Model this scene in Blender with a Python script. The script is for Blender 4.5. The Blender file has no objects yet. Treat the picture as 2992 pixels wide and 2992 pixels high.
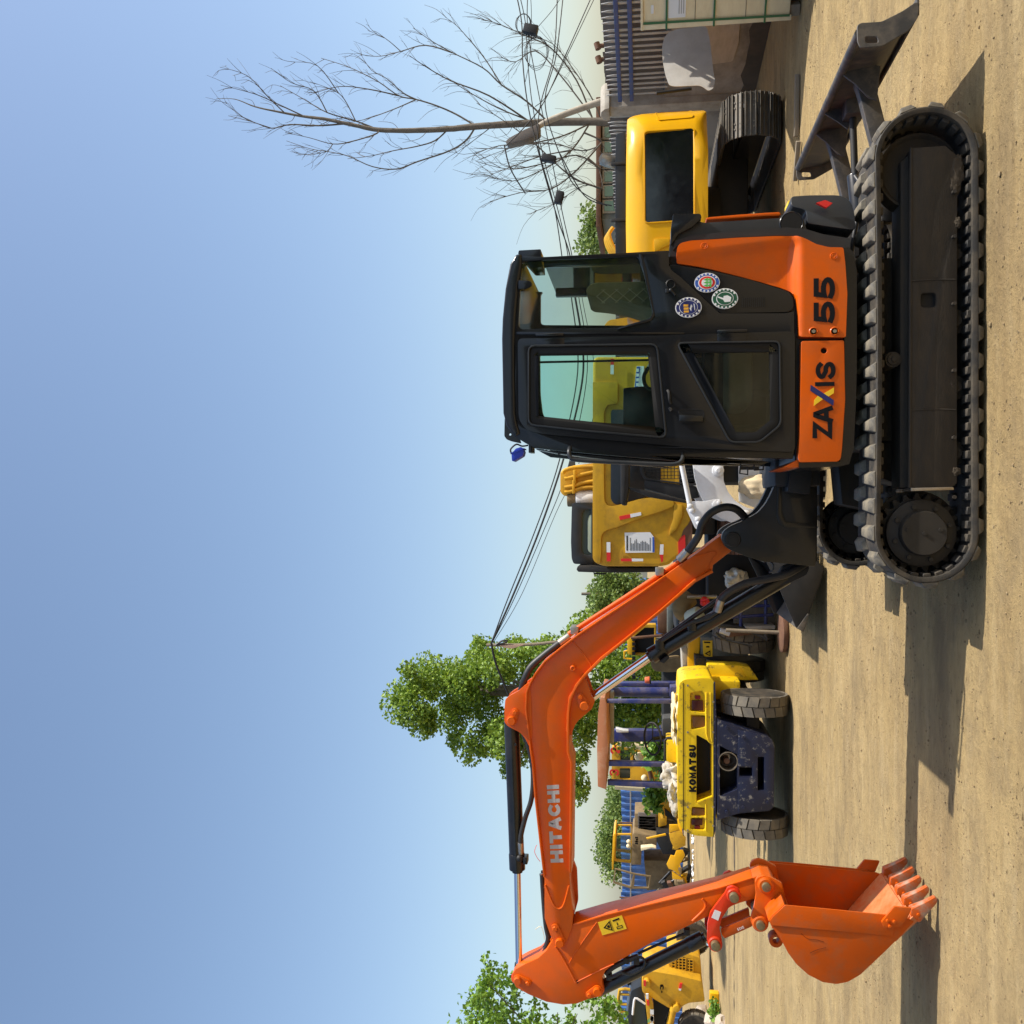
import bpy, bmesh, math, random
from mathutils import Vector, Matrix, noise
from mathutils.geometry import delaunay_2d_cdt
random.seed(7)
S = bpy.context.scene
COL = S.collection
R = math.radians

# ------------------------------------------------------------------ camera (phone held sideways: rolled a quarter turn)
TILT = R(7.9)
cd = bpy.data.cameras.new('camera'); cd.sensor_width = 36; cd.lens = 33.28; cd.clip_start = 0.05; cd.clip_end = 2000
cam = bpy.data.objects.new('camera', cd); COL.objects.link(cam); S.camera = cam
lk = Vector((0, math.cos(TILT), math.sin(TILT))); up = Vector((1, 0, 0)); rt = lk.cross(up)
cam.matrix_world = Matrix(((rt.x, up.x, -lk.x, 0), (rt.y, up.y, -lk.y, 0), (rt.z, up.z, -lk.z, 1.8), (0, 0, 0, 1)))
S.render.resolution_x = S.render.resolution_y = 1024

# ------------------------------------------------------------------ sky and sun
SUN = Vector((0.82, -0.16, 1.0)).normalized()
w = bpy.data.worlds.new('World'); S.world = w; w.use_nodes = True
nt = w.node_tree; bg = nt.nodes['Background']
sky = nt.nodes.new('ShaderNodeTexSky'); sky.sky_type = 'NISHITA'; sky.sun_disc = False
sky.sun_elevation = math.asin(SUN.z); sky.sun_rotation = math.atan2(SUN.x, SUN.y)
sky.air_density = 1.12; sky.dust_density = 1.9; sky.ozone_density = 1.6; sky.altitude = 30
nt.links.new(sky.outputs[0], bg.inputs[0]); bg.inputs[1].default_value = 0.15
sl = bpy.data.lights.new('sun', 'SUN'); sl.energy = 5.0; sl.angle = R(0.5); sl.color = (1, 0.955, 0.885)
so = bpy.data.objects.new('sun', sl); COL.objects.link(so)
so.rotation_euler = SUN.to_track_quat('Z', 'Y').to_euler(); so.location = (20, -5, 30)
S.view_settings.view_transform = 'Standard'; S.view_settings.look = 'None'
S.view_settings.exposure = 0.33; S.view_settings.gamma = 1; S.view_settings.use_curve_mapping = False
S.render.engine = 'CYCLES'

# ------------------------------------------------------------------ materials
def mat(name, col, rough=0.5, metal=0.0, dirt=None, damt=0.4, dscale=6.0, bump=0.0, bscale=60.0, coat=0.0, vary=0.12, stretch=(1, 1, 1), spec=0.5, dthr=0.5, dsoft=0.18):
    m = bpy.data.materials.new(name); m.use_nodes = True
    n = m.node_tree.nodes; l = m.node_tree.links; p = n['Principled BSDF']
    p.inputs['Roughness'].default_value = rough; p.inputs['Metallic'].default_value = metal
    p.inputs['Coat Weight'].default_value = coat; p.inputs['Coat Roughness'].default_value = 0.08
    p.inputs['Specular IOR Level'].default_value = spec
    tc = n.new('ShaderNodeTexCoord'); mp = n.new('ShaderNodeMapping'); mp.inputs['Scale'].default_value = stretch
    l.new(tc.outputs['Object'], mp.inputs[0])
    nz = n.new('ShaderNodeTexNoise'); nz.inputs['Scale'].default_value = dscale; nz.inputs['Detail'].default_value = 9; nz.inputs['Roughness'].default_value = 0.68
    l.new(mp.outputs[0], nz.inputs['Vector'])
    # value variation
    hs = n.new('ShaderNodeMix'); hs.data_type = 'RGBA'
    c = Vector(col[:3])
    hs.inputs['A'].default_value = (*(c * (1 - vary)), 1); hs.inputs['B'].default_value = (*[min(1, q * (1 + vary)) for q in c], 1)
    n2 = n.new('ShaderNodeTexNoise'); n2.inputs['Scale'].default_value = dscale * 0.45; n2.inputs['Detail'].default_value = 5
    l.new(mp.outputs[0], n2.inputs['Vector']); l.new(n2.outputs[0], hs.inputs['Factor'])
    out = hs.outputs['Result']
    if dirt:
        rp = n.new('ShaderNodeMapRange'); rp.inputs['From Min'].default_value = dthr - dsoft * .5; rp.inputs['From Max'].default_value = dthr + dsoft; rp.inputs['To Max'].default_value = damt
        l.new(nz.outputs[0], rp.inputs[0])
        mx = n.new('ShaderNodeMix'); mx.data_type = 'RGBA'; l.new(rp.outputs[0], mx.inputs['Factor']); l.new(out, mx.inputs['A']); mx.inputs['B'].default_value = (*dirt, 1)
        out = mx.outputs['Result']
        rr = n.new('ShaderNodeMapRange'); rr.inputs['To Min'].default_value = rough; rr.inputs['To Max'].default_value = min(1, rough + 0.35)
        l.new(rp.outputs[0], rr.inputs[0]); l.new(rr.outputs[0], p.inputs['Roughness'])
    l.new(out, p.inputs['Base Color'])
    if bump:
        b = n.new('ShaderNodeBump'); b.inputs['Strength'].default_value = bump; b.inputs['Distance'].default_value = 0.004
        n3 = n.new('ShaderNodeTexNoise'); n3.inputs['Scale'].default_value = bscale; n3.inputs['Detail'].default_value = 6; l.new(mp.outputs[0], n3.inputs['Vector'])
        l.new(n3.outputs[0], b.inputs['Height']); l.new(b.outputs[0], p.inputs['Normal'])
    return m

def glass_mat(name, tint, refl=1.0):
    m = bpy.data.materials.new(name); m.use_nodes = True
    n = m.node_tree.nodes; l = m.node_tree.links; n.remove(n['Principled BSDF'])
    t = n.new('ShaderNodeBsdfTransparent'); t.inputs[0].default_value = (*tint, 1)
    g = n.new('ShaderNodeBsdfGlossy'); g.inputs['Roughness'].default_value = 0.03
    fr = n.new('ShaderNodeFresnel'); fr.inputs[0].default_value = 1.5
    # thin dust film
    d = n.new('ShaderNodeBsdfDiffuse'); d.inputs[0].default_value = (.45, .42, .34, 1)
    tc = n.new('ShaderNodeTexCoord'); nz = n.new('ShaderNodeTexNoise'); nz.inputs['Scale'].default_value = 5; nz.inputs['Detail'].default_value = 8
    l.new(tc.outputs['Object'], nz.inputs['Vector'])
    rp = n.new('ShaderNodeMapRange'); rp.inputs['From Min'].default_value = .4; rp.inputs['From Max'].default_value = .8; rp.inputs['To Min'].default_value = .006; rp.inputs['To Max'].default_value = .05; l.new(nz.outputs[0], rp.inputs[0])
    a = n.new('ShaderNodeMixShader'); l.new(rp.outputs[0], a.inputs[0]); l.new(t.outputs[0], a.inputs[1]); l.new(d.outputs[0], a.inputs[2])
    ml = n.new('ShaderNodeMath'); ml.operation = 'MULTIPLY'; ml.inputs[1].default_value = refl; l.new(fr.outputs[0], ml.inputs[0])
    b = n.new('ShaderNodeMixShader'); l.new(ml.outputs[0], b.inputs[0]); l.new(a.outputs[0], b.inputs[1]); l.new(g.outputs[0], b.inputs[2])
    l.new(b.outputs[0], n['Material Output'].inputs[0])
    return m

DUST = (.40, .31, .19)
M = {}
M['orange'] = mat('orange_paint', (.68, .104, .002), .30, coat=.15, spec=.25, dirt=(.44, .10, .022), damt=.5, dscale=6, vary=.10, bump=.04, bscale=25, dthr=.52)
M['orange_worn'] = mat('orange_bucket_paint', (.56, .085, .002), .36, spec=.3, dirt=(.30, .115, .045), damt=.6, dscale=9, vary=.14, bump=.12, bscale=40, dthr=.55)
M['lip'] = mat('scraped_bucket_steel', (.52, .20, .075), .5, dirt=(.58, .09, .004), damt=.92, dscale=7, vary=.2, dthr=.47)
M['red'] = mat('red_paint', (.60, .034, .006), .35, coat=.1, spec=.3, dirt=(.45, .07, .02), damt=.3, dscale=8)
M['graph'] = mat('graphite_paint', (.0105, .0115, .0135), .20, coat=.30, spec=.25, dirt=(.05, .048, .042), damt=.07, dscale=3.5, vary=.15, stretch=(1, 1, .5))
M['graph2'] = mat('dark_grey_plastic', (.023, .026, .030), .32, spec=.35, dirt=(.08, .075, .06), damt=.15, dscale=5, vary=.15)
M['black'] = mat('black_paint', (.006, .006, .0065), .30, dirt=(.05, .042, .03), damt=.2, dscale=5, coat=.2)
M['blackmat'] = mat('matt_black', (.007, .007, .007), .6, dirt=(.05, .042, .03), damt=.25, dscale=7)
M['seal'] = mat('rubber_seal', (.008, .008, .008), .55, spec=.3)
M['rubber'] = mat('dusty_rubber', (.020, .0185, .016), .7, dirt=(.15, .115, .07), damt=.5, dscale=7, vary=.2, bump=.25, bscale=70)
M['lug'] = mat('worn_dusty_lug_rubber', (.075, .069, .058), .65, dirt=(.30, .25, .165), damt=.7, dscale=9, vary=.2, bump=.3, bscale=70, dthr=.46)
M['hose'] = mat('hose_rubber', (.016, .016, .017), .45, bump=.2, bscale=160, dirt=(.10, .09, .07), damt=.25)
M['understeel'] = mat('muddy_undercarriage_steel', (.022, .0175, .012), .7, dirt=(.066, .048, .028), damt=.6, dscale=5, bump=.3, bscale=40, stretch=(1, 1, 3))
M['mud'] = mat('dried_mud', (.050, .037, .022), .95, bump=.8, bscale=40, vary=.25)
M['steel'] = mat('bare_steel', (.45, .42, .37), .38, metal=1, dirt=(.25, .17, .09), damt=.5, dscale=20)
M['chrome'] = mat('chromed_rod', (.80, .80, .82), .08, metal=1, vary=.02)
M['bolt'] = mat('pin_brass', (.30, .24, .13), .45, metal=.7, dirt=(.08, .06, .04), damt=.5, dscale=30)
M['bladepaint'] = mat('worn_grey_blade', (.040, .040, .040), .5, dirt=(.22, .175, .12), damt=.5, dscale=8, bump=.15, stretch=(1, 3, 1))
M['white'] = mat('white_paint', (.72, .73, .74), .4, dirt=(.42, .36, .27), damt=.3, dscale=7, coat=.1, vary=.03)
M['decal_white'] = mat('sticker_white', (.78, .78, .76), .45, vary=.03)
M['decal_black'] = mat('sticker_black', (.010, .010, .011), .75, spec=.12)
M['decal_grey'] = mat('sticker_grey', (.42, .40, .38), .42, vary=.04)
M['decal_blue'] = mat('sticker_blue', (.03, .10, .40), .4)
M['decal_navy'] = mat('sticker_navy', (.012, .02, .12), .4)
M['decal_red'] = mat('sticker_red', (.70, .025, .02), .4)
M['decal_green'] = mat('sticker_green', (.012, .09, .045), .4)
M['decal_lime'] = mat('sticker_lime', (.10, .45, .08), .4)
M['decal_yellow'] = mat('sticker_yellow', (.85, .55, .02), .4, vary=.04)
M['decal_gold'] = mat('sticker_gold', (.75, .38, .03), .4, vary=.04)
M['yellow'] = mat('yellow_paint', (.78, .40, .004), .28, coat=.15, spec=.35, dirt=(.55, .28, .01), damt=.2, dscale=4, vary=.05)
M['yellow_old'] = mat('faded_yellow_paint', (.60, .325, .018), .5, spec=.3, dirt=(.17, .095, .03), damt=.5, dscale=5, vary=.14, bump=.1, dthr=.56)
M['yellow_kom'] = mat('chipped_yellow_paint', (.83, .55, .008), .38, dirt=(.10, .075, .03), damt=.75, dscale=9, vary=.08, bump=.1, dthr=.585, dsoft=.06)
M['blue_kom'] = mat('chipped_navy_paint', (.011, .015, .042), .42, dirt=(.36, .33, .27), damt=.7, dscale=13, vary=.35, bump=.2, dthr=.60, dsoft=.07)
M['blue_mast'] = mat('blue_mast_paint', (.020, .030, .145), .45, dirt=(.20, .16, .12), damt=.55, dscale=7, dthr=.52)
M['rust'] = mat('rusty_steel', (.11, .05, .028), .8, dirt=(.20, .105, .055), damt=.7, dscale=8, bump=.3, vary=.25)
M['rustboard'] = mat('rusty_board', (.45, .17, .075), .8, dirt=(.62, .45, .30), damt=.7, dscale=4, bump=.2, vary=.2, dthr=.58)
M['bluefence'] = mat('blue_sheet_metal', (.035, .13, .40), .42, dirt=(.30, .33, .36), damt=.35, dscale=3, vary=.2)
M['bluerail'] = mat('blue_rail_paint', (.025, .055, .22), .5, dirt=(.2, .17, .13), damt=.4, dscale=9)
M['galv'] = mat('weathered_sheet_metal', (.15, .14, .13), .6, dirt=(.10, .06, .035), damt=.6, dscale=2.5, vary=.25, stretch=(1, 1, .4))
M['picket'] = mat('galvanised_picket', (.42, .41, .39), .5, dirt=(.22, .18, .13), damt=.4, dscale=8, metal=.3)
M['plaster'] = mat('stained_plaster', (.36, .31, .25), .9, dirt=(.10, .085, .065), damt=.85, dscale=1.6, vary=.2, bump=.3, stretch=(1, .6, 1.2), dthr=.52)
M['plaster2'] = mat('fresh_plaster_patch', (.50, .42, .33), .9, dirt=(.34, .28, .21), damt=.6, dscale=3, vary=.12, bump=.25, stretch=(1, 1, 4))
M['wet'] = mat('damp_wall_base', (.065, .055, .042), .8, dirt=(.14, .115, .085), damt=.5, dscale=3, bump=.3)
M['concrete'] = mat('concrete', (.42, .38, .31), .85, dirt=(.22, .18, .13), damt=.6, dscale=5, bump=.3)
M['sheet'] = mat('beige_sheet', (.55, .52, .46), .55, dirt=(.34, .30, .24), damt=.5, dscale=3, vary=.1, bump=.2, bscale=8)
M['crate'] = mat('pale_plywood', (.80, .66, .40), .65, dirt=(.60, .46, .25), damt=.35, dscale=5, vary=.1, stretch=(1, 1, 3))
M['strap'] = mat('green_strap', (.03, .13, .045), .4)
M['wood'] = mat('weathered_wood', (.20, .16, .11), .85, dirt=(.34, .28, .19), damt=.5, dscale=8, stretch=(.2, 3, 3), bump=.4)
M['bark'] = mat('grey_bark', (.13, .11, .085), .9, dirt=(.24, .215, .18), damt=.5, dscale=9, bump=.6, bscale=30)
M['twig'] = mat('dry_twig', (.105, .086, .066), .9, vary=.25)
M['cable'] = mat('black_cable', (.014, .014, .015), .55)
M['sack'] = mat('woven_sack', (.60, .48, .30), .9, dirt=(.34, .25, .13), damt=.5, dscale=6, bump=.4, bscale=90)
M['plastic_bag'] = mat('white_plastic_bag', (.52, .48, .41), .55, dirt=(.30, .25, .17), damt=.7, dscale=6)
M['seat'] = mat('quilted_seat_cover', (.46, .37, .19), .8, dirt=(.30, .23, .10), damt=.5, dscale=12, bump=.3, bscale=50)
M['inner'] = mat('cab_trim', (.06, .06, .058), .7)
M['innerlt'] = mat('cab_floor_trim', (.17, .20, .195), .7, dirt=(.09, .105, .10), damt=.5)
M['glass'] = glass_mat('teal_cab_glass', (.64, .85, .79), 1.3); M['glass_dark'] = glass_mat('smoked_door_glass', (.46, .58, .57), 1.0)
M['glass_l'] = glass_mat('clear_side_glass', (.74, .82, .79))
M['glassblk'] = mat('black_gloss_panel', (.006, .0065, .008), .06, spec=.6, dirt=(.012, .011, .010), damt=.2, vary=.05)
M['glassfar'] = mat('far_window_glass', (.05, .075, .075), .12, spec=.6)
M['lamp_red'] = mat('red_lens', (.20, .010, .012), .22)
M['lamp_dark'] = mat('dark_red_lens', (.075, .012, .010), .25)
M['lamp_amber'] = mat('amber_lens', (.22, .09, .02), .25)
M['beacon'] = mat('orange_beacon', (.75, .16, .06), .3)
M['bluelight'] = mat('blue_lamp_body', (.02, .05, .45), .35)
M['greygreen'] = mat('grey_green_paint', (.095, .12, .115), .5, dirt=(.28, .24, .18), damt=.5, dscale=6)
M['tan_old'] = mat('dirty_tan_paint', (.23, .16, .075), .7, dirt=(.09, .06, .03), damt=.6, dscale=4)
M['cream'] = mat('cream_paint', (.76, .64, .40), .5, dirt=(.4, .3, .15), damt=.3)
M['pipe'] = mat('pvc_pipe', (.60, .60, .60), .5)
M['leaf'] = None

def leaf_mat(name, c1, c2, trans=.35):
    m = bpy.data.materials.new(name); m.use_nodes = True
    n = m.node_tree.nodes; l = m.node_tree.links; p = n['Principled BSDF']; p.inputs['Roughness'].default_value = .5
    at = n.new('ShaderNodeVertexColor'); at.layer_name = 'tone'
    mx = n.new('ShaderNodeMix'); mx.data_type = 'RGBA'; mx.inputs['A'].default_value = (*c1, 1); mx.inputs['B'].default_value = (*c2, 1)
    l.new(at.outputs[0], mx.inputs['Factor']); l.new(mx.outputs['Result'], p.inputs['Base Color'])
    t = n.new('ShaderNodeBsdfTranslucent'); l.new(mx.outputs['Result'], t.inputs[0])
    s = n.new('ShaderNodeMixShader'); s.inputs[0].default_value = trans; l.new(p.outputs[0], s.inputs[1]); l.new(t.outputs[0], s.inputs[2])
    l.new(s.outputs[0], n['Material Output'].inputs[0])
    return m
M['leaf'] = leaf_mat('poplar_leaf', (.075, .155, .018), (.32, .45, .05))
M['leaf_far'] = leaf_mat('far_leaf', (.085, .15, .03), (.26, .35, .08))
M['leaf_near'] = leaf_mat('young_leaf', (.07, .16, .018), (.26, .42, .05))

# ------------------------------------------------------------------ object helpers
def thing(name, label, cat, loc=(0, 0, 0), group=None):
    o = bpy.data.objects.new(name, None); COL.objects.link(o); o.location = loc; o.empty_display_size = .2
    o['label'] = label; o['category'] = cat
    if group: o['group'] = group
    return o

def adopt(o, parent):
    o.parent = parent
    if parent.type == 'EMPTY': o.matrix_parent_inverse = Matrix.Translation(-Vector(parent.location))

def finish(me, angle=38):
    for p in me.polygons: p.use_smooth = True
    me.set_sharp_from_angle(angle=R(angle))

def mk(name, bm, m, parent=None, angle=38, smooth=True):
    bmesh.ops.recalc_face_normals(bm, faces=bm.faces)
    me = bpy.data.meshes.new(name); bm.to_mesh(me); bm.free()
    if smooth: finish(me, angle)
    me.materials.append(M[m] if isinstance(m, str) else m)
    o = bpy.data.objects.new(name, me); COL.objects.link(o)
    if parent is not None: adopt(o, parent)
    return o

def clone(o, matrix, parent):
    c = bpy.data.objects.new(o.name.split('.')[0], o.data); COL.objects.link(c)
    if parent is not None: adopt(c, parent)
    c.matrix_basis = matrix
    return c

def tag(o, label, cat, group=None):
    o['label'] = label; o['category'] = cat
    if group: o['group'] = group
    return o

def struct(name, bm, m, smooth=True):
    o = mk(name, bm, m, smooth=smooth); o['kind'] = 'structure'; return o

# ------------------------------------------------------------------ mesh helpers
def BM(): return bmesh.new()

def bevel(bm, w, seg=2, ang=28):
    if w <= 0: return bm
    bm.normal_update()
    es = [e for e in bm.edges if len(e.link_faces) == 2 and e.calc_face_angle(0) > R(ang)]
    if es:
        bmesh.ops.bevel(bm, geom=es, offset=w, segments=seg, profile=.6, affect='EDGES', clamp_overlap=True)
    return bm

def rnd(pts, r, n=3):
    out = []; N = len(pts)
    for i in range(N):
        p = Vector(pts[i]); a = Vector(pts[i - 1]) - p; b = Vector(pts[(i + 1) % N]) - p
        la, lb = a.length, b.length
        if la < 1e-5 or lb < 1e-5: continue
        k = min(r, la * .45, lb * .45)
        p0 = p + a / la * k; p1 = p + b / lb * k
        for j in range(n + 1):
            t = j / n
            q = p0 * (1 - t) ** 2 + p * 2 * t * (1 - t) + p1 * t * t
            out.append((q.x, q.y))
    return out

def inpoly(x, y, poly):
    c = False; j = len(poly) - 1
    for i in range(len(poly)):
        xi, yi = poly[i]; xj, yj = poly[j]
        if (yi > y) != (yj > y) and x < (xj - xi) * (y - yi) / (yj - yi) + xi: c = not c
        j = i
    return c

def cdt(outer, holes=(), step=0):
    vs = []; es = []
    for lp in [outer] + list(holes):
        b = len(vs); n = len(lp)
        vs += [Vector(p) for p in lp]; es += [(b + i, b + (i + 1) % n) for i in range(n)]
    if step:
        xs = [p[0] for p in outer]; zs = [p[1] for p in outer]
        nx = int((max(xs) - min(xs)) / step); nz = int((max(zs) - min(zs)) / step)
        for i in range(1, nx + 1):
            for k in range(1, nz + 1):
                x = min(xs) + i * step + (k % 2) * step * .4; z = min(zs) + k * step
                if inpoly(x, z, outer) and not any(inpoly(x, z, h) for h in holes):
                    vs.append(Vector((x, z)))
    v, e, f, *_ = delaunay_2d_cdt(vs, es, [], 0, 1e-5)
    tris = []
    for t in f:
        cx = sum(v[i].x for i in t) / 3; cz = sum(v[i].y for i in t) / 3
        if inpoly(cx, cz, outer) and not any(inpoly(cx, cz, h) for h in holes): tris.append(t)
    return v, tris

def slab(outer, y0, y1, holes=(), bev=0.0, step=0, seg=2, ang=28, bm=None):
    """solid between the surfaces y0 and y1 (numbers or functions of x,z) over an XZ outline with holes"""
    f0 = y0 if callable(y0) else (lambda x, z: y0); f1 = y1 if callable(y1) else (lambda x, z: y1)
    b = bmesh.new()
    if not holes and not step:
        va = [b.verts.new((x, f0(x, z), z)) for x, z in outer]; vb = [b.verts.new((x, f1(x, z), z)) for x, z in outer]
        b.faces.new(va); b.faces.new(vb[::-1]); n = len(va)
        for i in range(n): b.faces.new((va[i], vb[i], vb[(i + 1) % n], va[(i + 1) % n]))
    else:
        v, tris = cdt(outer, holes, step)
        va = [b.verts.new((p.x, f0(p.x, p.y), p.y)) for p in v]; vb = [b.verts.new((p.x, f1(p.x, p.y), p.y)) for p in v]
        cnt = {}
        for t in tris:
            b.faces.new([va[i] for i in t]); b.faces.new([vb[i] for i in t][::-1])
            for i in range(3):
                k = tuple(sorted((t[i], t[(i + 1) % 3]))); cnt[k] = cnt.get(k, 0) + 1
        for (i, j), c in cnt.items():
            if c == 1: b.faces.new((va[i], va[j], vb[j], vb[i]))
        bmesh.ops.delete(b, geom=[q for q in b.verts if not q.link_faces], context='VERTS')
        if not step: 
            bmesh.ops.recalc_face_normals(b, faces=b.faces)
            bmesh.ops.dissolve_limit(b, angle_limit=R(1), verts=b.verts, edges=b.edges)
    bmesh.ops.recalc_face_normals(b, faces=b.faces)
    bevel(b, bev, seg, ang)
    if bm is not None: return merge(bm, b)
    return b

def merge(dst, src):
    me = bpy.data.meshes.new('tmp'); src.to_mesh(me); src.free(); dst.from_mesh(me); bpy.data.meshes.remove(me); return dst

def box(a, b, bev=0.0, bm=None, mtx=None, seg=2):
    q = bmesh.new(); bmesh.ops.create_cube(q, size=1)
    for v in q.verts: v.co = Vector([(a[i] + b[i]) / 2 + v.co[i] * abs(b[i] - a[i]) for i in range(3)])
    bevel(q, bev, seg)
    if mtx is not None: q.transform(mtx)
    if bm is not None: return merge(bm, q)
    return q

def frame_of(d):
    d = d.normalized(); u = d.orthogonal().normalized()
    if abs(d.z) < .95: u = Vector((0, 0, 1)).cross(d).normalized()
    return u, d.cross(u)

def cyl(p0, p1, r0, r1=None, seg=24, bev=0.0, bm=None):
    r1 = r0 if r1 is None else r1
    p0 = Vector(p0); p1 = Vector(p1); u, v = frame_of(p1 - p0); q = bmesh.new()
    A = []; B = []
    for i in range(seg):
        a = 2 * math.pi * i / seg; d = u * math.cos(a) + v * math.sin(a)
        A.append(q.verts.new(p0 + d * r0)); B.append(q.verts.new(p1 + d * r1))
    q.faces.new(A[::-1]); q.faces.new(B)
    for i in range(seg): q.faces.new((A[i], A[(i + 1) % seg], B[(i + 1) % seg], B[i]))
    bmesh.ops.recalc_face_normals(q, faces=q.faces)
    bevel(q, bev, 2, 50)
    if bm is not None: return merge(bm, q)
    return q

def smooth_path(pts, n=6):
    P = [Vector(p) for p in pts]; out = []
    for i in range(len(P) - 1):
        p0 = P[max(i - 1, 0)]; p1 = P[i]; p2 = P[i + 1]; p3 = P[min(i + 2, len(P) - 1)]
        for k in range(n):
            t = k / n
            out.append(.5 * ((2 * p1) + (-p0 + p2) * t + (2 * p0 - 5 * p1 + 4 * p2 - p3) * t * t + (-p0 + 3 * p1 - 3 * p2 + p3) * t ** 3))
    out.append(P[-1]); return out

def tube(pts, r, seg=10, n=6, bm=None, r1=None, caps=True):
    P = smooth_path(pts, n) if n > 1 else [Vector(p) for p in pts]
    q = bmesh.new(); rings = []; N = len(P)
    u = None
    for i, p in enumerate(P):
        d = (P[min(i + 1, N - 1)] - P[max(i - 1, 0)]).normalized()
        if u is None: u = d.orthogonal().normalized()
        u = (u - d * u.dot(d)).normalized(); v = d.cross(u)
        rr = r if r1 is None else r + (r1 - r) * i / (N - 1)
        rings.append([q.verts.new(p + (u * math.cos(a) + v * math.sin(a)) * rr) for a in [2 * math.pi * k / seg for k in range(seg)]])
    for i in range(N - 1):
        for k in range(seg):
            q.faces.new((rings[i][k], rings[i][(k + 1) % seg], rings[i + 1][(k + 1) % seg], rings[i + 1][k]))
    if caps: q.faces.new(rings[0][::-1]); q.faces.new(rings[-1])
    if bm is not None: return merge(bm, q)
    return q

def lathe(prof, c, axis='Y', seg=40, bm=None):
    """prof: (radius, offset along axis) closed by caps on the axis"""
    q = bmesh.new(); c = Vector(c); rings = []
    ax = {'X': (Vector((0, 1, 0)), Vector((0, 0, 1)), Vector((1, 0, 0))), 'Y': (Vector((1, 0, 0)), Vector((0, 0, 1)), Vector((0, 1, 0))), 'Z': (Vector((1, 0, 0)), Vector((0, 1, 0)), Vector((0, 0, 1)))}[axis]
    for r, h in prof:
        rings.append([q.verts.new(c + ax[2] * h + (ax[0] * math.cos(a) + ax[1] * math.sin(a)) * r) for a in [2 * math.pi * k / seg for k in range(seg)]])
    for i in range(len(rings) - 1):
        for k in range(seg): q.faces.new((rings[i][k], rings[i][(k + 1) % seg], rings[i + 1][(k + 1) % seg], rings[i + 1][k]))
    if prof[0][0] > 1e-4: q.faces.new(rings[0])
    if prof[-1][0] > 1e-4: q.faces.new(rings[-1])
    bmesh.ops.remove_doubles(q, verts=q.verts, dist=1e-5)
    bmesh.ops.recalc_face_normals(q, faces=q.faces)
    if bm is not None: return merge(bm, q)
    return q

def blob(c, rad, sub=3, amp=.2, freq=3, bm=None, seed=0):
    q = bmesh.new(); bmesh.ops.create_icosphere(q, subdivisions=sub, radius=1)
    for v in q.verts:
        k = 1 + amp * noise.noise(v.co * freq + Vector((seed, seed * .7, 3)))
        v.co = Vector(c) + Vector([v.co[i] * rad[i] * k for i in range(3)])
    if bm is not None: return merge(bm, q)
    return q

def ellipse(cx, cz, rx, rz, n=28):
    return [(cx + rx * math.cos(2 * math.pi * i / n), cz + rz * math.sin(2 * math.pi * i / n)) for i in range(n)]

# stroke lettering: every glyph is a set of polylines in a unit box
def arc(cx, cy, rx, ry, a0, a1, n=14):
    return [(cx + rx * math.cos(R(a0 + (a1 - a0) * i / n)), cy + ry * math.sin(R(a0 + (a1 - a0) * i / n))) for i in range(n + 1)]
GL = {'H': [[(0, 0), (0, 1)], [(1, 0), (1, 1)], [(0, .5), (1, .5)]], 'I': [[(.5, 0), (.5, 1)]], 'T': [[(.5, 0), (.5, 1)], [(0, 1), (1, 1)]],
      'A': [[(0, 0), (.43, 1), (.57, 1), (1, 0)], [(.2, .28), (.8, .28)]], 'C': [arc(.55, .5, .55, .5, 48, 312)], 'Z': [[(0, 1), (1, 1), (0, 0), (1, 0)]],
      'S': [arc(.5, .75, .5, .25, 25, 200, 10) + arc(.5, .25, .5, .25, 100, -20, 8)[0:] + arc(.5, .25, .5, .25, -30, -160, 9)],
      '5': [[(.95, 1), (.16, 1), (.10, .50)] + arc(.46, .28, .54, .28, 112, -140, 14)], 'K': [[(0, 0), (0, 1)], [(1, 1), (.1, .48)], [(.35, .6), (1, 0)]],
      'O': [arc(.5, .5, .5, .5, 0, 360, 24)], 'M': [[(0, 0), (0, 1), (.5, .25), (1, 1), (1, 0)]], 'U': [[(0, 1), (0, .4)] + arc(.5, .4, .5, .4, 180, 360, 10) + [(1, 1)]],
      'E': [[(1, 1), (0, 1), (0, 0), (1, 0)], [(0, .5), (.85, .5)]], 'X': [[(0, 0), (1, 1)], [(0, 1), (1, 0)]], 'G': [arc(.5, .5, .5, .5, 45, 340) + [(1, .5), (.6, .5)]],
      '3': [arc(.45, .75, .5, .25, 150, -80, 10) + arc(.45, .26, .5, .26, 80, -150, 10)], '-': [[(0, .5), (1, .5)]], '2': [arc(.5, .72, .5, .28, 160, -30, 10) + [(0, 0), (1, 0)]]}

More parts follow.
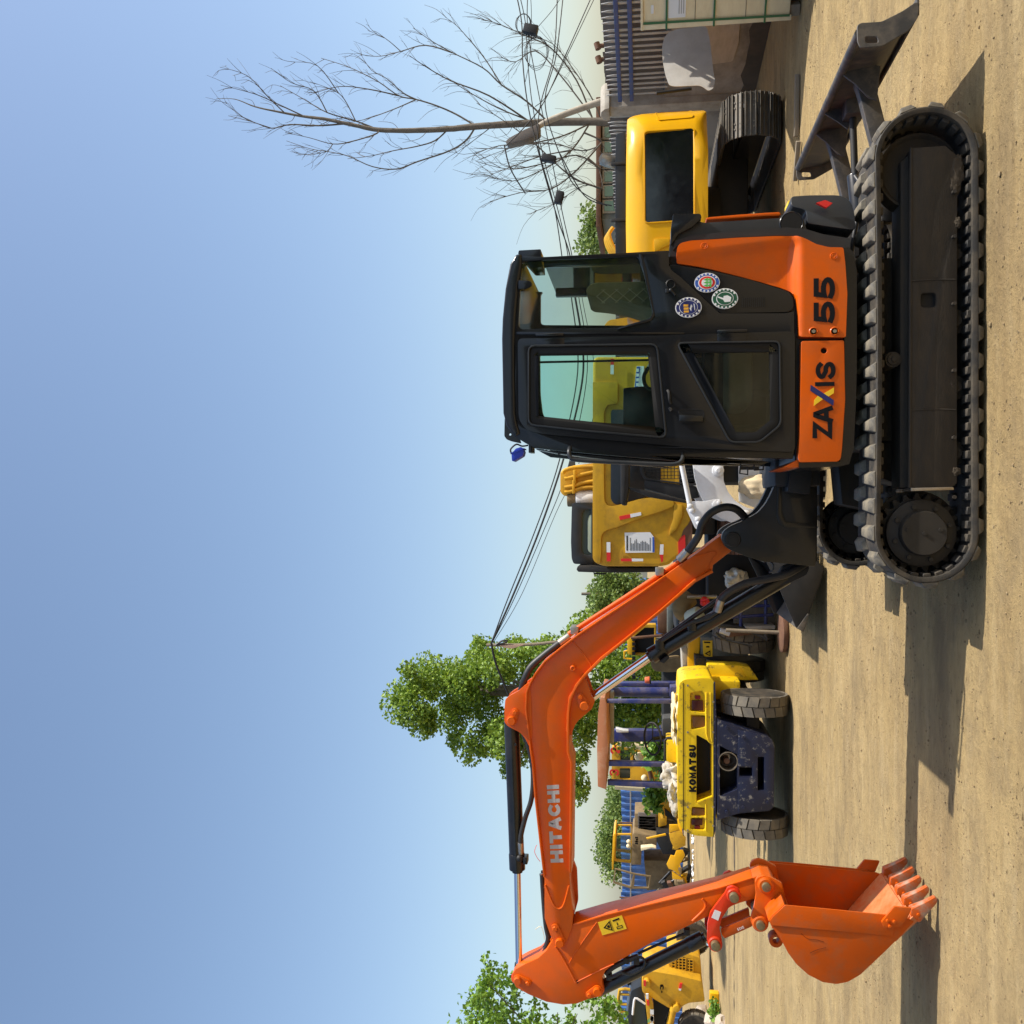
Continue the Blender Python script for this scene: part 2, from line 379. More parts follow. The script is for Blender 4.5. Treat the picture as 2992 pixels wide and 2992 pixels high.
def glyph(bm, ch, x, z, w, h, t, y, depth=.002, fn=None):
    """letter in the XZ plane read from -Y; fn optionally maps (x, z) to another XZ pair"""
    k = 0
    for pl in GL[ch]:
        P = [Vector((x + t / 2 + p[0] * (w - t), z + t / 2 + p[1] * (h - t))) for p in pl]
        closed = (P[0] - P[-1]).length < 1e-4
        N = len(P); L = []; Rr = []
        if not closed:
            P[0] = P[0] + (P[0] - P[1]).normalized() * t * .5; P[-1] = P[-1] + (P[-1] - P[-2]).normalized() * t * .5
        for i in range(N):
            d0 = (P[i] - P[i - 1]).normalized() if i > 0 else ((P[0] - P[-2]).normalized() if closed else None)
            d1 = (P[i + 1] - P[i]).normalized() if i < N - 1 else ((P[1] - P[0]).normalized() if closed else None)
            d = (d0 or d1) + (d1 or d0)
            d = d.normalized() if d.length > .2 else (d0 or d1)
            nrm = Vector((-d.y, d.x)); c = abs(d.dot(d0 or d1)); s = t / 2 / max(c, .55)
            L.append(P[i] + nrm * s); Rr.append(P[i] - nrm * s)
        yy = y - k * .0004; k += 1
        f = fn or (lambda a, b: (a, b))
        rows = []
        for i in range(N):
            a = f(*L[i]); b_ = f(*Rr[i])
            rows.append([bm.verts.new((a[0], yy, a[1])), bm.verts.new((b_[0], yy, b_[1])), bm.verts.new((b_[0], yy + depth, b_[1])), bm.verts.new((a[0], yy + depth, a[1]))])
        for i in range(N - 1):
            for j in range(4): bm.faces.new((rows[i][j], rows[i][(j + 1) % 4], rows[i + 1][(j + 1) % 4], rows[i + 1][j]))
        if not closed: bm.faces.new(rows[0]); bm.faces.new(rows[-1][::-1])

def word(text, x0, x1, z0, z1, t, y, m, parent, name='lettering', gap=.22, widths=None):
    W = [(widths or {}).get(c, .35 if c == 'I' else (.4 if c in "-" else 1)) for c in text]
    tot = sum(W) + gap * (len(text) - 1); u = (x1 - x0) / tot; bm = BM(); x = x0
    for c, k in zip(text, W):
        if c != ' ': glyph(bm, c, x, z0, u * k, z1 - z0, min(t, u * k * .98), y)
        x += u * (k + gap)
    return mk(name, bm, m, parent, smooth=False)

def leaves(name, clumps, n, size, m, parent, seed=1, shell=.55, flat=1.0):
    """clumps: (centre, radius vec, weight); many small folded leaf faces spread through each clump's volume"""
    rg = random.Random(seed); vs = []; fs = []; tones = []
    tw = sum(c[2] for c in clumps)
    for (c, rad, wt) in clumps:
        for _ in range(int(n * wt / tw)):
            while True:
                d = Vector((rg.uniform(-1, 1), rg.uniform(-1, 1), rg.uniform(-1, 1)))
                if .05 < d.length < 1: break
            d = d.normalized() * (rg.random() ** shell)
            p = Vector(c) + Vector([d[i] * rad[i] for i in range(3)])
            nrm = Vector((rg.gauss(0, 1), rg.gauss(0, 1), rg.gauss(.5, 1))).normalized()
            a = nrm.orthogonal().normalized(); b_ = nrm.cross(a); th = rg.random() * 6.28
            a, b_ = a * math.cos(th) + b_ * math.sin(th), b_ * math.cos(th) - a * math.sin(th)
            s = size * rg.uniform(.6, 1.3); k = len(vs)
            vs += [p - a * s * .5, p + b_ * s * .42 + nrm * s * .12, p + a * s * .55, p - b_ * s * .42 + nrm * s * .12]
            fs += [(k, k + 1, k + 2), (k, k + 2, k + 3)]
            t = rg.random(); tones += [t] * 6
    me = bpy.data.meshes.new(name); me.from_pydata([tuple(v) for v in vs], [], fs)
    ca = me.color_attributes.new('tone', 'FLOAT_COLOR', 'CORNER')
    buf = []
    for t in tones: buf += [t, t, t, 1]
    ca.data.foreach_set('color', buf)
    me.materials.append(M[m]); o = bpy.data.objects.new(name, me); COL.objects.link(o)
    if parent is not None: adopt(o, parent)
    return o

# ================================================================== ground
def ground_material():
    m = bpy.data.materials.new('dusty_yard_ground'); m.use_nodes = True
    n = m.node_tree.nodes; l = m.node_tree.links; p = n['Principled BSDF']; p.inputs['Roughness'].default_value = .95; p.inputs['Specular IOR Level'].default_value = .15
    tc = n.new('ShaderNodeTexCoord')
    def nz(scale, det=8, st=(1, 1, 1), ro=.6):
        mp = n.new('ShaderNodeMapping'); mp.inputs['Scale'].default_value = st; l.new(tc.outputs['Object'], mp.inputs[0])
        q = n.new('ShaderNodeTexNoise'); q.inputs['Scale'].default_value = scale; q.inputs['Detail'].default_value = det; q.inputs['Roughness'].default_value = ro; l.new(mp.outputs[0], q.inputs['Vector']); return q.outputs[0]
    def mr(s, a, b, c=0, d=1):
        q = n.new('ShaderNodeMapRange'); q.inputs['From Min'].default_value = a; q.inputs['From Max'].default_value = b; q.inputs['To Min'].default_value = c; q.inputs['To Max'].default_value = d; l.new(s, q.inputs[0]); return q.outputs[0]
    def mix(f, a, b):
        q = n.new('ShaderNodeMix'); q.data_type = 'RGBA'; l.new(f, q.inputs['Factor'])
        for s, k in ((a, 'A'), (b, 'B')):
            if isinstance(s, tuple): q.inputs[k].default_value = (*s, 1)
            else: l.new(s, q.inputs[k])
        return q.outputs['Result']
    big = nz(.45, 6); streak = nz(1.1, 9, (.30, 1.4, 1), .72); fine = nz(18, 10, (1, 1, 1), .75); streak2 = nz(4.5, 9, (.30, 1.6, 1), .72)
    mott = nz(3.2, 9, (.7, 1, 1), .72); mott2 = nz(9, 9, (.55, 1.2, 1), .75)
    c = mix(mr(big, .35, .65), (.370, .262, .116), (.455, .330, .156))
    c = mix(mr(streak, .44, .66, 0, .55), c, (.265, .182, .088))
    c = mix(mr(mott, .47, .66, 0, .60), c, (.240, .178, .098))
    c = mix(mr(mott2, .50, .70, 0, .55), c, (.200, .138, .068))
    c = mix(mr(streak2, .50, .70, 0, .50), c, (.50, .38, .205))
    c = mix(mr(fine, .55, .74, 0, .45), c, (.20, .135, .062))
    spots = nz(30, 5, (.8, 1, 1), .6); clus = nz(1.7, 5, (.6, 1, 1), .6); sp2 = n.new('ShaderNodeMath'); sp2.operation = 'MULTIPLY_ADD'; l.new(clus, sp2.inputs[0]); sp2.inputs[1].default_value = .55; l.new(spots, sp2.inputs[2])
    c = mix(mr(sp2.outputs[0], .93, 1.02, 0, .85), c, (.075, .048, .022))
    dk = nz(1.1, 7, (.4, 1, 1), .65); c = mix(mr(dk, .53, .66, 0, .55), c, (.185, .136, .076))
    l.new(c, p.inputs['Base Color'])
    b = n.new('ShaderNodeBump'); b.inputs['Strength'].default_value = .9; b.inputs['Distance'].default_value = .032
    ad = n.new('ShaderNodeMath'); ad.operation = 'ADD'; l.new(fine, ad.inputs[0]); l.new(streak2, ad.inputs[1]); l.new(ad.outputs[0], b.inputs['Height']); l.new(b.outputs[0], p.inputs['Normal'])
    return m
M['ground'] = ground_material()

def gz(x, y):
    """gentle unevenness of the packed dirt (tracks and wheels stand on about zero)"""
    v = .010 * noise.noise(Vector((x * .7, y * 1.1, 0))) + .005 * noise.noise(Vector((x * 1.3, y * 5.5, 4))) + .004 * noise.noise(Vector((x * 6, y * 9, 9))) + .0035 * noise.noise(Vector((x * 17, y * 21, 2))) * (1 if y < 11 else 0)
    for y0, hw, sl, amp in ((4.72, .16, .03, .006), (8.55, .14, -.02, .006), (9.35, .14, -.02, .005), (7.75, .12, .015, .004)):   # old tyre and crawler prints
        dy = y - y0 - sl * x
        if abs(dy) < hw:
            k = (1 - abs(dy) / hw) ** .5 * max(0, .35 + 1.3 * noise.noise(Vector((x * .9, y0, 1))))
            v += amp * k * (max(-.6, min(.6, math.sin(2 * math.pi * (x / .11 + abs(dy) * 5)))) - .5)
    return v - .009

def axis(lo, hi, st, far):
    a = [lo]
    while a[-1] < hi: a.append(a[-1] + st)
    s = st
    while a[-1] < far: s *= 1.18; a.append(a[-1] + s)
    s = st; b = []
    x = lo
    while x > -far: s *= 1.18; x -= s; b.append(x)
    return b[::-1] + a
xs = axis(-5.2, 5.2, .038, 420); ys = axis(3.6, 10.5, .038, 420)
vs = [(x, y, gz(x, y) if abs(x) < 60 and y < 80 else -.008) for y in ys for x in xs]; nx = len(xs)
fs = [(j * nx + i, j * nx + i + 1, (j + 1) * nx + i + 1, (j + 1) * nx + i) for j in range(len(ys) - 1) for i in range(nx - 1)]
me = bpy.data.meshes.new('ground'); me.from_pydata(vs, [], fs); finish(me, 80); me.materials.append(M['ground'])
g = bpy.data.objects.new('ground', me); COL.objects.link(g); g['kind'] = 'structure'

# pebbles and crumbs of earth
rg = random.Random(3); vs = []; fs = []
ICO = bmesh.new(); bmesh.ops.create_icosphere(ICO, subdivisions=1, radius=1); IV = [v.co.copy() for v in ICO.verts]; IF = [tuple(v.index for v in f.verts) for f in ICO.faces]; ICO.free()
for k in range(5200):
    y = 4.2 + 16 * rg.random() ** 1.7; x = rg.uniform(-.62, .62) * (y + .4)
    r = rg.choice([.002, .0025, .003, .004, .005, .007]) * rg.uniform(.6, 1.5)
    if rg.random() < .008: r *= 2.2
    b0 = len(vs); s = Vector((rg.uniform(.7, 1.5), rg.uniform(.7, 1.5), rg.uniform(.5, .9)))
    for v in IV:
        q = v * (1 + rg.uniform(-.2, .2)); vs.append((x + q.x * r * s.x, y + q.y * r * s.y, gz(x, y) + q.z * r * s.z + r * .2))
    fs += [tuple(b0 + i for i in f) for f in IF]
CL = [(rg.uniform(-.5, .5), 4.6 + 9 * rg.random() ** 1.5) for _ in range(46)]
for k in range(3400):
    u, v = rg.choice(CL); y = v + rg.gauss(0, .16); x = u * (v + .4) + rg.gauss(0, .35)
    if y < 4.0: continue
    r = .0045 * rg.uniform(.4, 1.8); b0 = len(vs); s = Vector((rg.uniform(.7, 1.5), rg.uniform(.7, 1.5), rg.uniform(.4, .9)))
    for q0 in IV:
        q = q0 * (1 + rg.uniform(-.25, .25)); vs.append((x + q.x * r * s.x, y + q.y * r * s.y, gz(x, y) + q.z * r * s.z + r * .1))
    fs += [tuple(b0 + i for i in f) for f in IF]
me = bpy.data.meshes.new('gravel'); me.from_pydata(vs, [], fs); M['pebble'] = mat('pebble', (.22, .155, .075), .95, dirt=(.34, .26, .14), damt=.6, dscale=3, vary=.4, dthr=.55); me.materials.append(M['pebble'])
gr = bpy.data.objects.new('gravel', me); COL.objects.link(gr); gr['kind'] = 'stuff'; tag(gr, 'small pebbles and crumbs of earth strewn over the yard', 'gravel')

# shallow rut with a dark crack crossing the yard behind the digger
def ribbon(name, y, x0, x1, wd, m, zz, seed, n=220):
    rg = random.Random(seed); b = BM(); prev = None
    for i in range(n + 1):
        x = x0 + (x1 - x0) * i / n; yy = y + .25 * noise.noise(Vector((x * .35, seed, 0))); ww = wd * max(.06, .2 + noise.noise(Vector((x * 1.1, seed, 5))) * 1.2 + noise.noise(Vector((x * 5, seed, 2))) * .6)
        z = max(gz(x, yy), gz(x, yy + ww), gz(x, yy - ww)) + zz
        q = (b.verts.new((x, yy - ww, z)), b.verts.new((x, yy + ww, z)))
        if prev: b.faces.new((prev[0], q[0], q[1], prev[1]))
        prev = q
    o = struct(name, b, m); return o
M['crackdirt'] = mat('damp_dark_earth', (.075, .055, .035), .95, dirt=(.2, .15, .09), damt=.5, dscale=5, bump=.5)
ribbon('ground_crack', 19.4, -12, -3.2, .13, 'crackdirt', .006, 4)
# ================================================================== right-hand boundary: sheet wall, palisade, plastered wall
WA = Vector((7.45, 8.6, 0)); WB = Vector((6.45, 20.8, 0)); wd = (WB - WA).normalized(); WLEN = (WB - WA).length
wn = Vector((-wd.y, wd.x, 0))           # points into the yard (towards -X)
if wn.x > 0: wn = -wn
def wall_mtx(o=Vector((0, 0, 0))):
    # local x along the wall, local y out of the yard, z up
    return Matrix(((wd.x, -wn.x, 0, WA.x + o.x), (wd.y, -wn.y, 0, WA.y + o.y), (0, 0, 1, o.z), (0, 0, 0, 1)))
WM = wall_mtx()
t = thing('plastered_wall', 'stained grey plaster wall behind the yellow digger on the right', 'wall', WA)
b = box((0, .0, -.2), (WLEN, .22, 1.46), 0.01, mtx=WM); mk('wall_face', b, 'plaster', t)
pb = [(x, z) for x, z in [(4.6, .42), (4.65, 1.02), (4.9, 1.04), (5.4, 1.06), (6.3, 1.03), (6.35, .8), (6.3, .44), (5.8, .40), (5.3, .43), (4.9, .39)]]
b = slab(rnd(pb, .05), -.012, .001); b.transform(WM); mk('plaster_patch', b, 'plaster2', t)
pts = [(0, -.1)] + [(WLEN, -.1)] + [(WLEN - i * WLEN / 40, .24 + .09 * noise.noise(Vector((i * .8, 2, 0))) + .05 * noise.noise(Vector((i * 2.9, 5, 0)))) for i in range(41)]
b = slab(pts, -.008, .001); b.transform(WM); mk('damp_base', b, 'wet', t)
t = thing('sheet_metal_wall', 'weathered corrugated sheet wall above the plaster on the right', 'wall', WA)
nsh = 14
for k in range(nsh):
    x0 = k * WLEN / nsh; x1 = (k + 1) * WLEN / nsh + .03; tp = 2.42 + random.uniform(-.03, .03); b = BM(); n = 36; rows = []
    for i in range(n + 1):
        x = x0 + (x1 - x0) * i / n; y = .17 + .018 * math.sin(x * 2 * math.pi / .12) + (.004 if k % 2 else 0)
        rows.append((b.verts.new((x, y, 1.44)), b.verts.new((x, y, tp + .012 * noise.noise(Vector((x * 4, k, 0)))))))
    for i in range(n): b.faces.new((rows[i][0], rows[i + 1][0], rows[i + 1][1], rows[i][1]))
    b.transform(WM); mk('sheet', b, 'galv', t)
t = thing('palisade_fence', 'spear-topped metal picket fence with two blue rails on the right wall', 'fence', WA)
for z in (1.99, 2.18):
    b = box((0, -.075, z - .032), (7.2, -.045, z + .032), .004, mtx=WM); mk('rail', b, 'bluerail', t)
po = rnd([(-.028, 1.40), (.028, 1.40), (.028, 2.28), (0, 2.40), (-.028, 2.28)], .012, 2)
b = slab(po, -.045, -.030, bev=.003, seg=1); p0 = mk('picket', b, 'picket', t)
for k in range(79):
    x = .08 + k * .151
    if 7.15 < x < 7.72: continue
    mtx = WM @ Matrix.Translation((x, random.uniform(-.002, .004), random.uniform(-.02, .02))) @ Matrix.Rotation(random.uniform(-.012, .012), 4, 'Y')
    if k == 0: p0.matrix_basis = mtx
    else: clone(p0, mtx, t)
t = thing('concrete_gate_pillar', 'short concrete pillar with a sloping cap at the end of the picket fence', 'pillar', WB)
b = box((7.27, -.12, 0), (7.6, .25, 2.36), .02, mtx=WM); mk('shaft', b, 'concrete', t)
b = slab([(7.22, 2.36), (7.65, 2.36), (7.62, 2.44), (7.5, 2.52), (7.34, 2.50), (7.25, 2.44)], -.16, .29, bev=.01); b.transform(WM); mk('cap', b, 'concrete', t)
# the boundary turns and runs on to the left behind the diggers
t = thing('far_picket_fence', 'far run of grey pickets and sheet wall behind the yellow digger', 'fence', (4, 21.2, 0))
FA = Vector((6.5, 20.9, 0)); FB = Vector((1.2, 21.6, 0)); fd = (FB - FA).normalized(); FM = Matrix(((fd.x, -fd.y, 0, FA.x), (fd.y, fd.x, 0, FA.y), (0, 0, 1, 0), (0, 0, 0, 1)))
b = BM(); n = 200; L = (FB - FA).length; rows = []
for i in range(n + 1):
    x = L * i / n; y = -.10 + .018 * math.sin(x * 2 * math.pi / .12); rows.append((b.verts.new((x, y, 0)), b.verts.new((x, y, 2.42 + .02 * noise.noise(Vector((x * 2, 0, 3)))))))
for i in range(n): b.faces.new((rows[i][0], rows[i + 1][0], rows[i + 1][1], rows[i][1]))
b.transform(FM); mk('sheet', b, 'galv', t)
b = slab(po, .0, .015, bev=.003, seg=1); p0 = mk('picket', b, 'picket', t)
for k in range(26):
    mtx = FM @ Matrix.Translation((.2 + k * .16, 0, 0))
    if k == 0: p0.matrix_basis = mtx
    else: clone(p0, mtx, t)

# ================================================================== blue corrugated fence far behind on the left
t = thing('blue_sheet_fence', 'long blue corrugated sheet fence far behind the machines on the left', 'fence', (-14, 44, 0))
BA = Vector((-26, 45.2, 0)); BB = Vector((-3, 43.2, 0)); bd = (BB - BA).normalized(); BL = (BB - BA).length
BMX = Matrix(((bd.x, -bd.y, 0, BA.x), (bd.y, bd.x, 0, BA.y), (0, 0, 1, 0), (0, 0, 0, 1)))
nsh = 25
for k in range(nsh):
    x0 = k * BL / nsh; x1 = x0 + BL / nsh + .02; b = BM(); n = 32; rows = []; off = .01 * (k % 2)
    for i in range(n + 1):
        x = x0 + (x1 - x0) * i / n; ph = (x / .30) % 1; y = off + (0 if ph < .45 else -.07 if ph > .55 and ph < .9 else -.035)
        rows.append((b.verts.new((x, y, 0)), b.verts.new((x, y, 2.78 + .03 * (k % 3)))))
    for i in range(n): b.faces.new((rows[i][0], rows[i + 1][0], rows[i + 1][1], rows[i][1]))
    b.transform(BMX); mk('sheet', b, 'bluefence', t, angle=20)
b = box((0, -.14, 2.36), (BL, -.09, 2.42), 0, mtx=BMX); mk('rail', b, 'picket', t)
for k in range(7):
    b = cyl((k * 3.6 + .9, -.14, 0), (k * 3.6 + .9, -.14, 2.9), .04, seg=8); b.transform(BMX); mk('post', b, 'rust', t)

# ================================================================== building glimpsed above the far fence
t = thing('low_green_building', 'low building with greenish panes and a rusty roof edge behind the dead tree', 'building', (9.6, 27, 0))
mk('wall', box((8.2, 26.6, 0), (11.2, 29, 2.95), .02), 'greygreen', t)
mk('roof', box((7.9, 26.3, 2.97), (11.5, 29.4, 3.10), .02), 'rust', t)
for k in range(7):
    x = 8.35 + k * .41
    f = mk('window', box((x, 26.52, 2.0), (x + .36, 26.6, 2.93), .01), 'concrete', t); mk('pane', box((x + .04, 26.49, 2.06), (x + .32, 26.515, 2.87)), mat('green_pane', (.16, .26, .20), .15) if k == 0 else bpy.data.materials['green_pane'], f)

# ================================================================== the orange mini excavator
EX = thing('mini_excavator', 'orange and dark grey mini excavator with rubber tracks in the foreground', 'excavator', (.9, 6.3, 0))
YN = 5.32                                   # near edge of the near track
# ---- tracks
M['hub'] = mat('shade_dark_hub', (.016, .0135, .010), .6, dirt=(.045, .034, .02), damt=.5, dscale=6)  # darker than the frame steel: the hub's shade is put into its colour
CF = Vector((-.115, .300)); CR = Vector((1.905, .300)); RO = .268; RI = .236
def loop_pt(s, r):
    d = CR.x - CF.x; a = math.pi * r; tot = 2 * d + 2 * a; s %= tot
    if s < d: return CF.x + s, CF.y + r - .010 * math.sin(math.pi * s / d), 0.0
    s -= d
    if s < a: th = s / r; return CR.x + r * math.sin(th), CR.y + r * math.cos(th), -th
    s -= a
    if s < d: return CR.x - s, CR.y - r, -math.pi
    s -= d; th = s / r; return CF.x - r * math.sin(th), CF.y - r * math.cos(th), -math.pi - th
def track_loop(y0, y1, mparent, phase=0.0):
    r = RO; tot = 2 * (CR.x - CF.x) + 2 * math.pi * r
    b = BM(); N = 160; rings = []
    cs = [(RI, y0 + .004), (RI + .012, y0), (RO - .008, y0), (RO, y0 + .010), (RO, y1 - .010), (RO - .008, y1), (RI + .012, y1), (RI, y1 - .004)]
    for i in range(N):
        s = tot * i / N; x, z, th = loop_pt(s, r); nrm = Vector((math.sin(-th), math.cos(th)))
        rings.append([b.verts.new((x + nrm.x * (q - r), y, z + nrm.y * (q - r))) for q, y in cs])
    for i in range(N):
        A = rings[i]; B = rings[(i + 1) % N]
        for k in range(8): b.faces.new((A[k], A[(k + 1) % 8], B[(k + 1) % 8], B[k]))
    belt = mk('track', b, 'rubber', mparent, angle=30)
    # tread lugs, two staggered rows
    l = BM(); hl = .046; ht = .032; hgt = .027; yw = (y1 - y0) / 2 - .012
    lo = [(-hl, 0), (hl, 0), (hl, yw), (-hl * .55, yw)]; tp = [(-ht, .008), (ht * .8, .012), (ht * .8, yw - .006), (-ht * .55, yw - .006)]
    va = [l.verts.new((x, y, -.004)) for x, y in lo]; vb = [l.verts.new((x, y, hgt)) for x, y in tp]
    l.faces.new(va[::-1]); l.faces.new(vb)
    for i in range(4): l.faces.new((va[i], va[(i + 1) % 4], vb[(i + 1) % 4], vb[i]))
    bevel(l, .004, 1)
    proto = mk('lug', l, 'lug', belt); first = True; n = 39
    for row in (0, 1):
        for i in range(n):
            x, z, th = loop_pt(tot * (i + .5 * row + phase) / n, r); 
            mtx = Matrix.Translation((x, y0 + .002 if row == 0 else y1 - .002, z)) @ Matrix.Rotation(-th, 4, 'Y')
            if row: mtx = mtx @ Matrix.Diagonal((1, -1, 1, 1))
            if first: proto.matrix_basis = mtx; first = False
            else: clone(proto, mtx, belt)
    # inner guide teeth
    b = BM(); n = 76; ym = (y0 + y1) / 2
    for i in range(n):
        x, z, th = loop_pt(tot * (i + .2) / n, r); mtx = Matrix.Translation((x, 0, z)) @ Matrix.Rotation(-th, 4, 'Y')
        box((-.021, y0 + .035, -.052), (.021, y0 + .13, -.030), .004, bm=b, mtx=mtx, seg=1); box((-.021, y1 - .13, -.052), (.021, y1 - .035, -.030), .004, bm=b, mtx=mtx, seg=1)
    it = mk('inner_teeth', b, 'rubber', belt); it['kind'] = 'stuff'
    # drive sprocket at the front
    b = BM(); pts = []; nt_ = 21
    for i in range(nt_ * 4):
        a = 2 * math.pi * i / (nt_ * 4); rr = .222 if i % 4 in (0, 1) else .190; pts.append((CF.x + rr * math.cos(a), CF.y + rr * math.sin(a)))
    slab(pts, y0 + .15, y0 + .20, bev=.003, seg=1, bm=b)
    lathe([(.0, .02), (.116, .02), (.122, .03), (.124, .07), (.165, .075), (.172, .09), (.172, .17), (.0, .17)], (CF.x, y0 + .015, CF.y), seg=48, bm=b)
    sp = mk('sprocket', b, 'hub', belt)
    for a in range(8):
        aa = a * math.pi / 4 + .3; mk('hub_bolt', cyl((CF.x + .148 * math.cos(aa), y0 + .068, CF.y + .148 * math.sin(aa)), (CF.x + .148 * math.cos(aa), y0 + .10, CF.y + .148 * math.sin(aa)), .013, seg=6), 'hub', belt)
    for dx, dz in ((.085, .02), (-.083, .02), (0, 0)): mk('hub_plug', cyl((CF.x + dz, y0 + .028, CF.y + dx), (CF.x + dz, y0 + .040, CF.y + dx), .011, seg=12), 'hub', belt)
    mk('drive_cover', lathe([(0, .060), (.14, .060), (.182, .075), (.182, .12), (0, .12)], (CF.x, y0 + .02, CF.y), seg=40), 'hub', belt)
    mk('back_plate', lathe([(0, .0), (.2345, .0), (.2345, .012), (0, .012)], (CF.x, y0 + .21, CF.y), seg=48), 'hub', belt)
    # idler at the rear
    b = lathe([(.0, .12), (.09, .12), (.10, .16), (.185, .165), (.20, .15), (.212, .15), (.212, .27), (.20, .27), (0, .27)], (CR.x - .03, y0, CR.y), seg=40)
    mk('idler', b, 'understeel', belt)
    # bottom rollers and the top carrier roller
    for x in (.32, .68, 1.04, 1.40):
        mk('roller', lathe([(0, .10), (.03, .10), (.035, .13), (.068, .135), (.068, .26), (.035, .27), (0, .27)], (x, y0, .118), seg=24), 'understeel', belt)
    mk('roller', lathe([(0, .06), (.012, .06), (.014, .068), (.03, .07), (.032, .08), (.042, .08), (.044, .10), (.044, .24), (0, .24)], (.835, y0 + .02, .445), seg=24), 'understeel', belt)
    # side frame
    b = slab(FR1, y0 + .055, y0 + .33, holes=[FRH], bev=.006); slab(FR2, y0 + .115, y0 + .30, bev=.01, bm=b)
    fr = mk('track_frame', b, 'understeel', belt)
    mk('frame_hole', slab(FRH2, y0 + .09, y0 + .10), 'blackmat', fr)
    b = slab(FRP, y0 + .03, y0 + .34, bev=.004); mk('motor_guard', b, 'steel', fr)
    return belt
FR1 = [(1.971,0.364),(1.975,0.188),(1.915,0.125),(1.569,0.128),(0.156,0.128),(0.133,0.153),(0.131,0.371)]
FR2 = [(1.92,0.404),(1.971,0.343),(1.595,0.35),(0.136,0.35),(0.131,0.407)]
FRP = [(0.13,0.372),(0.134,0.158),(0.129,0.151),(0.118,0.152),(0.112,0.372)]
hx, hz = ([(1.145,0.274)][0])
FRH = rnd([(hx - .04, hz - .04), (hx + .04, hz - .04), (hx + .04, hz + .04), (hx - .04, hz + .04)], .02); FRH2 = [(hx + (x - hx) * 1.25, hz + (z - hz) * 1.25) for x, z in FRH]
track_loop(5.32, 5.72, EX)
near_frame = [o for o in EX.children if o.name.startswith('track')][0]
track_loop(6.97, 7.37, EX, .35)
# dried mud on the near frame
b = BM()
for (u, v, a, c) in ((1390, 700, .035, .095), (1370, 790, .03, .05), (1395, 1120, .022, .03)):
    pass
mud = [(1.841,5.38,0.127), (1.769,5.38,0.139), (1.557,5.378,0.124), (0.219,5.378,0.131)]
b.free()
for i, (p, rd) in enumerate(zip(mud, ((.085, .010, .034), (.06, .010, .03), (.03, .010, .018), (.022, .010, .022)))): mk('mud_clod', blob(p, rd, 3, .5, 3, seed=i), 'mud', near_frame)
zb_ = (0.226,5.375,0.147)[2]
for xb_ in (.02, .34, .70, 1.06, 1.42, 1.66): mk('roller_bolt', cyl((xb_ + .06, 5.35, zb_), (xb_ + .06, 5.38, zb_), .011, seg=6), 'understeel', near_frame)
for xb_ in (.55, 1.25): mk('weld_seam', tube([(xb_, 5.374, FR1[-1][1]), (xb_ + .004, 5.374, zb_ + .1), (xb_, 5.374, zb_ - .01)], .004, seg=6), 'understeel', near_frame)
mk('frame_lip', tube([(q[0], 5.374, q[1]) for q in (FR1[0], FR1[-1])], .007, seg=6, n=1), 'understeel', near_frame)
# ---- centre frame, slewing ring
b = BM(); box((.40, 5.62, .30), (1.45, 7.02, .52), .03, bm=b)
slab([(.15, .34), (.45, .30), (.5, .52), (.2, .48)], 5.66, 5.9, bev=.02, bm=b); slab([(.0, .22), (.45, .30), (.5, .50), (.05, .46)], 6.7, 7.0, bev=.02, bm=b)
cyl((.92, 6.33, .50), (.92, 6.33, .60), .42, seg=48, bev=.01, bm=b); cyl((.92, 6.33, .60), (.92, 6.33, .70), .36, seg=48, bev=.01, bm=b)
mk('centre_frame', b, 'understeel', EX)
# ---- dozer blade
BL = mk('dozer_blade', BM(), 'bladepaint', EX)
YA, YB = 5.30, 7.36
prof = [(2.585, .655), (2.60, .60), (2.605, .54), (2.61, .49), (2.63, .44), (2.665, .39), (2.72, .345)]
b = BM(); prof2 = [(x - .016, z - .004) for x, z in prof[::-1]]
slab(prof + prof2, YA + .012, YB - .012, bm=b)
tube([(2.585, YA + .02, .645), (2.585, YB - .02, .645)], .026, n=1, bm=b)             # top stiffener
box((2.66, YA + .012, .338), (2.76, YB - .012, .350), .002, bm=b)
bmesh.ops.recalc_face_normals(b, faces=b.faces); b.to_mesh(BL.data); finish(BL.data); b.free()
end = rnd([(2.616,0.662),(2.631,0.644),(2.63,0.535),(2.679,0.427),(2.725,0.355),(2.691,0.343),(2.632,0.352),(2.571,0.398),(2.499,0.531),(2.497,0.644),(2.532,0.659)], .012)
slot = rnd([(2.557,0.621),(2.552,0.557),(2.517,0.551),(2.52,0.618)], .012)
for y in (YA, YB - .012):
    mk('end_plate', slab(end, y, y + .012, holes=[slot], bev=.002, seg=1), 'bladepaint', BL)
for y in (5.86, 6.74):
    b = BM()
    bar = [(1.72, .30), (2.10, .33), (2.56, .44), (2.58, .56), (2.50, .53), (2.08, .43), (1.72, .40)]
    slab(rnd(bar, .04), y, y + .07, bev=.008, bm=b)
    mk('push_arm', b, 'bladepaint', BL)
    for k, yy in enumerate((y - .10, y + .16)):
        gus = [(2.595, .64), (2.565, .645), (2.50, .57), (2.42, .50), (2.40, .45), (2.60, .43), (2.615, .48)]
        if k == 0: mk('gusset', slab(gus, yy, yy + .012, bev=.002, seg=1), 'bladepaint', BL)
mk('gusset', slab([(2.595, .64), (2.56, .645), (2.50, .56), (2.45, .50), (2.61, .47)], 6.30, 6.312), 'bladepaint', BL)
b = BM(); cyl((1.62, 6.25, .42), (2.14, 6.25, .47), .05, seg=24, bev=.006, bm=b); mk('blade_cylinder', b, 'black', BL); mk('rod_bracket', box((2.5, 6.17, .42), (2.6, 6.33, .54), .01), 'bladepaint', BL)
mk('cylinder_rod', cyl((2.14, 6.25, .47), (2.55, 6.25, .485), .022, seg=16), 'blackmat', BL)
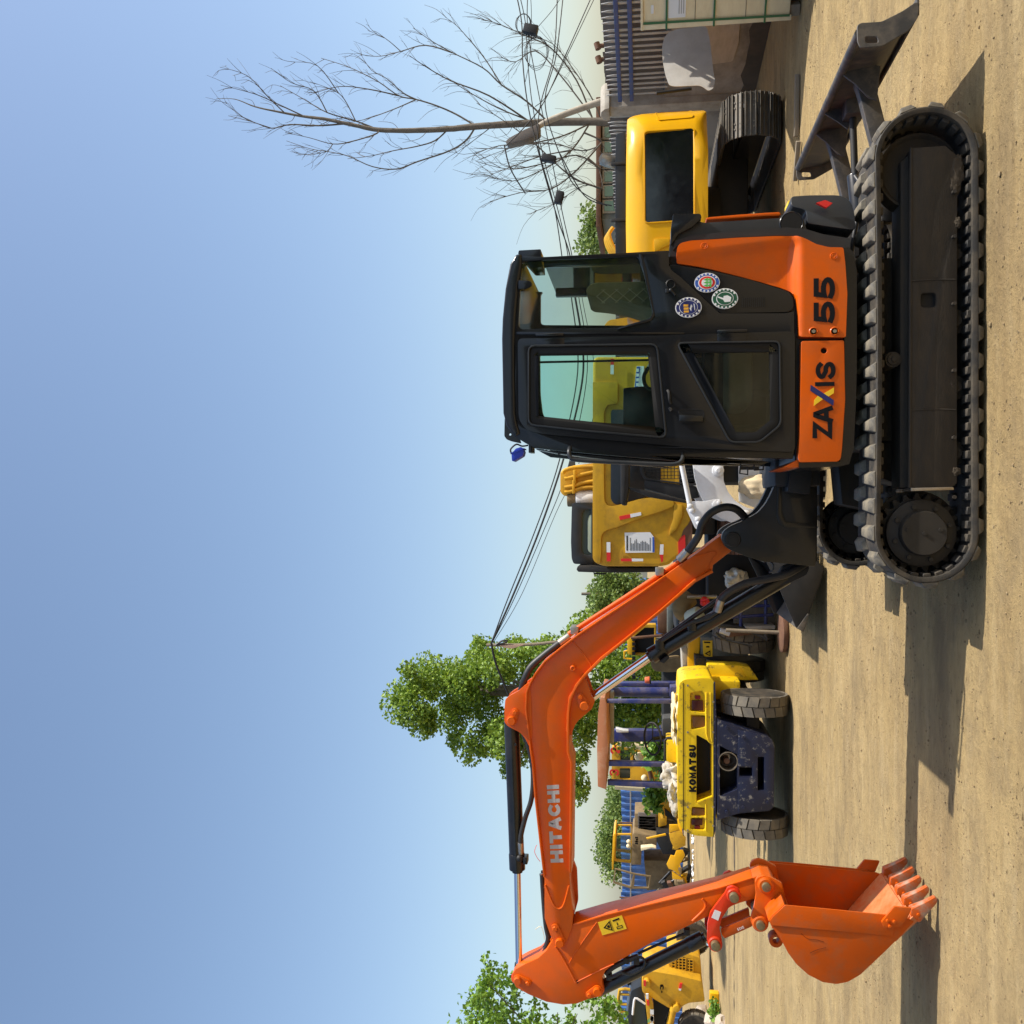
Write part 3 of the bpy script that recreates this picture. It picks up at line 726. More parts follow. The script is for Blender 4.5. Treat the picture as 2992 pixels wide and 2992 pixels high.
b = tube([(1.55, 6.0, .55), (1.75, 5.98, .52), (1.95, 6.02, .47), (2.08, 6.1, .50)], .014); mk('hose', b, 'hose', BL)

# ---- house: dark body, counterweight, orange covers
def tail(x): return max(0, x - 1.60) ** 2 * 1.9
body = [(1.668,1.635),(1.661,1.48),(1.653,1.453),(1.663,1.034),(1.65,0.905),(1.589,0.89),(1.559,0.797),(1.531,0.655),(1.461,0.651),(1.449,0.689),(1.282,0.68),(0.95,0.689),(0.907,0.689),(0.629,0.683),(0.352,0.7),(0.293,0.71),(0.283,0.73),(0.281,0.955),(1.011,0.955),(1.131,0.955),(1.129,1.369),(1.4,1.645),(1.492,1.655)]
b = slab(body, lambda x, z: 5.505 + tail(x), lambda x, z: 7.15 - tail(x), step=.055); bevel(b, .012, 2, 60)
BODY = mk('body', b, 'graph2', EX)
# slim edge line of the rear cover (raised crease)
cre = [(1.496,1.633),(1.52,1.61),(1.549,1.53),(1.556,1.274),(1.558,1.069),(1.552,0.947),(1.529,0.893),(1.495,0.839),(1.477,0.772),(1.473,0.657),(1.525,0.657),(1.553,0.799),(1.588,0.896),(1.601,1.001),(1.595,1.274),(1.577,1.53),(1.552,1.62)]
mk('rear_cover', slab(rnd(cre, .008, 2), lambda x, z: 5.487 + tail(x), lambda x, z: 5.53 + tail(x), step=.045), 'graph2', BODY)
frame = [(1.464,0.71),(1.464,0.676),(1.438,0.649),(1.335,0.631),(0.938,0.631),(0.827,0.631),(0.621,0.635),(0.347,0.648),(0.265,0.672),(0.252,0.722),(0.246,0.941),(0.275,0.941),(0.279,0.722),(0.348,0.71),(0.622,0.694),(0.951,0.697),(0.963,0.697),(1.2,0.691),(1.365,0.701)]
FRM = mk('revolving_frame', slab(frame, lambda x, z: 5.445 + tail(x) * .6, lambda x, z: 7.12 - tail(x), bev=.0, step=.06), 'graph', EX)
und = [(1.063,0.615),(0.301,0.615),(0.281,0.711),(1.065,0.711)]
mk('underside', box((.34, 5.62, .66), (1.75, 7.05, .76), .02), 'blackmat', FRM)
# counterweight lump low at the rear
cw = [(1.624,0.887),(1.703,0.891),(1.727,0.961),(1.749,0.972),(1.788,0.968),(1.797,0.954),(1.799,0.861),(1.792,0.72),(1.779,0.676),(1.742,0.645),(1.663,0.63),(1.578,0.625),(1.581,0.666),(1.601,0.775),(1.617,0.851)]
CW = mk('counterweight', slab(rnd(cw, .02), lambda x, z: 5.50 + tail(x) * .75, lambda x, z: 7.1 - tail(x), bev=.030, step=0, seg=3), 'graph2', EX)
mk('hazard_diamond', slab([(1.729,0.842),(1.742,0.795),(1.723,0.755),(1.699,0.788)], 5.475 , 5.50), 'decal_red', CW)
cwx = [(1.799,0.913)][0]
b = box(([(1.802,0.913)][0][0] - .03, 5.68, [(1.799,0.861)][0][1]), ([(1.802,0.913)][0][0] + .012, 5.82, [(1.795,0.965)][0][1]), .004); mk('warning_label', b, 'decal_yellow', CW)
# filler recess
fx, fz = [(1.629,0.974)][0]
b = lathe([(.058, 0), (.062, -.004), (.066, .0), (.066, .03), (.058, .03)], (fx, 5.50 + tail(fx), fz), seg=28); mk('filler_ring', b, 'graph', BODY)
mk('filler_recess', cyl((fx, 5.497 + tail(fx), fz), (fx, 5.52 + tail(fx), fz), .058), 'seal', BODY)
# thin orange cover on the far rear hood
oc = [(1.786,1.424),(1.792,1.405),(1.8,1.235),(1.804,1.087),(1.805,0.992),(1.795,0.979),(1.782,0.985),(1.783,1.087),(1.776,1.309),(1.775,1.42)]
mk('rear_hood', slab(oc, 5.86, 6.9, bev=.006), 'orange', BODY)
# hood latch block at the top
mk('hood_lip', slab(rnd([(1.698,1.632),(1.7,1.617),(1.695,1.478),(1.671,1.471),(1.623,1.524),(1.583,1.606),(1.54,1.631),(1.527,1.645),(1.613,1.645)], .01), 5.475, 5.56, bev=.008), 'graph', BODY)
# orange side panel "55": a relief with a bulging lower band and a raised rear rim
op = [(1.418,1.612),(1.483,1.613),(1.511,1.606),(1.527,1.586),(1.537,1.531),(1.539,1.399),(1.543,1.276),(1.544,1.072),(1.539,0.96),(1.519,0.91),(1.484,0.849),(1.465,0.782),(1.461,0.706),(1.372,0.696),(1.206,0.685),(0.964,0.693),(0.975,0.94),(1.11,0.945),(1.208,0.957),(1.238,0.985),(1.263,1.038),(1.301,1.153),(1.338,1.276),(1.373,1.399),(1.397,1.496),(1.412,1.579)]
zc = [(1.279,0.943)][0][1]
rimA = [(1.454,1.593),(1.512,0.997)]; xr0, zr0 = rimA[0]; xr1, zr1 = rimA[1]
def sst(a, b, t): t = min(1, max(0, (t - a) / (b - a))); return t * t * (3 - 2 * t)
def op_y(x, z):
    y = 5.478 + tail(x)
    y -= .050 * sst(zc + .045, zc - .015, z)               # lower band stands out
    k = (z - zr0) / (zr1 - zr0); xr = xr0 + (xr1 - xr0) * k   # rim line
    y -= .030 * sst(xr - .035, xr + .015, x) * sst(zc - .03, zc + .06, z)
    y += .010 * sst(zc + .02, zc + .12, z) * (1 - sst(xr - .2, xr - .03, x))
    return y
SP = mk('side_panel', slab(rnd(op, .012, 3), op_y, lambda x, z: 5.50 + tail(x), step=.016), 'orange', BODY, angle=50)
# orange front panel "ZAXIS"
fp = [(0.95,0.931),(0.949,0.701),(0.621,0.695),(0.347,0.712),(0.293,0.719),(0.279,0.734),(0.276,0.94),(0.298,0.948),(0.418,0.94),(0.625,0.935)]
FP = mk('front_panel', slab(rnd(fp, .012, 3), 5.432, 5.51, holes=[ellipse(*[(0.894,0.809)][0], .0165, .0165, 20)], bev=.008, seg=3), 'orange', BODY)
hx, hz = [(0.894,0.809)][0]
mk('panel_hole', cyl((hx, 5.46, hz), (hx, 5.47, hz), .022), 'seal', FP)
mk('front_corner', slab([(0.298,0.937),(0.281,0.717),(0.269,0.73),(0.249,0.966),(0.25,1.027),(0.265,1.0)], 5.46, 6.1, bev=.01), 'orange', BODY)
for (u, v) in ((1318, 1290), (1488, 1290)):
    x, z = [(1.001,0.866)][0] if u == 1318 else [(0.999,0.753)][0]
    mk('bolt_cup', lathe([(.0, .001), (.017, .001), (.021, -.004), (.025, .0), (.025, .02), (0, .02)], (x, op_y(x, z) - .001, z), seg=20), 'orange', SP)
    mk('bolt', cyl((x, op_y(x, z) - .008, z), (x, op_y(x, z) + .004, z), .011, seg=6), 'steel', SP)
for q in [(1.504,1.459),(1.415,0.758)]:
    x, z = q; mk('screw_cup', lathe([(.0, .0), (.010, -.004), (.013, .0), (.018, -.0035), (.021, .001), (.021, .015), (0, .015)], (x, op_y(x, z), z), seg=20), 'orange', SP)
# numerals and name
tq = [(1.042,0.751),(1.299,0.865)]
word('55', tq[0][0], tq[1][0], tq[0][1], tq[1][1], .027, min(op_y(tq[0][0], tq[0][1]), op_y(tq[1][0], tq[1][1] - .03)) - .0035, 'decal_black', SP, gap=.10)
ym = 5.4285
zq = [(0.409,0.764),(0.497,0.871)]; b = BM(); glyph(b, 'Z', zq[0][0], zq[0][1], zq[1][0] - zq[0][0], zq[1][1] - zq[0][1], .026, ym); mk('lettering', b, 'decal_black', FP, smooth=False); b = BM()
aq = [(0.493,0.762),(0.586,0.867)]; glyph(b, 'A', aq[0][0], aq[0][1], aq[1][0] - aq[0][0], aq[1][1] - aq[0][1], .025, ym - .0012); mk('lettering', b, 'decal_black', FP, smooth=False); b = BM()
iq = [(0.696,0.753),(0.721,0.857)]; glyph(b, 'I', iq[0][0], iq[0][1], iq[1][0] - iq[0][0], iq[1][1] - iq[0][1], .0225, ym); mk('lettering', b, 'decal_black', FP, smooth=False); b = BM()
sq = [(0.737,0.747),(0.831,0.854)]; glyph(b, 'S', sq[0][0], sq[0][1], sq[1][0] - sq[0][0], sq[1][1] - sq[0][1], .0245, ym)
mk('lettering', b, 'decal_black', FP, smooth=False)
mk('lettering', slab([(0.618,0.757),(0.588,0.76),(0.673,0.883),(0.705,0.88)], ym - .0020, ym + .002), 'decal_navy', FP)
mk('lettering', slab([(0.62,0.862),(0.588,0.864),(0.625,0.815),(0.644,0.843)], ym - .001, ym + .002), 'decal_yellow', FP); mk('lettering', slab([(0.654,0.815),(0.633,0.794),(0.657,0.757),(0.689,0.756)], ym - .001, ym + .002), 'decal_yellow', FP)
# lower dark side cover between cab and orange panel, with stickers and vent slots
lc = [(1.399,1.656),(1.406,1.645),(1.401,1.6),(1.361,1.399),(1.308,1.207),(1.248,1.031),(1.223,0.984),(1.194,0.97),(1.142,0.967),(1.119,0.997),(1.123,1.372),(1.332,1.586),(1.367,1.642)]
LC = mk('lower_side_cover', slab(rnd(lc, .015), 5.462, 5.52, bev=.010, seg=3), 'graph', BODY)
b = BM(); 
for k in range(12):
    q = [(1.206,1.246),(1.154,1.241)]; dx = [(1.206,1.246),(1.206,1.235)]; dz = (dx[1][1] - dx[0][1]) * k
    box((q[1][0], 5.4595, q[0][1] + dz - .0018), (q[0][0], 5.468, q[0][1] + dz + .0022), bm=b)
mk('vent_slots', b, 'seal', LC)
def sticker(q, rx, rz, y, rings, deco, label):
    x, z = q; o = None
    for i, (k, mm) in enumerate(rings):
        p = mk('sticker' if i == 0 else 'sticker_ring', slab(ellipse(x, z, rx * k, rz * k, 40), y - .0012 * i - .001, y + .004), mm, LC if i == 0 else o)
        if i == 0: o = p; o['label'] = label
    for name, poly, mm, dy in deco: mk(name, slab([(x + a * rx, z + c * rz) for a, c in poly], y - .0012 * len(rings) - dy, y), mm, o)
    b = BM(); 
    for k in range(18):
        a = k * math.pi / 9 + .1
        if 4 <= k <= 5 or 13 <= k <= 14: continue
        box((-.004, -.0006, -.005), (.004, .002, .005), bm=b, mtx=Matrix.Translation((x + .86 * rx * math.cos(a), y - .0036, z + .86 * rz * math.sin(a))) @ Matrix.Rotation(-a, 4, 'Y'))
    mk('sticker_print', b, 'decal_white' if rings[1][1] != 'decal_white' else 'decal_green', o)
    return o
SR = .0385
tri = lambda cx, cz, s: [(cx - s, cz - s), (cx + s, cz - s), (cx, cz + s)]
sticker([(1.298,1.443)][0], .056, .071, 5.460, [(1, 'decal_white'), (.94, 'decal_blue'), (.70, 'decal_white'), (.62, 'decal_red'), (.44, 'decal_white')],
        [('sticker_print', tri(dx, dz, .17), 'decal_lime', 0.0004 * k) for k, (dx, dz) in enumerate(((-.3, .12), (0, .12), (.3, .12), (-.3, -.16), (0, -.16), (.3, -.16)))], 'round blue and red sticker with green trees')
sticker([(1.205,1.344)][0], .058, .073, 5.460, [(1, 'decal_white'), (.92, 'decal_green'), (.66, 'decal_white'), (.60, 'decal_green')],
        [('sticker_print', [(-.32, -.42), (.1, -.48), (.3, -.2), (.24, .1), (.05, .12), (.22, .5), (.12, .56), (-.12, .14), (-.36, .02)], 'decal_white', 0)], 'round dark green sticker with a white pointing hand')
sticker([(1.158,1.547)][0], .058, .074, 5.447, [(1, 'decal_white'), (.93, 'decal_navy'), (.70, 'decal_white'), (.66, 'decal_navy')],
        [('sticker_print', [(-.5, -.02), (-.3, -.02), (-.3, .35), (-.5, .35)], 'decal_gold', 0), ('sticker_print', [(-.22, 0), (0, 0), (0, .36), (-.22, .36)], 'decal_gold', 0), ('sticker_print', [(.08, .02), (.3, .02), (.3, .38), (.08, .38)], 'decal_gold', 0),
         ('sticker_print', [(-.4, -.2), (-.1, -.08), (.3, -.2), (.1, -.3), (-.1, -.22)], 'decal_white', 0), ('sticker_print', [(-.3, -.45), (.35, -.38), (.35, -.44), (-.3, -.51)], 'decal_white', 0)], 'round navy sticker with gold lettering')

# ---- cab
CAB = thing('tmp', '', ''); bpy.data.objects.remove(CAB)
YC0, YC1 = 5.45, 6.40
outer = [(1.476,2.372),(1.49,2.531),(1.44,2.563),(1.296,2.59),(1.124,2.607),(1.008,2.611),(0.792,2.607),(0.575,2.604),(0.503,2.583),(0.437,2.537),(0.401,2.48),(0.37,2.422),(0.334,2.099),(0.285,1.569),(0.319,1.761),(0.308,1.346),(0.298,0.973),(0.351,0.965),(1.001,0.965),(1.122,0.965),(1.111,1.007),(1.121,1.373),(1.33,1.587),(1.373,1.641),(1.401,1.655),(1.486,1.656)]
doorhole = [(0.991,2.509),(0.988,1.569),(0.994,1.761),(0.99,0.987),(0.351,0.98),(0.348,0.987),(0.381,1.569),(0.434,2.099),(0.466,2.386),(0.49,2.465),(0.538,2.505)]
rwin = rnd([(1.085,2.518),(1.308,2.509),(1.452,2.498),(1.458,2.372),(1.457,1.831),(1.37,1.799),(1.135,1.747),(1.104,1.764),(1.054,1.951),(1.062,2.505)], .02)
b = slab(outer, YC0, YC0 + .05, holes=[doorhole, rwin], bev=.006)
CAB = mk('cab', b, 'graph', EX)
farwinA = rnd([(1.08,2.493),(1.072,1.738),(0.584,1.705),(0.551,1.738),(0.61,2.427),(0.653,2.473),(0.796,2.49)], .03)
farwinB = rnd([(1.489,2.488),(1.262,2.488),(1.239,1.795),(1.467,1.795)], .03)
mk('cab_far_side', slab(outer, YC1 - .05, YC1, holes=[farwinA, farwinB], bev=.006), 'graph', CAB)
roof = [(1.496,2.498),(1.497,2.531),(1.44,2.566),(1.296,2.594),(1.124,2.611),(1.008,2.615),(0.792,2.611),(0.575,2.607),(0.503,2.588),(0.437,2.54),(0.451,2.505),(0.516,2.525),(0.574,2.534),(0.79,2.538),(1.006,2.539),(1.122,2.534),(1.308,2.518),(1.437,2.498)]
mk('roof', slab(roof, YC0 - .012, YC1 + .012, bev=.022, seg=4), 'graph', CAB)
# pillar between door and rear window: slim ridge
mk('pillar_trim', slab([(1.046,2.529),(1.017,1.569),(1.008,1.569),(1.03,2.529)], 5.443, 5.46, bev=.002), 'graph', CAB)
mk('window_rim', slab(rnd([(1.467,1.827),(1.472,1.81),(1.384,1.785),(1.136,1.739),(1.118,1.736),(1.087,1.758),(1.041,1.947),(1.049,1.947),(1.099,1.764),(1.133,1.747),(1.366,1.799)], .004), 5.438, 5.46, bev=.003), 'graph', CAB)
mk('rear_side_glass', slab([((x - .0), z) for x, z in rwin], YC0 + .010, YC0 + .015), 'glass_l', CAB)
# rear wall and rear glass
rx0, rz0 = [(1.471,1.817)][0]; rx1, rz1 = [(1.476,2.379)][0]
mk('rear_glass', slab([(rx0 - .012, rz0), (rx0 - .006, rz0), (rx1 - .006, rz1), (rx1 - .012, rz1)], YC0 + .06, YC1 - .06), 'glass_l', CAB)
mk('rear_wall', slab([(rx0 - .05, .95), (rx0 - .006, .95), (rx0 - .006, rz0), (rx0 - .05, rz0)], YC0 + .051, YC1 - .051), 'graph', CAB)
for y in (YC0 + .051, YC1 - .12): mk('rear_pillar', slab([(rx0 - .04, rz0), (rx0 - .004, rz0), (rx1 - .004, rz1), (rx1 - .04, rz1)], y, y + .055, bev=.006), 'graph', CAB)
# front: windscreen and frame
w0 = [(0.382,2.422)][0]; w1 = [(0.32,1.415)][0]; w2 = [(0.308,0.973)][0]
mk('windscreen', slab([(w0[0] + .012, w0[1]), (w0[0] + .017, w0[1]), (w1[0] + .017, w1[1]), (w1[0] + .012, w1[1])], YC0 + .052, YC1 - .052), 'glass', CAB)
mk('front_wall', slab([(w1[0] + .008, w1[1]), (w1[0] + .05, w1[1]), (w2[0] + .05, w2[1]), (w2[0] + .008, w2[1])], YC0 + .052, YC1 - .052), 'graph', CAB)
mk('floor', box((w2[0] + .06, YC0 + .052, w2[1] + .01), (rx0 - .052, YC1 - .052, w2[1] + .05)), 'innerlt', CAB)
mk('inner_trim', slab([(1.019,1.636),(1.003,1.007),(0.33,1.007),(0.334,1.373)], YC1 - .075, YC1 - .053), 'innerlt', CAB)
# front corner channel and grab rail
mk('front_channel', slab([(0.367,2.424),(0.343,2.304),(0.314,2.102),(0.29,1.888),(0.269,1.567),(0.304,1.761),(0.284,1.342),(0.265,1.136),(0.285,1.095),(0.308,1.342),(0.322,1.761),(0.287,1.567),(0.337,2.102)], 5.51, 5.62, bev=.004), 'black', CAB)
b = tube([(0.379,5.46,2.218), (0.35,5.43,2.222), (0.316,5.42,2.215), (0.297,5.42,2.169), (0.28,5.42,1.887), (0.27,5.42,1.678), (0.274,5.42,1.609), (0.299,5.43,1.581), (0.33,5.46,1.58)], .0125, n=8); mk('grab_rail', b, 'graph2', CAB)
for q in (((0.368,5.52,2.306), (0.339,5.52,2.291), (0.346,5.52,2.255)), ((0.282,5.52,1.25), (0.22,5.52,1.256), (0.213,5.52,1.212), (0.252,5.52,1.212)), ((0.28,5.52,1.176), (0.238,5.52,1.175), (0.241,5.52,1.126), (0.279,5.52,1.123))):
    mk('wire_bracket', tube(q, .005, seg=8, n=1), 'blackmat', CAB)
# roof fittings
lug = rnd([(0.551,2.607),(0.446,2.609),(0.426,2.595),(0.414,2.565),(0.401,2.508),(0.434,2.519),(0.493,2.574)], .008)
mk('lifting_eye', slab(lug, 5.50, 5.515, holes=[ellipse(*[(0.455,2.574)][0], .0068, .0068, 14)], bev=.001, seg=1), 'graph', CAB)
mk('rear_lamp_box', slab(rnd([(1.503,2.524),(1.525,2.519),(1.527,2.39),(1.421,2.384),(1.421,2.441),(1.487,2.501)], .006), 5.47, 5.66, bev=.004), 'graph', CAB)
mk('bracket', slab(rnd([(1.34,2.515),(1.336,2.457),(1.323,2.437),(1.307,2.439),(1.29,2.468),(1.29,2.516)], .006), 5.425, 5.445, bev=.002), 'graph', CAB)
mk('lamp_bracket', box(tuple(min(a, b_) for a, b_ in zip((0.344,5.46,2.461), (0.429,5.56,2.435))), tuple(max(a, b_) for a, b_ in zip((0.344,5.46,2.461), (0.429,5.56,2.435))), .004), 'graph', CAB)
LT = mk('work_lamp', slab(rnd([(0.336,2.561),(0.369,2.537),(0.379,2.504),(0.354,2.488),(0.328,2.494),(0.296,2.548),(0.297,2.558)], .006), 5.46, 5.56, bev=.004), 'bluelight', CAB)
b = BM()
for k in range(6):
    q = [(0.345,2.552),(0.368,2.496)]; x = q[0][0] + (q[1][0] - q[0][0]) * k / 5; z = q[0][1] + (q[1][1] - q[0][1]) * k / 5; box((x - .003, 5.455, z - .010), (x + .003, 5.565, z + .012), bm=b)
mk('cooling_fin', b, 'bluelight', LT)
mk('lamp_stay', tube([(0.338,5.48,2.563), (0.367,5.48,2.568), (0.395,5.48,2.535), (0.386,5.5,2.504), (0.39,5.5,2.468)], .005, seg=8), 'graph2', LT)
# ---- door
dout = rnd([(1.004,2.52),(1.004,2.414),(1.0,1.569),(1.005,1.761),(1.002,1.395),(1.006,1.008),(1.0,0.966),(0.333,0.965),(0.35,1.347),(0.369,1.761),(0.368,1.569),(0.421,2.099),(0.452,2.385),(0.475,2.471),(0.537,2.515)], .03)
dw1o = rnd([(0.958,2.454),(0.949,1.726),(0.423,1.674),(0.467,2.134),(0.506,2.454)], .035)
dw2o = rnd([(0.953,1.61),(0.948,1.05),(0.488,1.043),(0.392,1.158),(0.393,1.317)], .030)
def inset(poly, d):
    c = Vector((sum(p[0] for p in poly) / len(poly), sum(p[1] for p in poly) / len(poly))); out = []; n = len(poly)
    A = sum(poly[i][0] * poly[(i + 1) % n][1] - poly[(i + 1) % n][0] * poly[i][1] for i in range(n)); sg = 1 if A > 0 else -1
    for i in range(n):
        a = Vector(poly[i - 1]); p = Vector(poly[i]); q = Vector(poly[(i + 1) % n])
        e = (q - a).normalized(); nn = Vector((-e.y, e.x)) * sg; out.append(tuple(p + nn * d))
    return out
DOOR = mk('door', slab(dout, 5.428, 5.45, holes=[dw1o, dw2o], bev=.006, seg=3), 'graph', CAB)
for k, dw in enumerate((dw1o, dw2o)):
    mk('window_seal', slab(inset(dw, .002), 5.433, 5.447, holes=[inset(inset(dw, .028), .026)], bev=.003), 'seal', DOOR)
    mk('window_frame', slab(inset(dw, -.007), 5.4195, 5.4285, holes=[inset(dw, .003)], bev=.0035, seg=2), 'graph2', DOOR)
    mk('door_glass', slab(inset(dw, .024), 5.440, 5.445), 'glass' if k == 0 else 'glass_dark', DOOR)
for q in ([(1.023,2.415),(1.001,2.254)], [(1.017,1.389),(1.001,1.226)]):
    (xa, za), (xb, zb) = q; mk('hinge', cyl((xa - .003, 5.422, zb), (xa - .003, 5.422, za), .0085, seg=14, bev=.002), 'graph', DOOR)
for q in ([(0.999,2.41),(0.958,2.25)], [(1.003,1.388),(0.953,1.228)]):
    (xa, za), (xb, zb) = q; mk('hinge_plate', box((xb, 5.421, zb), (xa, 5.429, za), .003), 'graph', DOOR)
ho = rnd([(0.573,1.607),(0.585,1.588),(0.579,1.471),(0.564,1.456),(0.501,1.46),(0.502,1.595)], .012)
H = mk('handle_recess', slab(ho, 5.4265, 5.44, holes=[inset(ho, .008)], bev=.002), 'seal', DOOR); mk('handle_cup', slab(inset(ho, .004), 5.4275, 5.4278), 'seal', DOOR)
mk('door_handle', slab(rnd([(0.549,1.601),(0.538,1.468),(0.508,1.469),(0.51,1.598)], .005), 5.412, 5.427, bev=.004), 'black', DOOR)
x, z = [(0.581,1.649)][0]; mk('key_lock', lathe([(0, -.008), (.009, -.008), (.012, -.004), (.012, .01), (0, .01)], (x, 5.426, z), seg=18), 'chrome', DOOR)
mk('latch', tube([(0.687,5.424,1.664), (0.673,5.41,1.657), (0.634,5.41,1.654), (0.613,5.424,1.647)], .008, seg=8), 'blackmat', DOOR)
x, z = [(1.294,1.646)][0]
K = mk('door_stop', lathe([(0, .004), (.020, .004), (.024, -.004), (.028, .0), (.028, .01), (0, .01)], (x, 5.448, z), seg=26), 'seal', CAB)
b = BM(); x, z = [(1.255,1.647)][0]; blob((x, 5.425, z), (.010, .010, .010), 2, 0, bm=b); cyl((x, 5.43, z), (x - .002, 5.45, z + .012), .006, bm=b); cyl((x, 5.43, z - .004), (x - .025, 5.445, z - .025), .006, bm=b)
box((x - .012, 5.435, z + .010), (x + .012, 5.447, z + .030), .003, bm=b); mk('stop_ball', b, 'graph2', K)
# ---- interior
seat = rnd([(1.322,2.146),(1.363,2.127),(1.378,2.086),(1.376,1.796),(1.362,1.556),(1.155,1.556),(1.221,1.788),(1.27,1.929),(1.29,2.041),(1.298,2.116)], .03)
ST = mk('seat_backrest', slab(seat, 5.70, 6.17, bev=.05, seg=4), 'seat', CAB)
b = BM(); 
for i in range(6):
    for sgn in (1, -1):
        q = [(1.34,2.128),(1.209,1.73)]; x0, z0 = q[0]; x1, z1 = q[1]
        zA = z0 + (z1 - z0) * (i - 1) / 5; 
        pts = [(x0 - .005 - t * .085, 5.697, zA - sgn * t * .10 + (.0 if sgn > 0 else -.10)) for t in (0, .5, 1)]
        pts = [p for p in pts if z1 - .02 < p[2] < z0 - .03]
        if len(pts) > 1: tube(pts, .0022, seg=6, n=1, bm=b)
mk('quilt_stitching', b, 'crate', ST)
mk('seat_cushion', box((.62, 5.70, 1.16), (1.18, 6.17, 1.30), .05, seg=4), 'seat', CAB)
mk('seat_base', box((.72, 5.76, .96), (1.12, 6.1, 1.17), .02), 'inner', CAB)
mk('console', box((.55, 6.17, 1.0), (1.2, 6.33, 1.42), .03), 'inner', CAB)
MON = mk('monitor', slab(rnd([(0.787,1.925),(0.797,1.784),(0.745,1.541),(0.501,1.541),(0.529,1.929)], .01), 6.05, 6.12, bev=.008), 'black', CAB)
mk('monitor_arm', cyl((.35, 6.1, 1.0), (.42, 6.1, 1.45), .015, seg=10), 'inner', CAB)
mk('control_lever', tube([(0.85,5.9,1.55), (0.762,5.9,1.728), (0.778,5.9,1.784), (0.84,5.9,1.796), (0.908,5.9,1.758)], .012, seg=10), 'inner', CAB)
mk('grab_post', cyl((1.002,6.3,2.494), (1.001,6.3,1.767), .0075, seg=8), 'blackmat', CAB)
for (y) in (5.75, 5.95):
    mk('travel_pedal', box((.42, y, 1.0), (.50, y + .1, 1.03), .006), 'inner', CAB); mk('travel_lever', tube([(.48, y + .05, 1.0), (.46, y + .05, 1.25), (.40, y + .05, 1.42)], .009, seg=8), 'inner', CAB)
mk('document_card', slab([(0.927,1.275),(0.927,1.106),(0.899,1.118),(0.901,1.279)], 6.30, 6.303), 'decal_white', CAB)
mk('document_card', slab([(0.9,1.236),(0.898,1.121),(0.871,1.133),(0.878,1.244)], 6.30, 6.303), 'decal_yellow', CAB)

# ---- swing post
sp = [(-0.171,1.298),(-0.133,1.29),(-0.106,1.263),(-0.081,1.222),(-0.061,1.168),(-0.005,1.068),(0.05,1.021),(0.104,0.991),(0.159,0.967),(0.221,0.947),(0.282,0.937),(0.286,0.696),(-0.074,0.694),(-0.346,0.706),(-0.348,0.722),(-0.331,0.901),(-0.32,1.034),(-0.291,1.128),(-0.25,1.236),(-0.219,1.28)]
hole = None
SW = mk('swing_post', slab(rnd(sp, .02), 6.28, 6.36, bev=.008), 'black', EX)
mk('far_cheek', slab(rnd(sp, .02), 6.64, 6.72, bev=.008), 'black', SW)
mk('post_core', slab([(0.064,0.952),(0.272,0.681),(-0.325,0.681),(-0.313,0.952),(-0.145,1.02)], 6.361, 6.639, bev=.01), 'blackmat', SW)
mk('cheek_rib', slab(rnd([(0.159,0.945),(0.268,0.929),(0.268,0.919),(-0.005,0.919),(-0.067,0.896),(-0.077,0.704),(-0.101,0.704),(-0.098,0.896),(-0.074,0.935),(-0.026,0.949)], .01), 6.268, 6.281, bev=.004), 'black', SW)
mk('cover_plate', slab([(0.279,0.888),(0.278,0.753),(0.111,0.772),(0.128,0.907)], 6.10, 6.28, bev=.006), 'blackmat', SW)
px_, pz_ = [(-0.178,1.226)][0]
b = BM(); lathe([(0, -.028), (.022, -.028), (.026, -.022), (.046, -.022), (.050, -.016), (.050, .01), (0, .01)], (px_, 6.28, pz_), seg=28, bm=b); cyl((px_, 6.25, pz_), (px_, 6.74, pz_), .03, bm=b); mk('boom_pin', b, 'blackmat', SW)
mk('swing_base', box((.16, 6.15, .70), (.55, 6.8, .98), .03), 'blackmat', SW)
mk('post_hose', tube([(-0.319,6.3,0.988), (-0.341,6.27,0.972), (-0.375,6.27,0.975), (-0.391,6.3,0.992)], .006, seg=8), 'hose', SW)

# ---- boom
YB0, YB1 = 6.395, 6.605
bo = [(-0.237,1.197),(-0.231,1.252),(-0.196,1.283),(-0.146,1.283),(-0.269,1.444),(-0.421,1.656),(-0.568,1.861),(-0.707,2.068),(-0.822,2.235),(-0.919,2.361),(-1.013,2.467),(-1.094,2.53),(-1.163,2.569),(-1.226,2.592),(-1.341,2.597),(-1.467,2.58),(-1.593,2.564),(-1.716,2.548),(-1.925,2.533),(-2.248,2.492),(-2.494,2.465),(-2.761,2.464),(-2.864,2.428),(-2.93,2.394),(-2.952,2.356),(-2.932,2.326),(-2.885,2.304),(-2.807,2.276),(-2.721,2.269),(-2.542,2.29),(-2.466,2.294),(-2.105,2.285),(-1.687,2.28),(-1.618,2.307),(-1.358,2.309),(-1.265,2.294),(-1.176,2.256),(-1.103,2.202),(-0.983,2.085),(-0.836,1.902),(-0.642,1.672),(-0.458,1.469),(-0.388,1.347),(-0.351,1.342),(-0.259,1.225)]
BOOM = mk('boom', slab(bo, YB0, YB1, bev=.006), 'orange', EX)
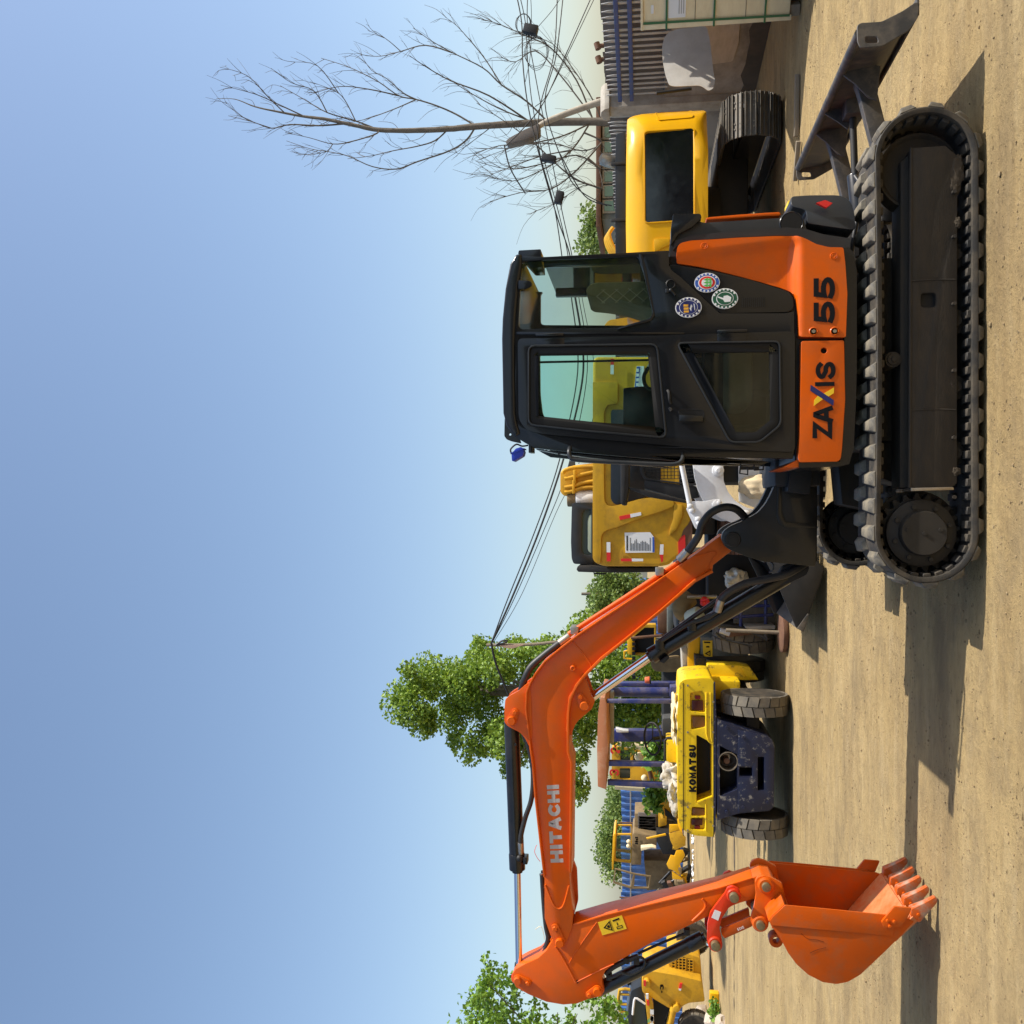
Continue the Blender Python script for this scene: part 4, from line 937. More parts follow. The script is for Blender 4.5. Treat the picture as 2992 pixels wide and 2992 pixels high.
# flange edges proud of the near web
def strip(pts, wdt, y0, y1, bev=.002):
    L_ = []; R_ = []; n = len(pts)
    for i in range(n):
        d = (Vector(pts[min(i + 1, n - 1)]) - Vector(pts[max(i - 1, 0)])).normalized(); nn = Vector((-d.y, d.x)) * wdt / 2
        L_.append(tuple(Vector(pts[i]) + nn)); R_.append(tuple(Vector(pts[i]) - nn))
    return slab(L_ + R_[::-1], y0, y1, bev=bev, seg=2)
low = [(-2.424,2.287),(-2.102,2.284),(-1.685,2.279),(-1.615,2.302),(-1.36,2.303),(-1.264,2.288),(-1.176,2.251),(-1.105,2.197),(-0.984,2.08),(-0.837,1.898),(-0.642,1.668),(-0.458,1.465),(-0.39,1.348)]
upf = [(-2.471,2.464),(-2.244,2.491),(-1.922,2.527),(-1.713,2.542),(-1.59,2.561),(-1.464,2.575),(-1.338,2.59),(-1.224,2.585),(-1.165,2.563),(-1.097,2.524),(-1.015,2.462),(-0.922,2.355),(-0.826,2.23),(-0.711,2.063),(-0.572,1.856),(-0.427,1.656)]
mk('lower_flange', strip(low, .018, YB0 - .040, YB1 + .040), 'orange', BOOM); mk('upper_flange', strip(upf, .012, YB0 - .022, YB1 + .022), 'orange', BOOM)
mk('weld_bead', tube([(-0.873,6.392,2.277), (-0.935,6.392,2.218), (-1.001,6.392,2.168), (-1.042,6.392,2.147)], .004, seg=6), 'orange', BOOM)
# upper lug for the arm cylinder and lower lug for the boom cylinder
ul = rnd([(-1.158,2.569),(-1.182,2.603),(-1.215,2.637),(-1.251,2.701),(-1.278,2.733),(-1.345,2.739),(-1.434,2.739),(-1.461,2.716),(-1.501,2.633),(-1.539,2.597),(-1.593,2.569),(-1.508,2.547),(-1.255,2.556)], .012)
ll = rnd([(-1.112,2.206),(-1.13,2.183),(-1.178,2.164),(-1.237,2.147),(-1.27,2.122),(-1.324,2.142),(-1.362,2.183),(-1.407,2.235),(-1.457,2.269),(-1.516,2.281),(-1.484,2.319),(-1.248,2.302)], .012)
for y in (6.39, 6.575): mk('upper_lug', slab(ul, y, y + .032, bev=.004), 'orange', BOOM); mk('lower_lug', slab(ll, y - .004, y + .032, bev=.004), 'orange', BOOM)
def pin_set(big, small, y, rb, rs, m='orange', parent=None, yfar=None):
    """pin boss with its keeper plate and bolt"""
    (xa, za), (xb, zb) = big, small; d = Vector((xb - xa, zb - za)); n = Vector((-d.y, d.x)).normalized()
    pl = []
    for c, r, a0 in ((Vector(big), rb * 1.25, 90), (Vector(small), rs * 1.55, -90)):
        base = math.degrees(math.atan2(d.y, d.x))
        for i in range(9):
            a = R(base + a0 + i * 22.5); pl.append((c.x + r * math.cos(a), c.y + r * math.sin(a)))
    k = mk('keeper_plate', slab(pl, y - .010, y + .004, bev=.002), m, parent)
    mk('pin', lathe([(0, -.030), (rb * .85, -.030), (rb, -.022), (rb, .012), (0, .012)], (xa, y - .008, za), seg=24), m, parent)
    mk('keeper_bolt', lathe([(0, -.018), (rs * .8, -.018), (rs, -.012), (rs, .01), (0, .01)], (xb, y - .008, zb), seg=6), m, parent)
    if yfar: mk('pin_shaft', cyl((xa, y, za), (xa, yfar, za), rb * .8, seg=20), m, parent)
pin_set([(-1.417,2.688)][0], [(-1.362,2.664)][0], 6.386, .030, .016, 'orange', BOOM, 6.62)
pin_set([(-1.302,2.192)][0], [(-1.245,2.219)][0], 6.382, .030, .016, 'orange', BOOM, 6.62)
pin_set([(-2.906,2.359)][0], [(-2.815,2.391)][0], 6.388, .030, .018, 'orange', BOOM, 6.64)
x, z = [(-1.053,2.271)][0]; mk('grease_nipple', lathe([(0, -.022), (.008, -.022), (.012, -.03), (.018, -.026), (.020, .0), (0, .0)], (x, 6.394, z), seg=18), 'orange', BOOM)
# boom tip: cheek outline with the U shaped weld
mk('weld_bead', tube([(-2.529,6.392,2.46), (-2.641,6.392,2.413), (-2.682,6.392,2.384), (-2.68,6.392,2.351), (-2.636,6.392,2.327), (-2.525,6.392,2.298)], .006, seg=8), 'orange', BOOM)
mk('weld_bead', tube([(-0.295,6.392,1.467), (-0.262,6.392,1.336), (-0.287,6.392,1.329), (-0.337,6.392,1.363), (-0.379,6.392,1.377), (-0.429,6.392,1.433), (-0.493,6.392,1.516)], .003, seg=6), 'orange', BOOM)
mk('tip_far_cheek', slab(rnd([(-2.494,2.465),(-2.761,2.464),(-2.864,2.428),(-2.93,2.394),(-2.952,2.356),(-2.932,2.326),(-2.885,2.304),(-2.807,2.276),(-2.72,2.252),(-2.502,2.261),(-2.428,2.29)], .01), 6.622, 6.66, bev=.004), 'orange', BOOM)
# pipe along the boom back with clamps and hoses
mk('hydraulic_pipe', tube([(-0.302,6.46,1.52), (-0.348,6.46,1.58), (-0.567,6.46,1.903), (-0.812,6.46,2.273), (-0.836,6.46,2.294)], .017, n=4), 'orange', BOOM)
mk('hydraulic_pipe', tube([(-0.352,6.53,1.578), (-0.573,6.53,1.905), (-0.821,6.53,2.278)], .017, n=4), 'orange', BOOM)
for q in ((-0.402,6.45,1.684), (-0.805,6.45,2.256)): mk('pipe_clamp', box((q[0] - .025, 6.42, q[2] - .02), (q[0] + .025, 6.57, q[2] + .035), .006), 'steel', BOOM)
def hose(pts, r, parent, fit0=True, fit1=True, m='hose'):
    o = mk('hose', tube(pts, r, seg=14, n=8), m, parent)
    for f, a, c in ((fit0, 0, 1), (fit1, -1, -2)):
        if f:
            p = Vector(pts[a]); d = (Vector(pts[c]) - p).normalized(); mk('hose_fitting', cyl(p - d * .03, p + d * .055, r * 1.15, seg=12, bev=.003), 'steel', o)
    return o
hose([(-0.3,6.42,1.543), (-0.246,6.4,1.495), (-0.16,6.36,1.441), (-0.075,6.34,1.415), (-0.006,6.34,1.36), (0.031,6.34,1.278), (0.021,6.36,1.201), (-0.027,6.4,1.143), (-0.076,6.44,1.111)], .026, BOOM, True, False)
hose([(-0.866,6.46,2.324), (-0.902,6.45,2.374), (-0.981,6.44,2.475), (-1.059,6.44,2.561), (-1.137,6.44,2.603), (-1.209,6.46,2.627), (-1.277,6.5,2.646)], .024, BOOM, True, False)
hose([(-2.324,6.46,2.636), (-2.272,6.45,2.636), (-2.214,6.45,2.631), (-2.097,6.45,2.602), (-1.98,6.45,2.563), (-1.845,6.45,2.549), (-1.71,6.45,2.558), (-1.524,6.46,2.606), (-1.466,6.5,2.646)], .017, BOOM, True, False)
for k, yy in enumerate((6.46, 6.53)):
    mk('tip_hose', tube([(q[0], yy, q[1]) for q in [(-2.488,2.489),(-2.584,2.484),(-2.738,2.473),(-2.843,2.462),(-2.92,2.448),(-2.988,2.462),(-3.048,2.489)]], .016, n=8), 'hose', BOOM)
mk('tip_fitting', cyl((-2.481,6.46,2.496), (-2.576,6.46,2.475), .012), 'steel', BOOM)
mk('thin_wire', tube([(-2.271,6.42,2.521), (-2.311,6.41,2.534), (-2.348,6.41,2.52), (-2.384,6.42,2.497)], .0018, seg=6), 'decal_red', BOOM)
mk('thin_wire', tube([(-2.848,6.42,2.531), (-2.822,6.41,2.491), (-2.871,6.41,2.472), (-2.913,6.42,2.468)], .002, seg=6), 'cream', BOOM)
hq = [(-2.376,2.355),(-1.849,2.367)]; ql = [(-2.371,2.336),(-2.378,2.422),(-1.854,2.449),(-1.847,2.367)]
# name along the boom, following its taper
b = BM(); (x0, z0), (x1, z1), (x2, z2), (x3, z3) = ql
def quadmap(u, v): return ((x0 * (1 - u) + x3 * u) * (1 - v) + (x1 * (1 - u) + x2 * u) * v, (z0 * (1 - u) + z3 * u) * (1 - v) + (z1 * (1 - u) + z2 * u) * v)
L_ = 'HITACHI'; W_ = [.35 if c == 'I' else 1 for c in L_]; tot = sum(W_) + .24 * 6; u = 0; GP = .13; tot = sum(W_) + GP * 6
Wd = math.hypot(x3 - x0, z3 - z0); Hd = math.hypot(x1 - x0, z1 - z0)
for c, k in zip(L_, W_):
    glyph(b, c, u / tot * Wd, 0, k / tot * Wd, Hd, Hd * .29 if c != 'I' else k / tot * Wd * .95, YB0 - .0015, depth=.0015, fn=lambda a, d: quadmap(a / Wd, d / Hd)); u += k + GP
mk('lettering', b, 'decal_grey', BOOM, smooth=False)

# ---- cylinders
def ram(name, base, gland, rod_end, rb, rr, parent=EX, caps=True):
    base, gland, rod_end = map(Vector, (base, gland, rod_end)); d = (gland - base).normalized()
    b = cyl(base, gland, rb, seg=32, bev=.006); cyl(gland - d * .10, gland + d * .012, rb * 1.07, seg=32, bev=.006, bm=b); cyl(gland + d * .01, gland + d * .03, rb * .7, seg=24, bm=b)
    c = mk(name, b, 'black', parent)
    mk('piston_rod', cyl(gland, rod_end, rr, seg=24), 'chrome', c); return c, d
YM = 6.5
AC, d = ram('arm_cylinder', (-1.45,6.5,2.705), (-2.464,6.5,2.665), (-3.169,6.5,2.652), .052, .0235)
mk('rod_eye', cyl((-3.194,6.44,2.654), (-3.253,6.56,2.67), .045, seg=24, bev=.005), 'red', AC); mk('rod_neck', cyl((-3.126,6.5,2.653), (-3.213,6.5,2.659), .03, seg=16), 'blackmat', AC)
mk('port_block', box(*(lambda p: ((p[0] - .03, 6.44, p[2] - .075), (p[0] + .02, 6.52, p[2] - .045)))((-2.388,6.5,2.662)), .006), 'black', AC)
mk('port_elbow', blob((-2.38,6.455,2.641), (.026, .026, .026), 2, 0), 'blackmat', AC)
b = lathe([(0, -.01), (.008, -.01), (.008, .01), (0, .01)], (-1.597,6.447,2.67), seg=12); mk('bleed_screw', b, 'blackmat', AC)
BC, d = ram('boom_cylinder', (-0.431,6.5,0.856), (-0.973,6.5,1.741), (-1.276,6.5,2.157), .053, .029)
mk('rod_eye', cyl((-1.31,6.42,2.195), (-1.34,6.57,2.204), .05, seg=24, bev=.005), 'blackmat', BC)
mk('cylinder_foot', slab(rnd([(-0.446,0.938),(-0.36,0.883),(-0.324,0.773),(-0.359,0.712),(-0.415,0.732),(-0.473,0.849),(-0.488,0.911)], .02), 6.45, 6.55, bev=.008), 'blackmat', BC)
mk('feed_pipe', tube([(-0.886,6.44,1.704), (-0.743,6.43,1.492), (-0.726,6.43,1.443), (-0.688,6.43,1.361)], .013, n=6), 'graph2', BC)
mk('feed_pipe', tube([(-0.876,6.46,1.696), (-0.582,6.46,1.301), (-0.487,6.46,1.109)], .016, n=3), 'black', BC)
for q in ((-0.894,6.44,1.692), (-0.765,6.44,1.479)): mk('pipe_clamp', box((q[0] - .03, 6.425, q[2] - .028), (q[0] + .03, 6.50, q[2] + .028), .006), 'black', BC)
mk('gland_block', slab(rnd([(-1.002,1.692),(-0.963,1.639),(-0.976,1.626),(-1.014,1.663)], .003), 6.42, 6.48, bev=.003), 'blackmat', BC)
hose([(-0.635,6.43,1.305), (-0.592,6.42,1.292), (-0.541,6.41,1.252), (-0.476,6.41,1.141), (-0.447,6.41,1.018), (-0.414,6.41,0.882), (-0.369,6.43,0.791), (-0.343,6.46,0.746)], .026, BC, True, False)
mk('feed_elbow', tube([(-0.635,6.43,1.305), (-0.664,6.43,1.312), (-0.689,6.43,1.347), (-0.707,6.43,1.375), (-0.737,6.43,1.465)], .014, n=6), 'graph2', BC)

# ---- arm
YA0, YA1 = 6.405, 6.595
arm = [(-3.198,2.687),(-3.155,2.685),(-3.122,2.666),(-3.079,2.596),(-3.035,2.51),(-2.98,2.454),(-2.903,2.409),(-2.827,2.338),(-2.794,2.269),(-2.715,2.044),(-2.606,1.68),(-2.498,1.312),(-2.414,1.087),(-2.386,1.027),(-2.395,0.968),(-2.445,0.934),(-2.492,0.941),(-2.527,0.986),(-2.553,1.077),(-2.589,1.178),(-2.669,1.343),(-2.771,1.529),(-2.803,1.587),(-2.88,1.736),(-2.959,1.866),(-3.037,1.988),(-3.093,2.053),(-3.142,2.076),(-3.194,2.072),(-3.231,2.06),(-3.268,2.082),(-3.291,2.167),(-3.327,2.242),(-3.342,2.338),(-3.331,2.452),(-3.288,2.577),(-3.246,2.662)]
ARM = mk('arm', slab(arm, YA0, YA1, bev=.007), 'orange', EX)
mk('edge_flange', strip([(-2.793,2.269),(-2.715,2.044),(-2.606,1.68),(-2.498,1.313),(-2.416,1.087)], .012, YA0 - .005, YA1 + .005), 'orange', ARM)
for pts in ([('N')],):
    mk('weld_bead', tube([(-2.948,6.403,2.39), (-3.012,6.403,2.347), (-3.113,6.403,2.29), (-3.186,6.403,2.252)], .007, seg=8), 'orange', ARM)
    mk('weld_bead', tube([(-3.057,6.403,2.299), (-2.958,6.403,2.242), (-2.765,6.403,2.11)], .003, seg=6), 'orange', ARM)
    mk('weld_bead', tube([(-3.182,6.403,2.252), (-3.08,6.403,2.072), (-3.042,6.403,1.997)], .004, seg=6), 'orange', ARM)
    mk('weld_bead', tube([(-2.721,6.403,1.477), (-2.644,6.403,1.404), (-2.601,6.403,1.393), (-2.57,6.403,1.413)], .008, seg=8), 'orange', ARM)
x, z = [(-3.177,2.242)][0]; mk('lightening_hole', slab(ellipse(x, z, .012, .008, 16), 6.4035, 6.41), 'seal', ARM)
pin_set([(-3.186,2.647)][0], [(-3.204,2.579)][0], 6.398, .026, .016, 'orange', ARM, 6.6)
pin_set([(-3.223,2.107)][0], [(-3.254,2.161)][0], 6.398, .028, .016, 'orange', ARM, 6.6)
lab = [(-2.768,2.105),(-2.711,1.943),(-2.799,1.911),(-2.853,2.074)]; 
LBL = mk('safety_label', slab(lab, 6.4025, 6.406), 'decal_yellow', ARM)
def lp(u, v): a = Vector(lab[0]) * (1 - u) + Vector(lab[1]) * u; b_ = Vector(lab[3]) * (1 - u) + Vector(lab[2]) * u; q = a * (1 - v) + b_ * v; return (q.x, q.y)
# image-wise: u runs down the label, v runs leftwards
b = slab([lp(.14, .5), lp(.46, .12), lp(.46, .88)], 6.4012, 6.403, holes=[[lp(.22, .5), lp(.42, .24), lp(.42, .76)]]); slab([lp(.30, .42), lp(.40, .40), lp(.40, .62), lp(.30, .58)], 6.4012, 6.403, bm=b)
slab([lp(.485, .04), lp(.495, .04), lp(.495, .96), lp(.485, .96)], 6.4012, 6.403, bm=b)
slab([lp(.58, .14), lp(.86, .10), lp(.86, .22), lp(.58, .26)], 6.4012, 6.403, bm=b); slab([lp(.70, .38), lp(.74, .38), lp(.74, .60), lp(.70, .60)], 6.4012, 6.403, bm=b); slab([lp(.64, .68), lp(.88, .64), lp(.88, .84), lp(.64, .86)], 6.4012, 6.403, bm=b, holes=[[lp(.67, .71), lp(.85, .68), lp(.85, .80), lp(.67, .82)]])
mk('label_print', b, 'decal_black', LBL)
# bucket ram
KC, d = ram('bucket_cylinder', (-3.272,6.5,2.11), (-2.878,6.5,1.411), (-2.907,6.5,1.332), .047, .026)
mk('feed_pipe', tube([(-3.165,6.44,2.048), (-3.139,6.43,1.994), (-3.112,6.43,1.947), (-3.117,6.43,1.887), (-3.073,6.43,1.811), (-3.03,6.43,1.79), (-3.001,6.43,1.805), (-2.997,6.43,1.834)], .0085, n=6), 'graph2', KC)
mk('feed_pipe', tube([(-2.982,6.45,1.834), (-2.914,6.45,1.704), (-2.835,6.45,1.54), (-2.824,6.45,1.499)], .009, n=4), 'blackmat', KC)
mk('feed_hose', tube([(-3.135,6.45,2.055), (-3.089,6.45,2.007), (-3.049,6.45,1.941), (-3.021,6.45,1.882), (-3.0,6.45,1.834)], .018, n=6), 'hose', KC)
for q in ((-3.152,6.44,2.03), (-3.032,6.44,1.846), (-3.031,6.44,1.917), (-2.814,6.44,1.511)): mk('port_fitting', box((q[0] - .02, 6.43, q[2] - .02), (q[0] + .02, 6.48, q[2] + .02), .005), 'blackmat', KC)
# linkage
rl = rnd([(-2.505,1.268),(-2.472,1.254),(-2.456,1.218),(-2.472,1.177),(-2.518,1.17),(-2.556,1.181),(-2.602,1.245),(-2.674,1.289),(-2.741,1.304),(-2.805,1.289),(-2.842,1.286),(-2.881,1.309),(-2.885,1.346),(-2.867,1.373),(-2.83,1.384),(-2.717,1.381),(-2.641,1.364),(-2.593,1.332)], .008)
for y in (6.355, 6.615): LK = mk('side_link', slab(rl, y, y + .03, bev=.004), 'red', EX)
mk('link_label', slab([(-2.617,1.334),(-2.631,1.294),(-2.688,1.313),(-2.67,1.356)], 6.3535, 6.358), 'decal_white', LK)
for q, yy in (([(-2.516,1.213)][0], 6.35), ([(-2.839,1.332)][0], 6.35)):
    mk('link_boss', lathe([(.044, -.004), (.048, .0), (.048, .04), (0, .04)] if 0 else [(0, -.012), (.040, -.012), (.046, -.006), (.046, .04), (0, .04)], (q[0], yy, q[1]), seg=28), 'red', LK)
    mk('link_pin', cyl((q[0], 6.30, q[1]), (q[0], 6.66, q[1]), .030, seg=24, bev=.003), 'bolt', LK)
hb = [(-2.773,1.291),(-2.677,1.094),(-2.74,1.085),(-2.833,1.264),(-2.808,1.285)]
HL = mk('bucket_link', slab(rnd(hb, .01), 6.42, 6.44, bev=.003), 'orange_worn', EX); mk('link_plate', slab(rnd(hb, .01), 6.56, 6.58, bev=.003), 'orange_worn', HL)
mk('link_tube', cyl((-2.866,6.4,1.327), (-2.956,6.6,1.312), .045, seg=24), 'red', HL)
tx = [(-2.774,1.204),(-2.728,1.135)]; 
b = BM(); d_ = (Vector([(-2.737,1.135)][0]) - Vector([(-2.777,1.209)][0])); an = math.atan2(d_.y, d_.x); px0 = Vector([(-2.753,1.135)][0])
# the painted mark runs down the link
for i, c in enumerate('EX55'):
    ca, sa = math.cos(an), math.sin(an); u0 = -i * .0125 - .012
    glyph(b, c, u0, 0, .0095, .016, .0028, 6.4185, depth=.0012, fn=lambda a, d: (px0.x - ca * (a + .0) * -1 - sa * d * -1 * -1, px0.y + sa * a + ca * d))
mk('lettering', b, 'decal_white', HL, smooth=False)
# ---- bucket
YK0, YK1 = 6.12, 6.87
KP = Vector([(-2.47,0.917)][0])
side = [(-2.576,1.013),(-2.546,0.991),(-2.472,0.916),(-2.481,0.668),(-2.498,0.316),(-2.504,0.195),(-2.523,0.144),(-2.648,0.253),(-2.713,0.312),(-2.802,0.396),(-2.873,0.464),(-2.924,0.54),(-2.942,0.608),(-2.936,0.685),(-2.897,0.771),(-2.838,0.84),(-2.772,0.891),(-2.713,0.922),(-2.643,0.969)]
BK = mk('bucket', slab(rnd(side, .012), YK0, YK0 + .018, bev=.003), 'orange_worn', EX)
mk('side_plate', slab(rnd(side, .012), YK1 - .018, YK1, bev=.003), 'orange_worn', BK)
sh = [(-2.476,0.916),(-2.551,0.991),(-2.578,1.011),(-2.643,0.969),(-2.713,0.922),(-2.772,0.891),(-2.838,0.84),(-2.897,0.771),(-2.936,0.685),(-2.942,0.608),(-2.924,0.54),(-2.873,0.464),(-2.802,0.396),(-2.713,0.312),(-2.648,0.253),(-2.513,0.136)]
mk('shell', strip([tuple(p) for p in sh], .014, YK0 + .017, YK1 - .017, bev=0), 'orange_worn', BK)
rim = [(-2.569,1.015),(-2.54,0.994),(-2.464,0.919),(-2.473,0.672),(-2.489,0.321),(-2.492,0.25),(-2.618,0.275),(-2.607,0.587),(-2.596,1.007)]
mk('rim_plate', slab(rnd(rim, .006), YK0 - .010, YK0 + .001, bev=.003), 'orange_worn', BK); mk('rim_plate', slab(rnd(rim, .006), YK1 - .001, YK1 + .010, bev=.003), 'orange_worn', BK)
lipp = [(-2.676,0.362),(-2.462,0.161),(-2.521,0.111),(-2.656,0.245),(-2.698,0.295)]
mk('cutting_edge', slab([(-2.674,0.295),(-2.495,0.153),(-2.521,0.124),(-2.654,0.253)], YK0 + .001, YK1 - .001, bev=.003), 'lip', BK)
fl = [(-2.768,0.388),(-2.5,0.17),(-2.508,0.157),(-2.778,0.371)]; mk('floor_wear_plate', slab(fl, YK0 + .02, YK1 - .02), 'lip', BK)
M['toothsteel'] = mat('worn_painted_tooth', (.50, .085, .006), .42, dirt=(.34, .27, .20), damt=.9, dscale=9, dthr=.47, dsoft=.12, vary=.2, bump=.2)
tooth = rnd([(-2.455,0.16),(-2.415,0.081),(-2.376,0.016),(-2.387,0.002),(-2.414,0.006),(-2.473,0.056),(-2.534,0.11),(-2.531,0.135),(-2.497,0.164)], .006)
tb = slab(tooth, -.034, .034, bev=.006)
for v in tb.verts:                      # teeth taper to the tip
    k = max(0, min(1, (v.co.z - tooth[0][1]) / (-.12))) if 0 else 0
tm = None; tx0, tz0 = [(-2.396,0.002)][0]; tx1, tz1 = [(-2.487,0.147)][0]
dv = Vector((tx0 - tx1, 0, tz0 - tz1)); dl = dv.length; dv.normalize()
for v in tb.verts:
    s = (Vector((v.co.x - tx1, 0, v.co.z - tz1))).dot(dv) / dl; v.co.y *= 1.0 - .45 * max(0, min(1, s))
for i in range(5):
    yy = 6.165 + i * .165
    if i == 0: tm = mk('tooth', tb, 'toothsteel', BK); tm.matrix_basis = Matrix.Translation((0, yy, 0)); o = tm
    else: o = clone(tm, Matrix.Translation((0, yy, 0)), BK)
    q = [(-2.486,0.119)][0]
    bo_ = mk('tooth_pin', cyl((q[0], -.042, q[1]), (q[0], .042, q[1]), .010, seg=14, bev=.002), 'orange_worn', o)
sc = rnd([(-2.527,0.346),(-2.485,0.315),(-2.428,0.271),(-2.431,0.169),(-2.504,0.198),(-2.55,0.236),(-2.563,0.332)], .008)
for y, s in ((YK0 - .030, 1), (YK1 + .011, -1)):
    CU = mk('side_cutter', slab(sc, y, y + .019, bev=.004), 'orange_worn', BK)
    for q in [(-2.515,0.312),(-2.518,0.272),(-2.548,0.298)]:
        mk('cutter_bolt', cyl((q[0], y - .014, q[1]), (q[0], y + .034, q[1]), .011, seg=6, bev=.002), 'orange_worn', CU)
br = rnd([(-2.414,1.079),(-2.384,1.063),(-2.37,1.023),(-2.379,0.978),(-2.414,0.906),(-2.523,0.883),(-2.561,0.893),(-2.601,0.951),(-2.649,0.987),(-2.7,0.994),(-2.729,1.023),(-2.727,1.063),(-2.685,1.104),(-2.628,1.102),(-2.571,1.084),(-2.497,1.072)], .01)
for y in (6.335, 6.635): mk('mounting_ear', slab(br, y, y + .03, bev=.004), 'orange', BK)
mk('top_bracket', slab([(-2.603,0.996),(-2.574,0.965),(-2.523,0.88),(-2.559,0.866),(-2.597,0.893),(-2.648,0.965),(-2.658,0.987)], 6.2, 6.8, bev=.006), 'orange_worn', BK)
for q in [(-2.43,1.011),(-2.68,1.047)]:
    mk('pin_boss', lathe([(0, -.016), (.042, -.016), (.052, -.008), (.052, .03), (0, .03)], (q[0], 6.33, q[1]), seg=28), 'orange', BK)
    mk('bucket_pin', cyl((q[0], 6.285, q[1]), (q[0], 6.70, q[1]), .028, seg=24, bev=.003), 'bolt', BK)
mk('lift_eye', slab(ellipse(*[(-2.846,0.928)][0], .045, .045, 24), 6.46, 6.54, holes=[ellipse(*[(-2.843,0.928)][0], .022, .022, 18)], bev=.004), 'orange_worn', BK)
b = BM(); tube([(-2.638,6.118,0.823), (-2.669,6.118,0.781), (-2.672,6.118,0.73), (-2.684,6.118,0.683)], .0009, seg=5, bm=b); tube([(-2.758,6.118,0.769), (-2.733,6.118,0.721), (-2.718,6.118,0.67)], .0009, seg=5, bm=b); mk('scratch', b, 'decal_black', BK)

# ================================================================== yellow excavator seen from behind, right
def crawler(parent, C0, dirv, length, width, r, nshoe, m='understeel', pitchphase=0):
    """steel crawler: belt core + individual shoes. C0: ground point under the near sprocket, dirv: unit XY direction away"""
    d = Vector((dirv[0], dirv[1], 0)).normalized(); nrm = Vector((-d.y, d.x, 0))
    MX = Matrix(((d.x, nrm.x, 0, C0[0]), (d.y, nrm.y, 0, C0[1]), (0, 0, 1, 0), (0, 0, 0, 1)))
    cz = r + .03; tot = 2 * length + 2 * math.pi * r
    def lp(s):
        s %= tot
        if s < length: return s, cz + r, 0
        s -= length
        if s < math.pi * r: t = s / r; return length + r * math.sin(t), cz + r * math.cos(t), t
        s -= math.pi * r
        if s < length: return length - s, cz - r, math.pi
        s -= length; t = s / r; return -r * math.sin(t), cz - r * math.cos(t), math.pi + t
    b = slab(rnd([(-r * .62, cz - r * .5), (length + r * .62, cz - r * .5), (length + r * .62, cz + r * .35), (length * .5, cz + r * .55), (-r * .62, cz + r * .35)], .08), -width * .36, width * .36, bev=.02)
    lathe([(0, -.1), (r * .80, -.1), (r * .80, .1), (0, .1)], (0, 0, cz), seg=28, bm=b); lathe([(0, -.1), (r * .80, -.1), (r * .80, .1), (0, .1)], (length, 0, cz), seg=28, bm=b)
    b.transform(MX); TR = mk('track', b, 'blackmat', parent)
    p = tot / nshoe
    b = box((-p * .47, -width / 2, -.012), (p * .47, width / 2, .004), .002, seg=1)
    for gx in (-.36, 0.0, .36): box((gx * p - .007, -width / 2, .003), (gx * p + .007, width / 2, .028 if gx else .02), .002, bm=b, seg=1)
    for sx in (-.22, .22):
        for sy in (-.3, -.18, .18, .3): cyl((sx * p, sy * width, .003), (sx * p, sy * width, .014), .011, seg=6, bm=b)
    proto = None
    for i in range(nshoe):
        x, z, t = lp(p * (i + pitchphase)); mtx = MX @ Matrix.Translation((x, 0, z)) @ Matrix.Rotation(t, 4, 'Y')
        if proto is None: proto = mk('track_shoe', b, m, TR); proto.matrix_basis = mtx
        else: clone(proto, mtx, TR)
    return TR
M['shoe'] = mat('worn_track_shoe', (.10, .09, .075), .5, metal=.5, dirt=(.20, .16, .11), damt=.5, dscale=9, bump=.2)
YX = thing('yellow_excavator', 'bright yellow excavator seen from behind, black panel in its counterweight', 'excavator', (4.2, 13.5, 0), 'excavators parked behind')
XC = 3.93; HW = 1.36
def cw_front(x, z): return 12.38 + .34 * (abs(x - XC) / HW) ** 7 + .10 * max(0, (z - 1.75) / .25) ** 2
cwo = [(3.717,0.978),(4.635,0.975),(5.256,0.981),(5.378,1.0),(5.413,1.045),(5.42,1.17),(5.411,1.435),(5.403,1.631),(5.401,1.73),(5.389,1.829),(5.341,1.928),(5.299,1.984),(5.253,2.01),(5.146,2.015),(4.547,2.024),(3.761,2.027)]
zt = cwo[-1][1]; zb = cwo[0][1]
cwo = cwo[:] + [(2.62, zt - .01), (2.56, zt - .1), (2.55, zb + .1), (2.62, zb + .01)]
pan = rnd([(4.916,1.779),(4.934,1.744),(4.94,1.184),(4.913,1.163),(3.824,1.159),(3.765,1.184),(3.752,1.744),(3.772,1.772)], .04)
b = slab(cwo, cw_front, 13.5, holes=[pan], step=.085); bevel(b, .035, 3, 55); CWY = mk('counterweight', b, 'yellow', YX, angle=50)
po_ = rnd([(4.935,1.8),(4.958,1.758),(4.962,1.17),(4.926,1.142),(3.809,1.139),(3.745,1.17),(3.733,1.751),(3.754,1.792)], .04)
mk('panel_rim', slab(po_, lambda x, z: cw_front(x, z) - .012, 12.5, holes=[inset(pan, -.01)], bev=.0, step=.1), 'yellow', CWY)
mk('black_panel', slab([(x, z) for x, z in inset(pan, -.02)], lambda x, z: 12.44 + .07 * (z - 1.5), lambda x, z: 12.47 + .07 * (z - 1.5)), 'glassblk', CWY)
rc = rnd([(5.387,1.617),(5.393,1.184),(5.155,1.178),(5.137,1.603)], .02)
mk('recess_rim', slab(inset(rc, -.025), lambda x, z: cw_front(x, z) - .014, lambda x, z: cw_front(x, z) + .02, holes=[rc], step=.08), 'yellow', CWY)
mk('grab_slot', slab(rnd([(3.527,1.667),(3.532,1.618),(3.526,1.463),(3.448,1.463),(3.356,1.66)], .02), 12.355, 12.40, bev=.01), 'yellow', CWY)
mk('engine_hood', slab(rnd([(5.075,2.033),(5.056,2.143),(5.02,2.162),(4.682,2.172),(3.873,2.173),(2.917,2.165),(2.913,2.033)], .02), 12.72, 14.3, bev=.03), 'graph2', YX)
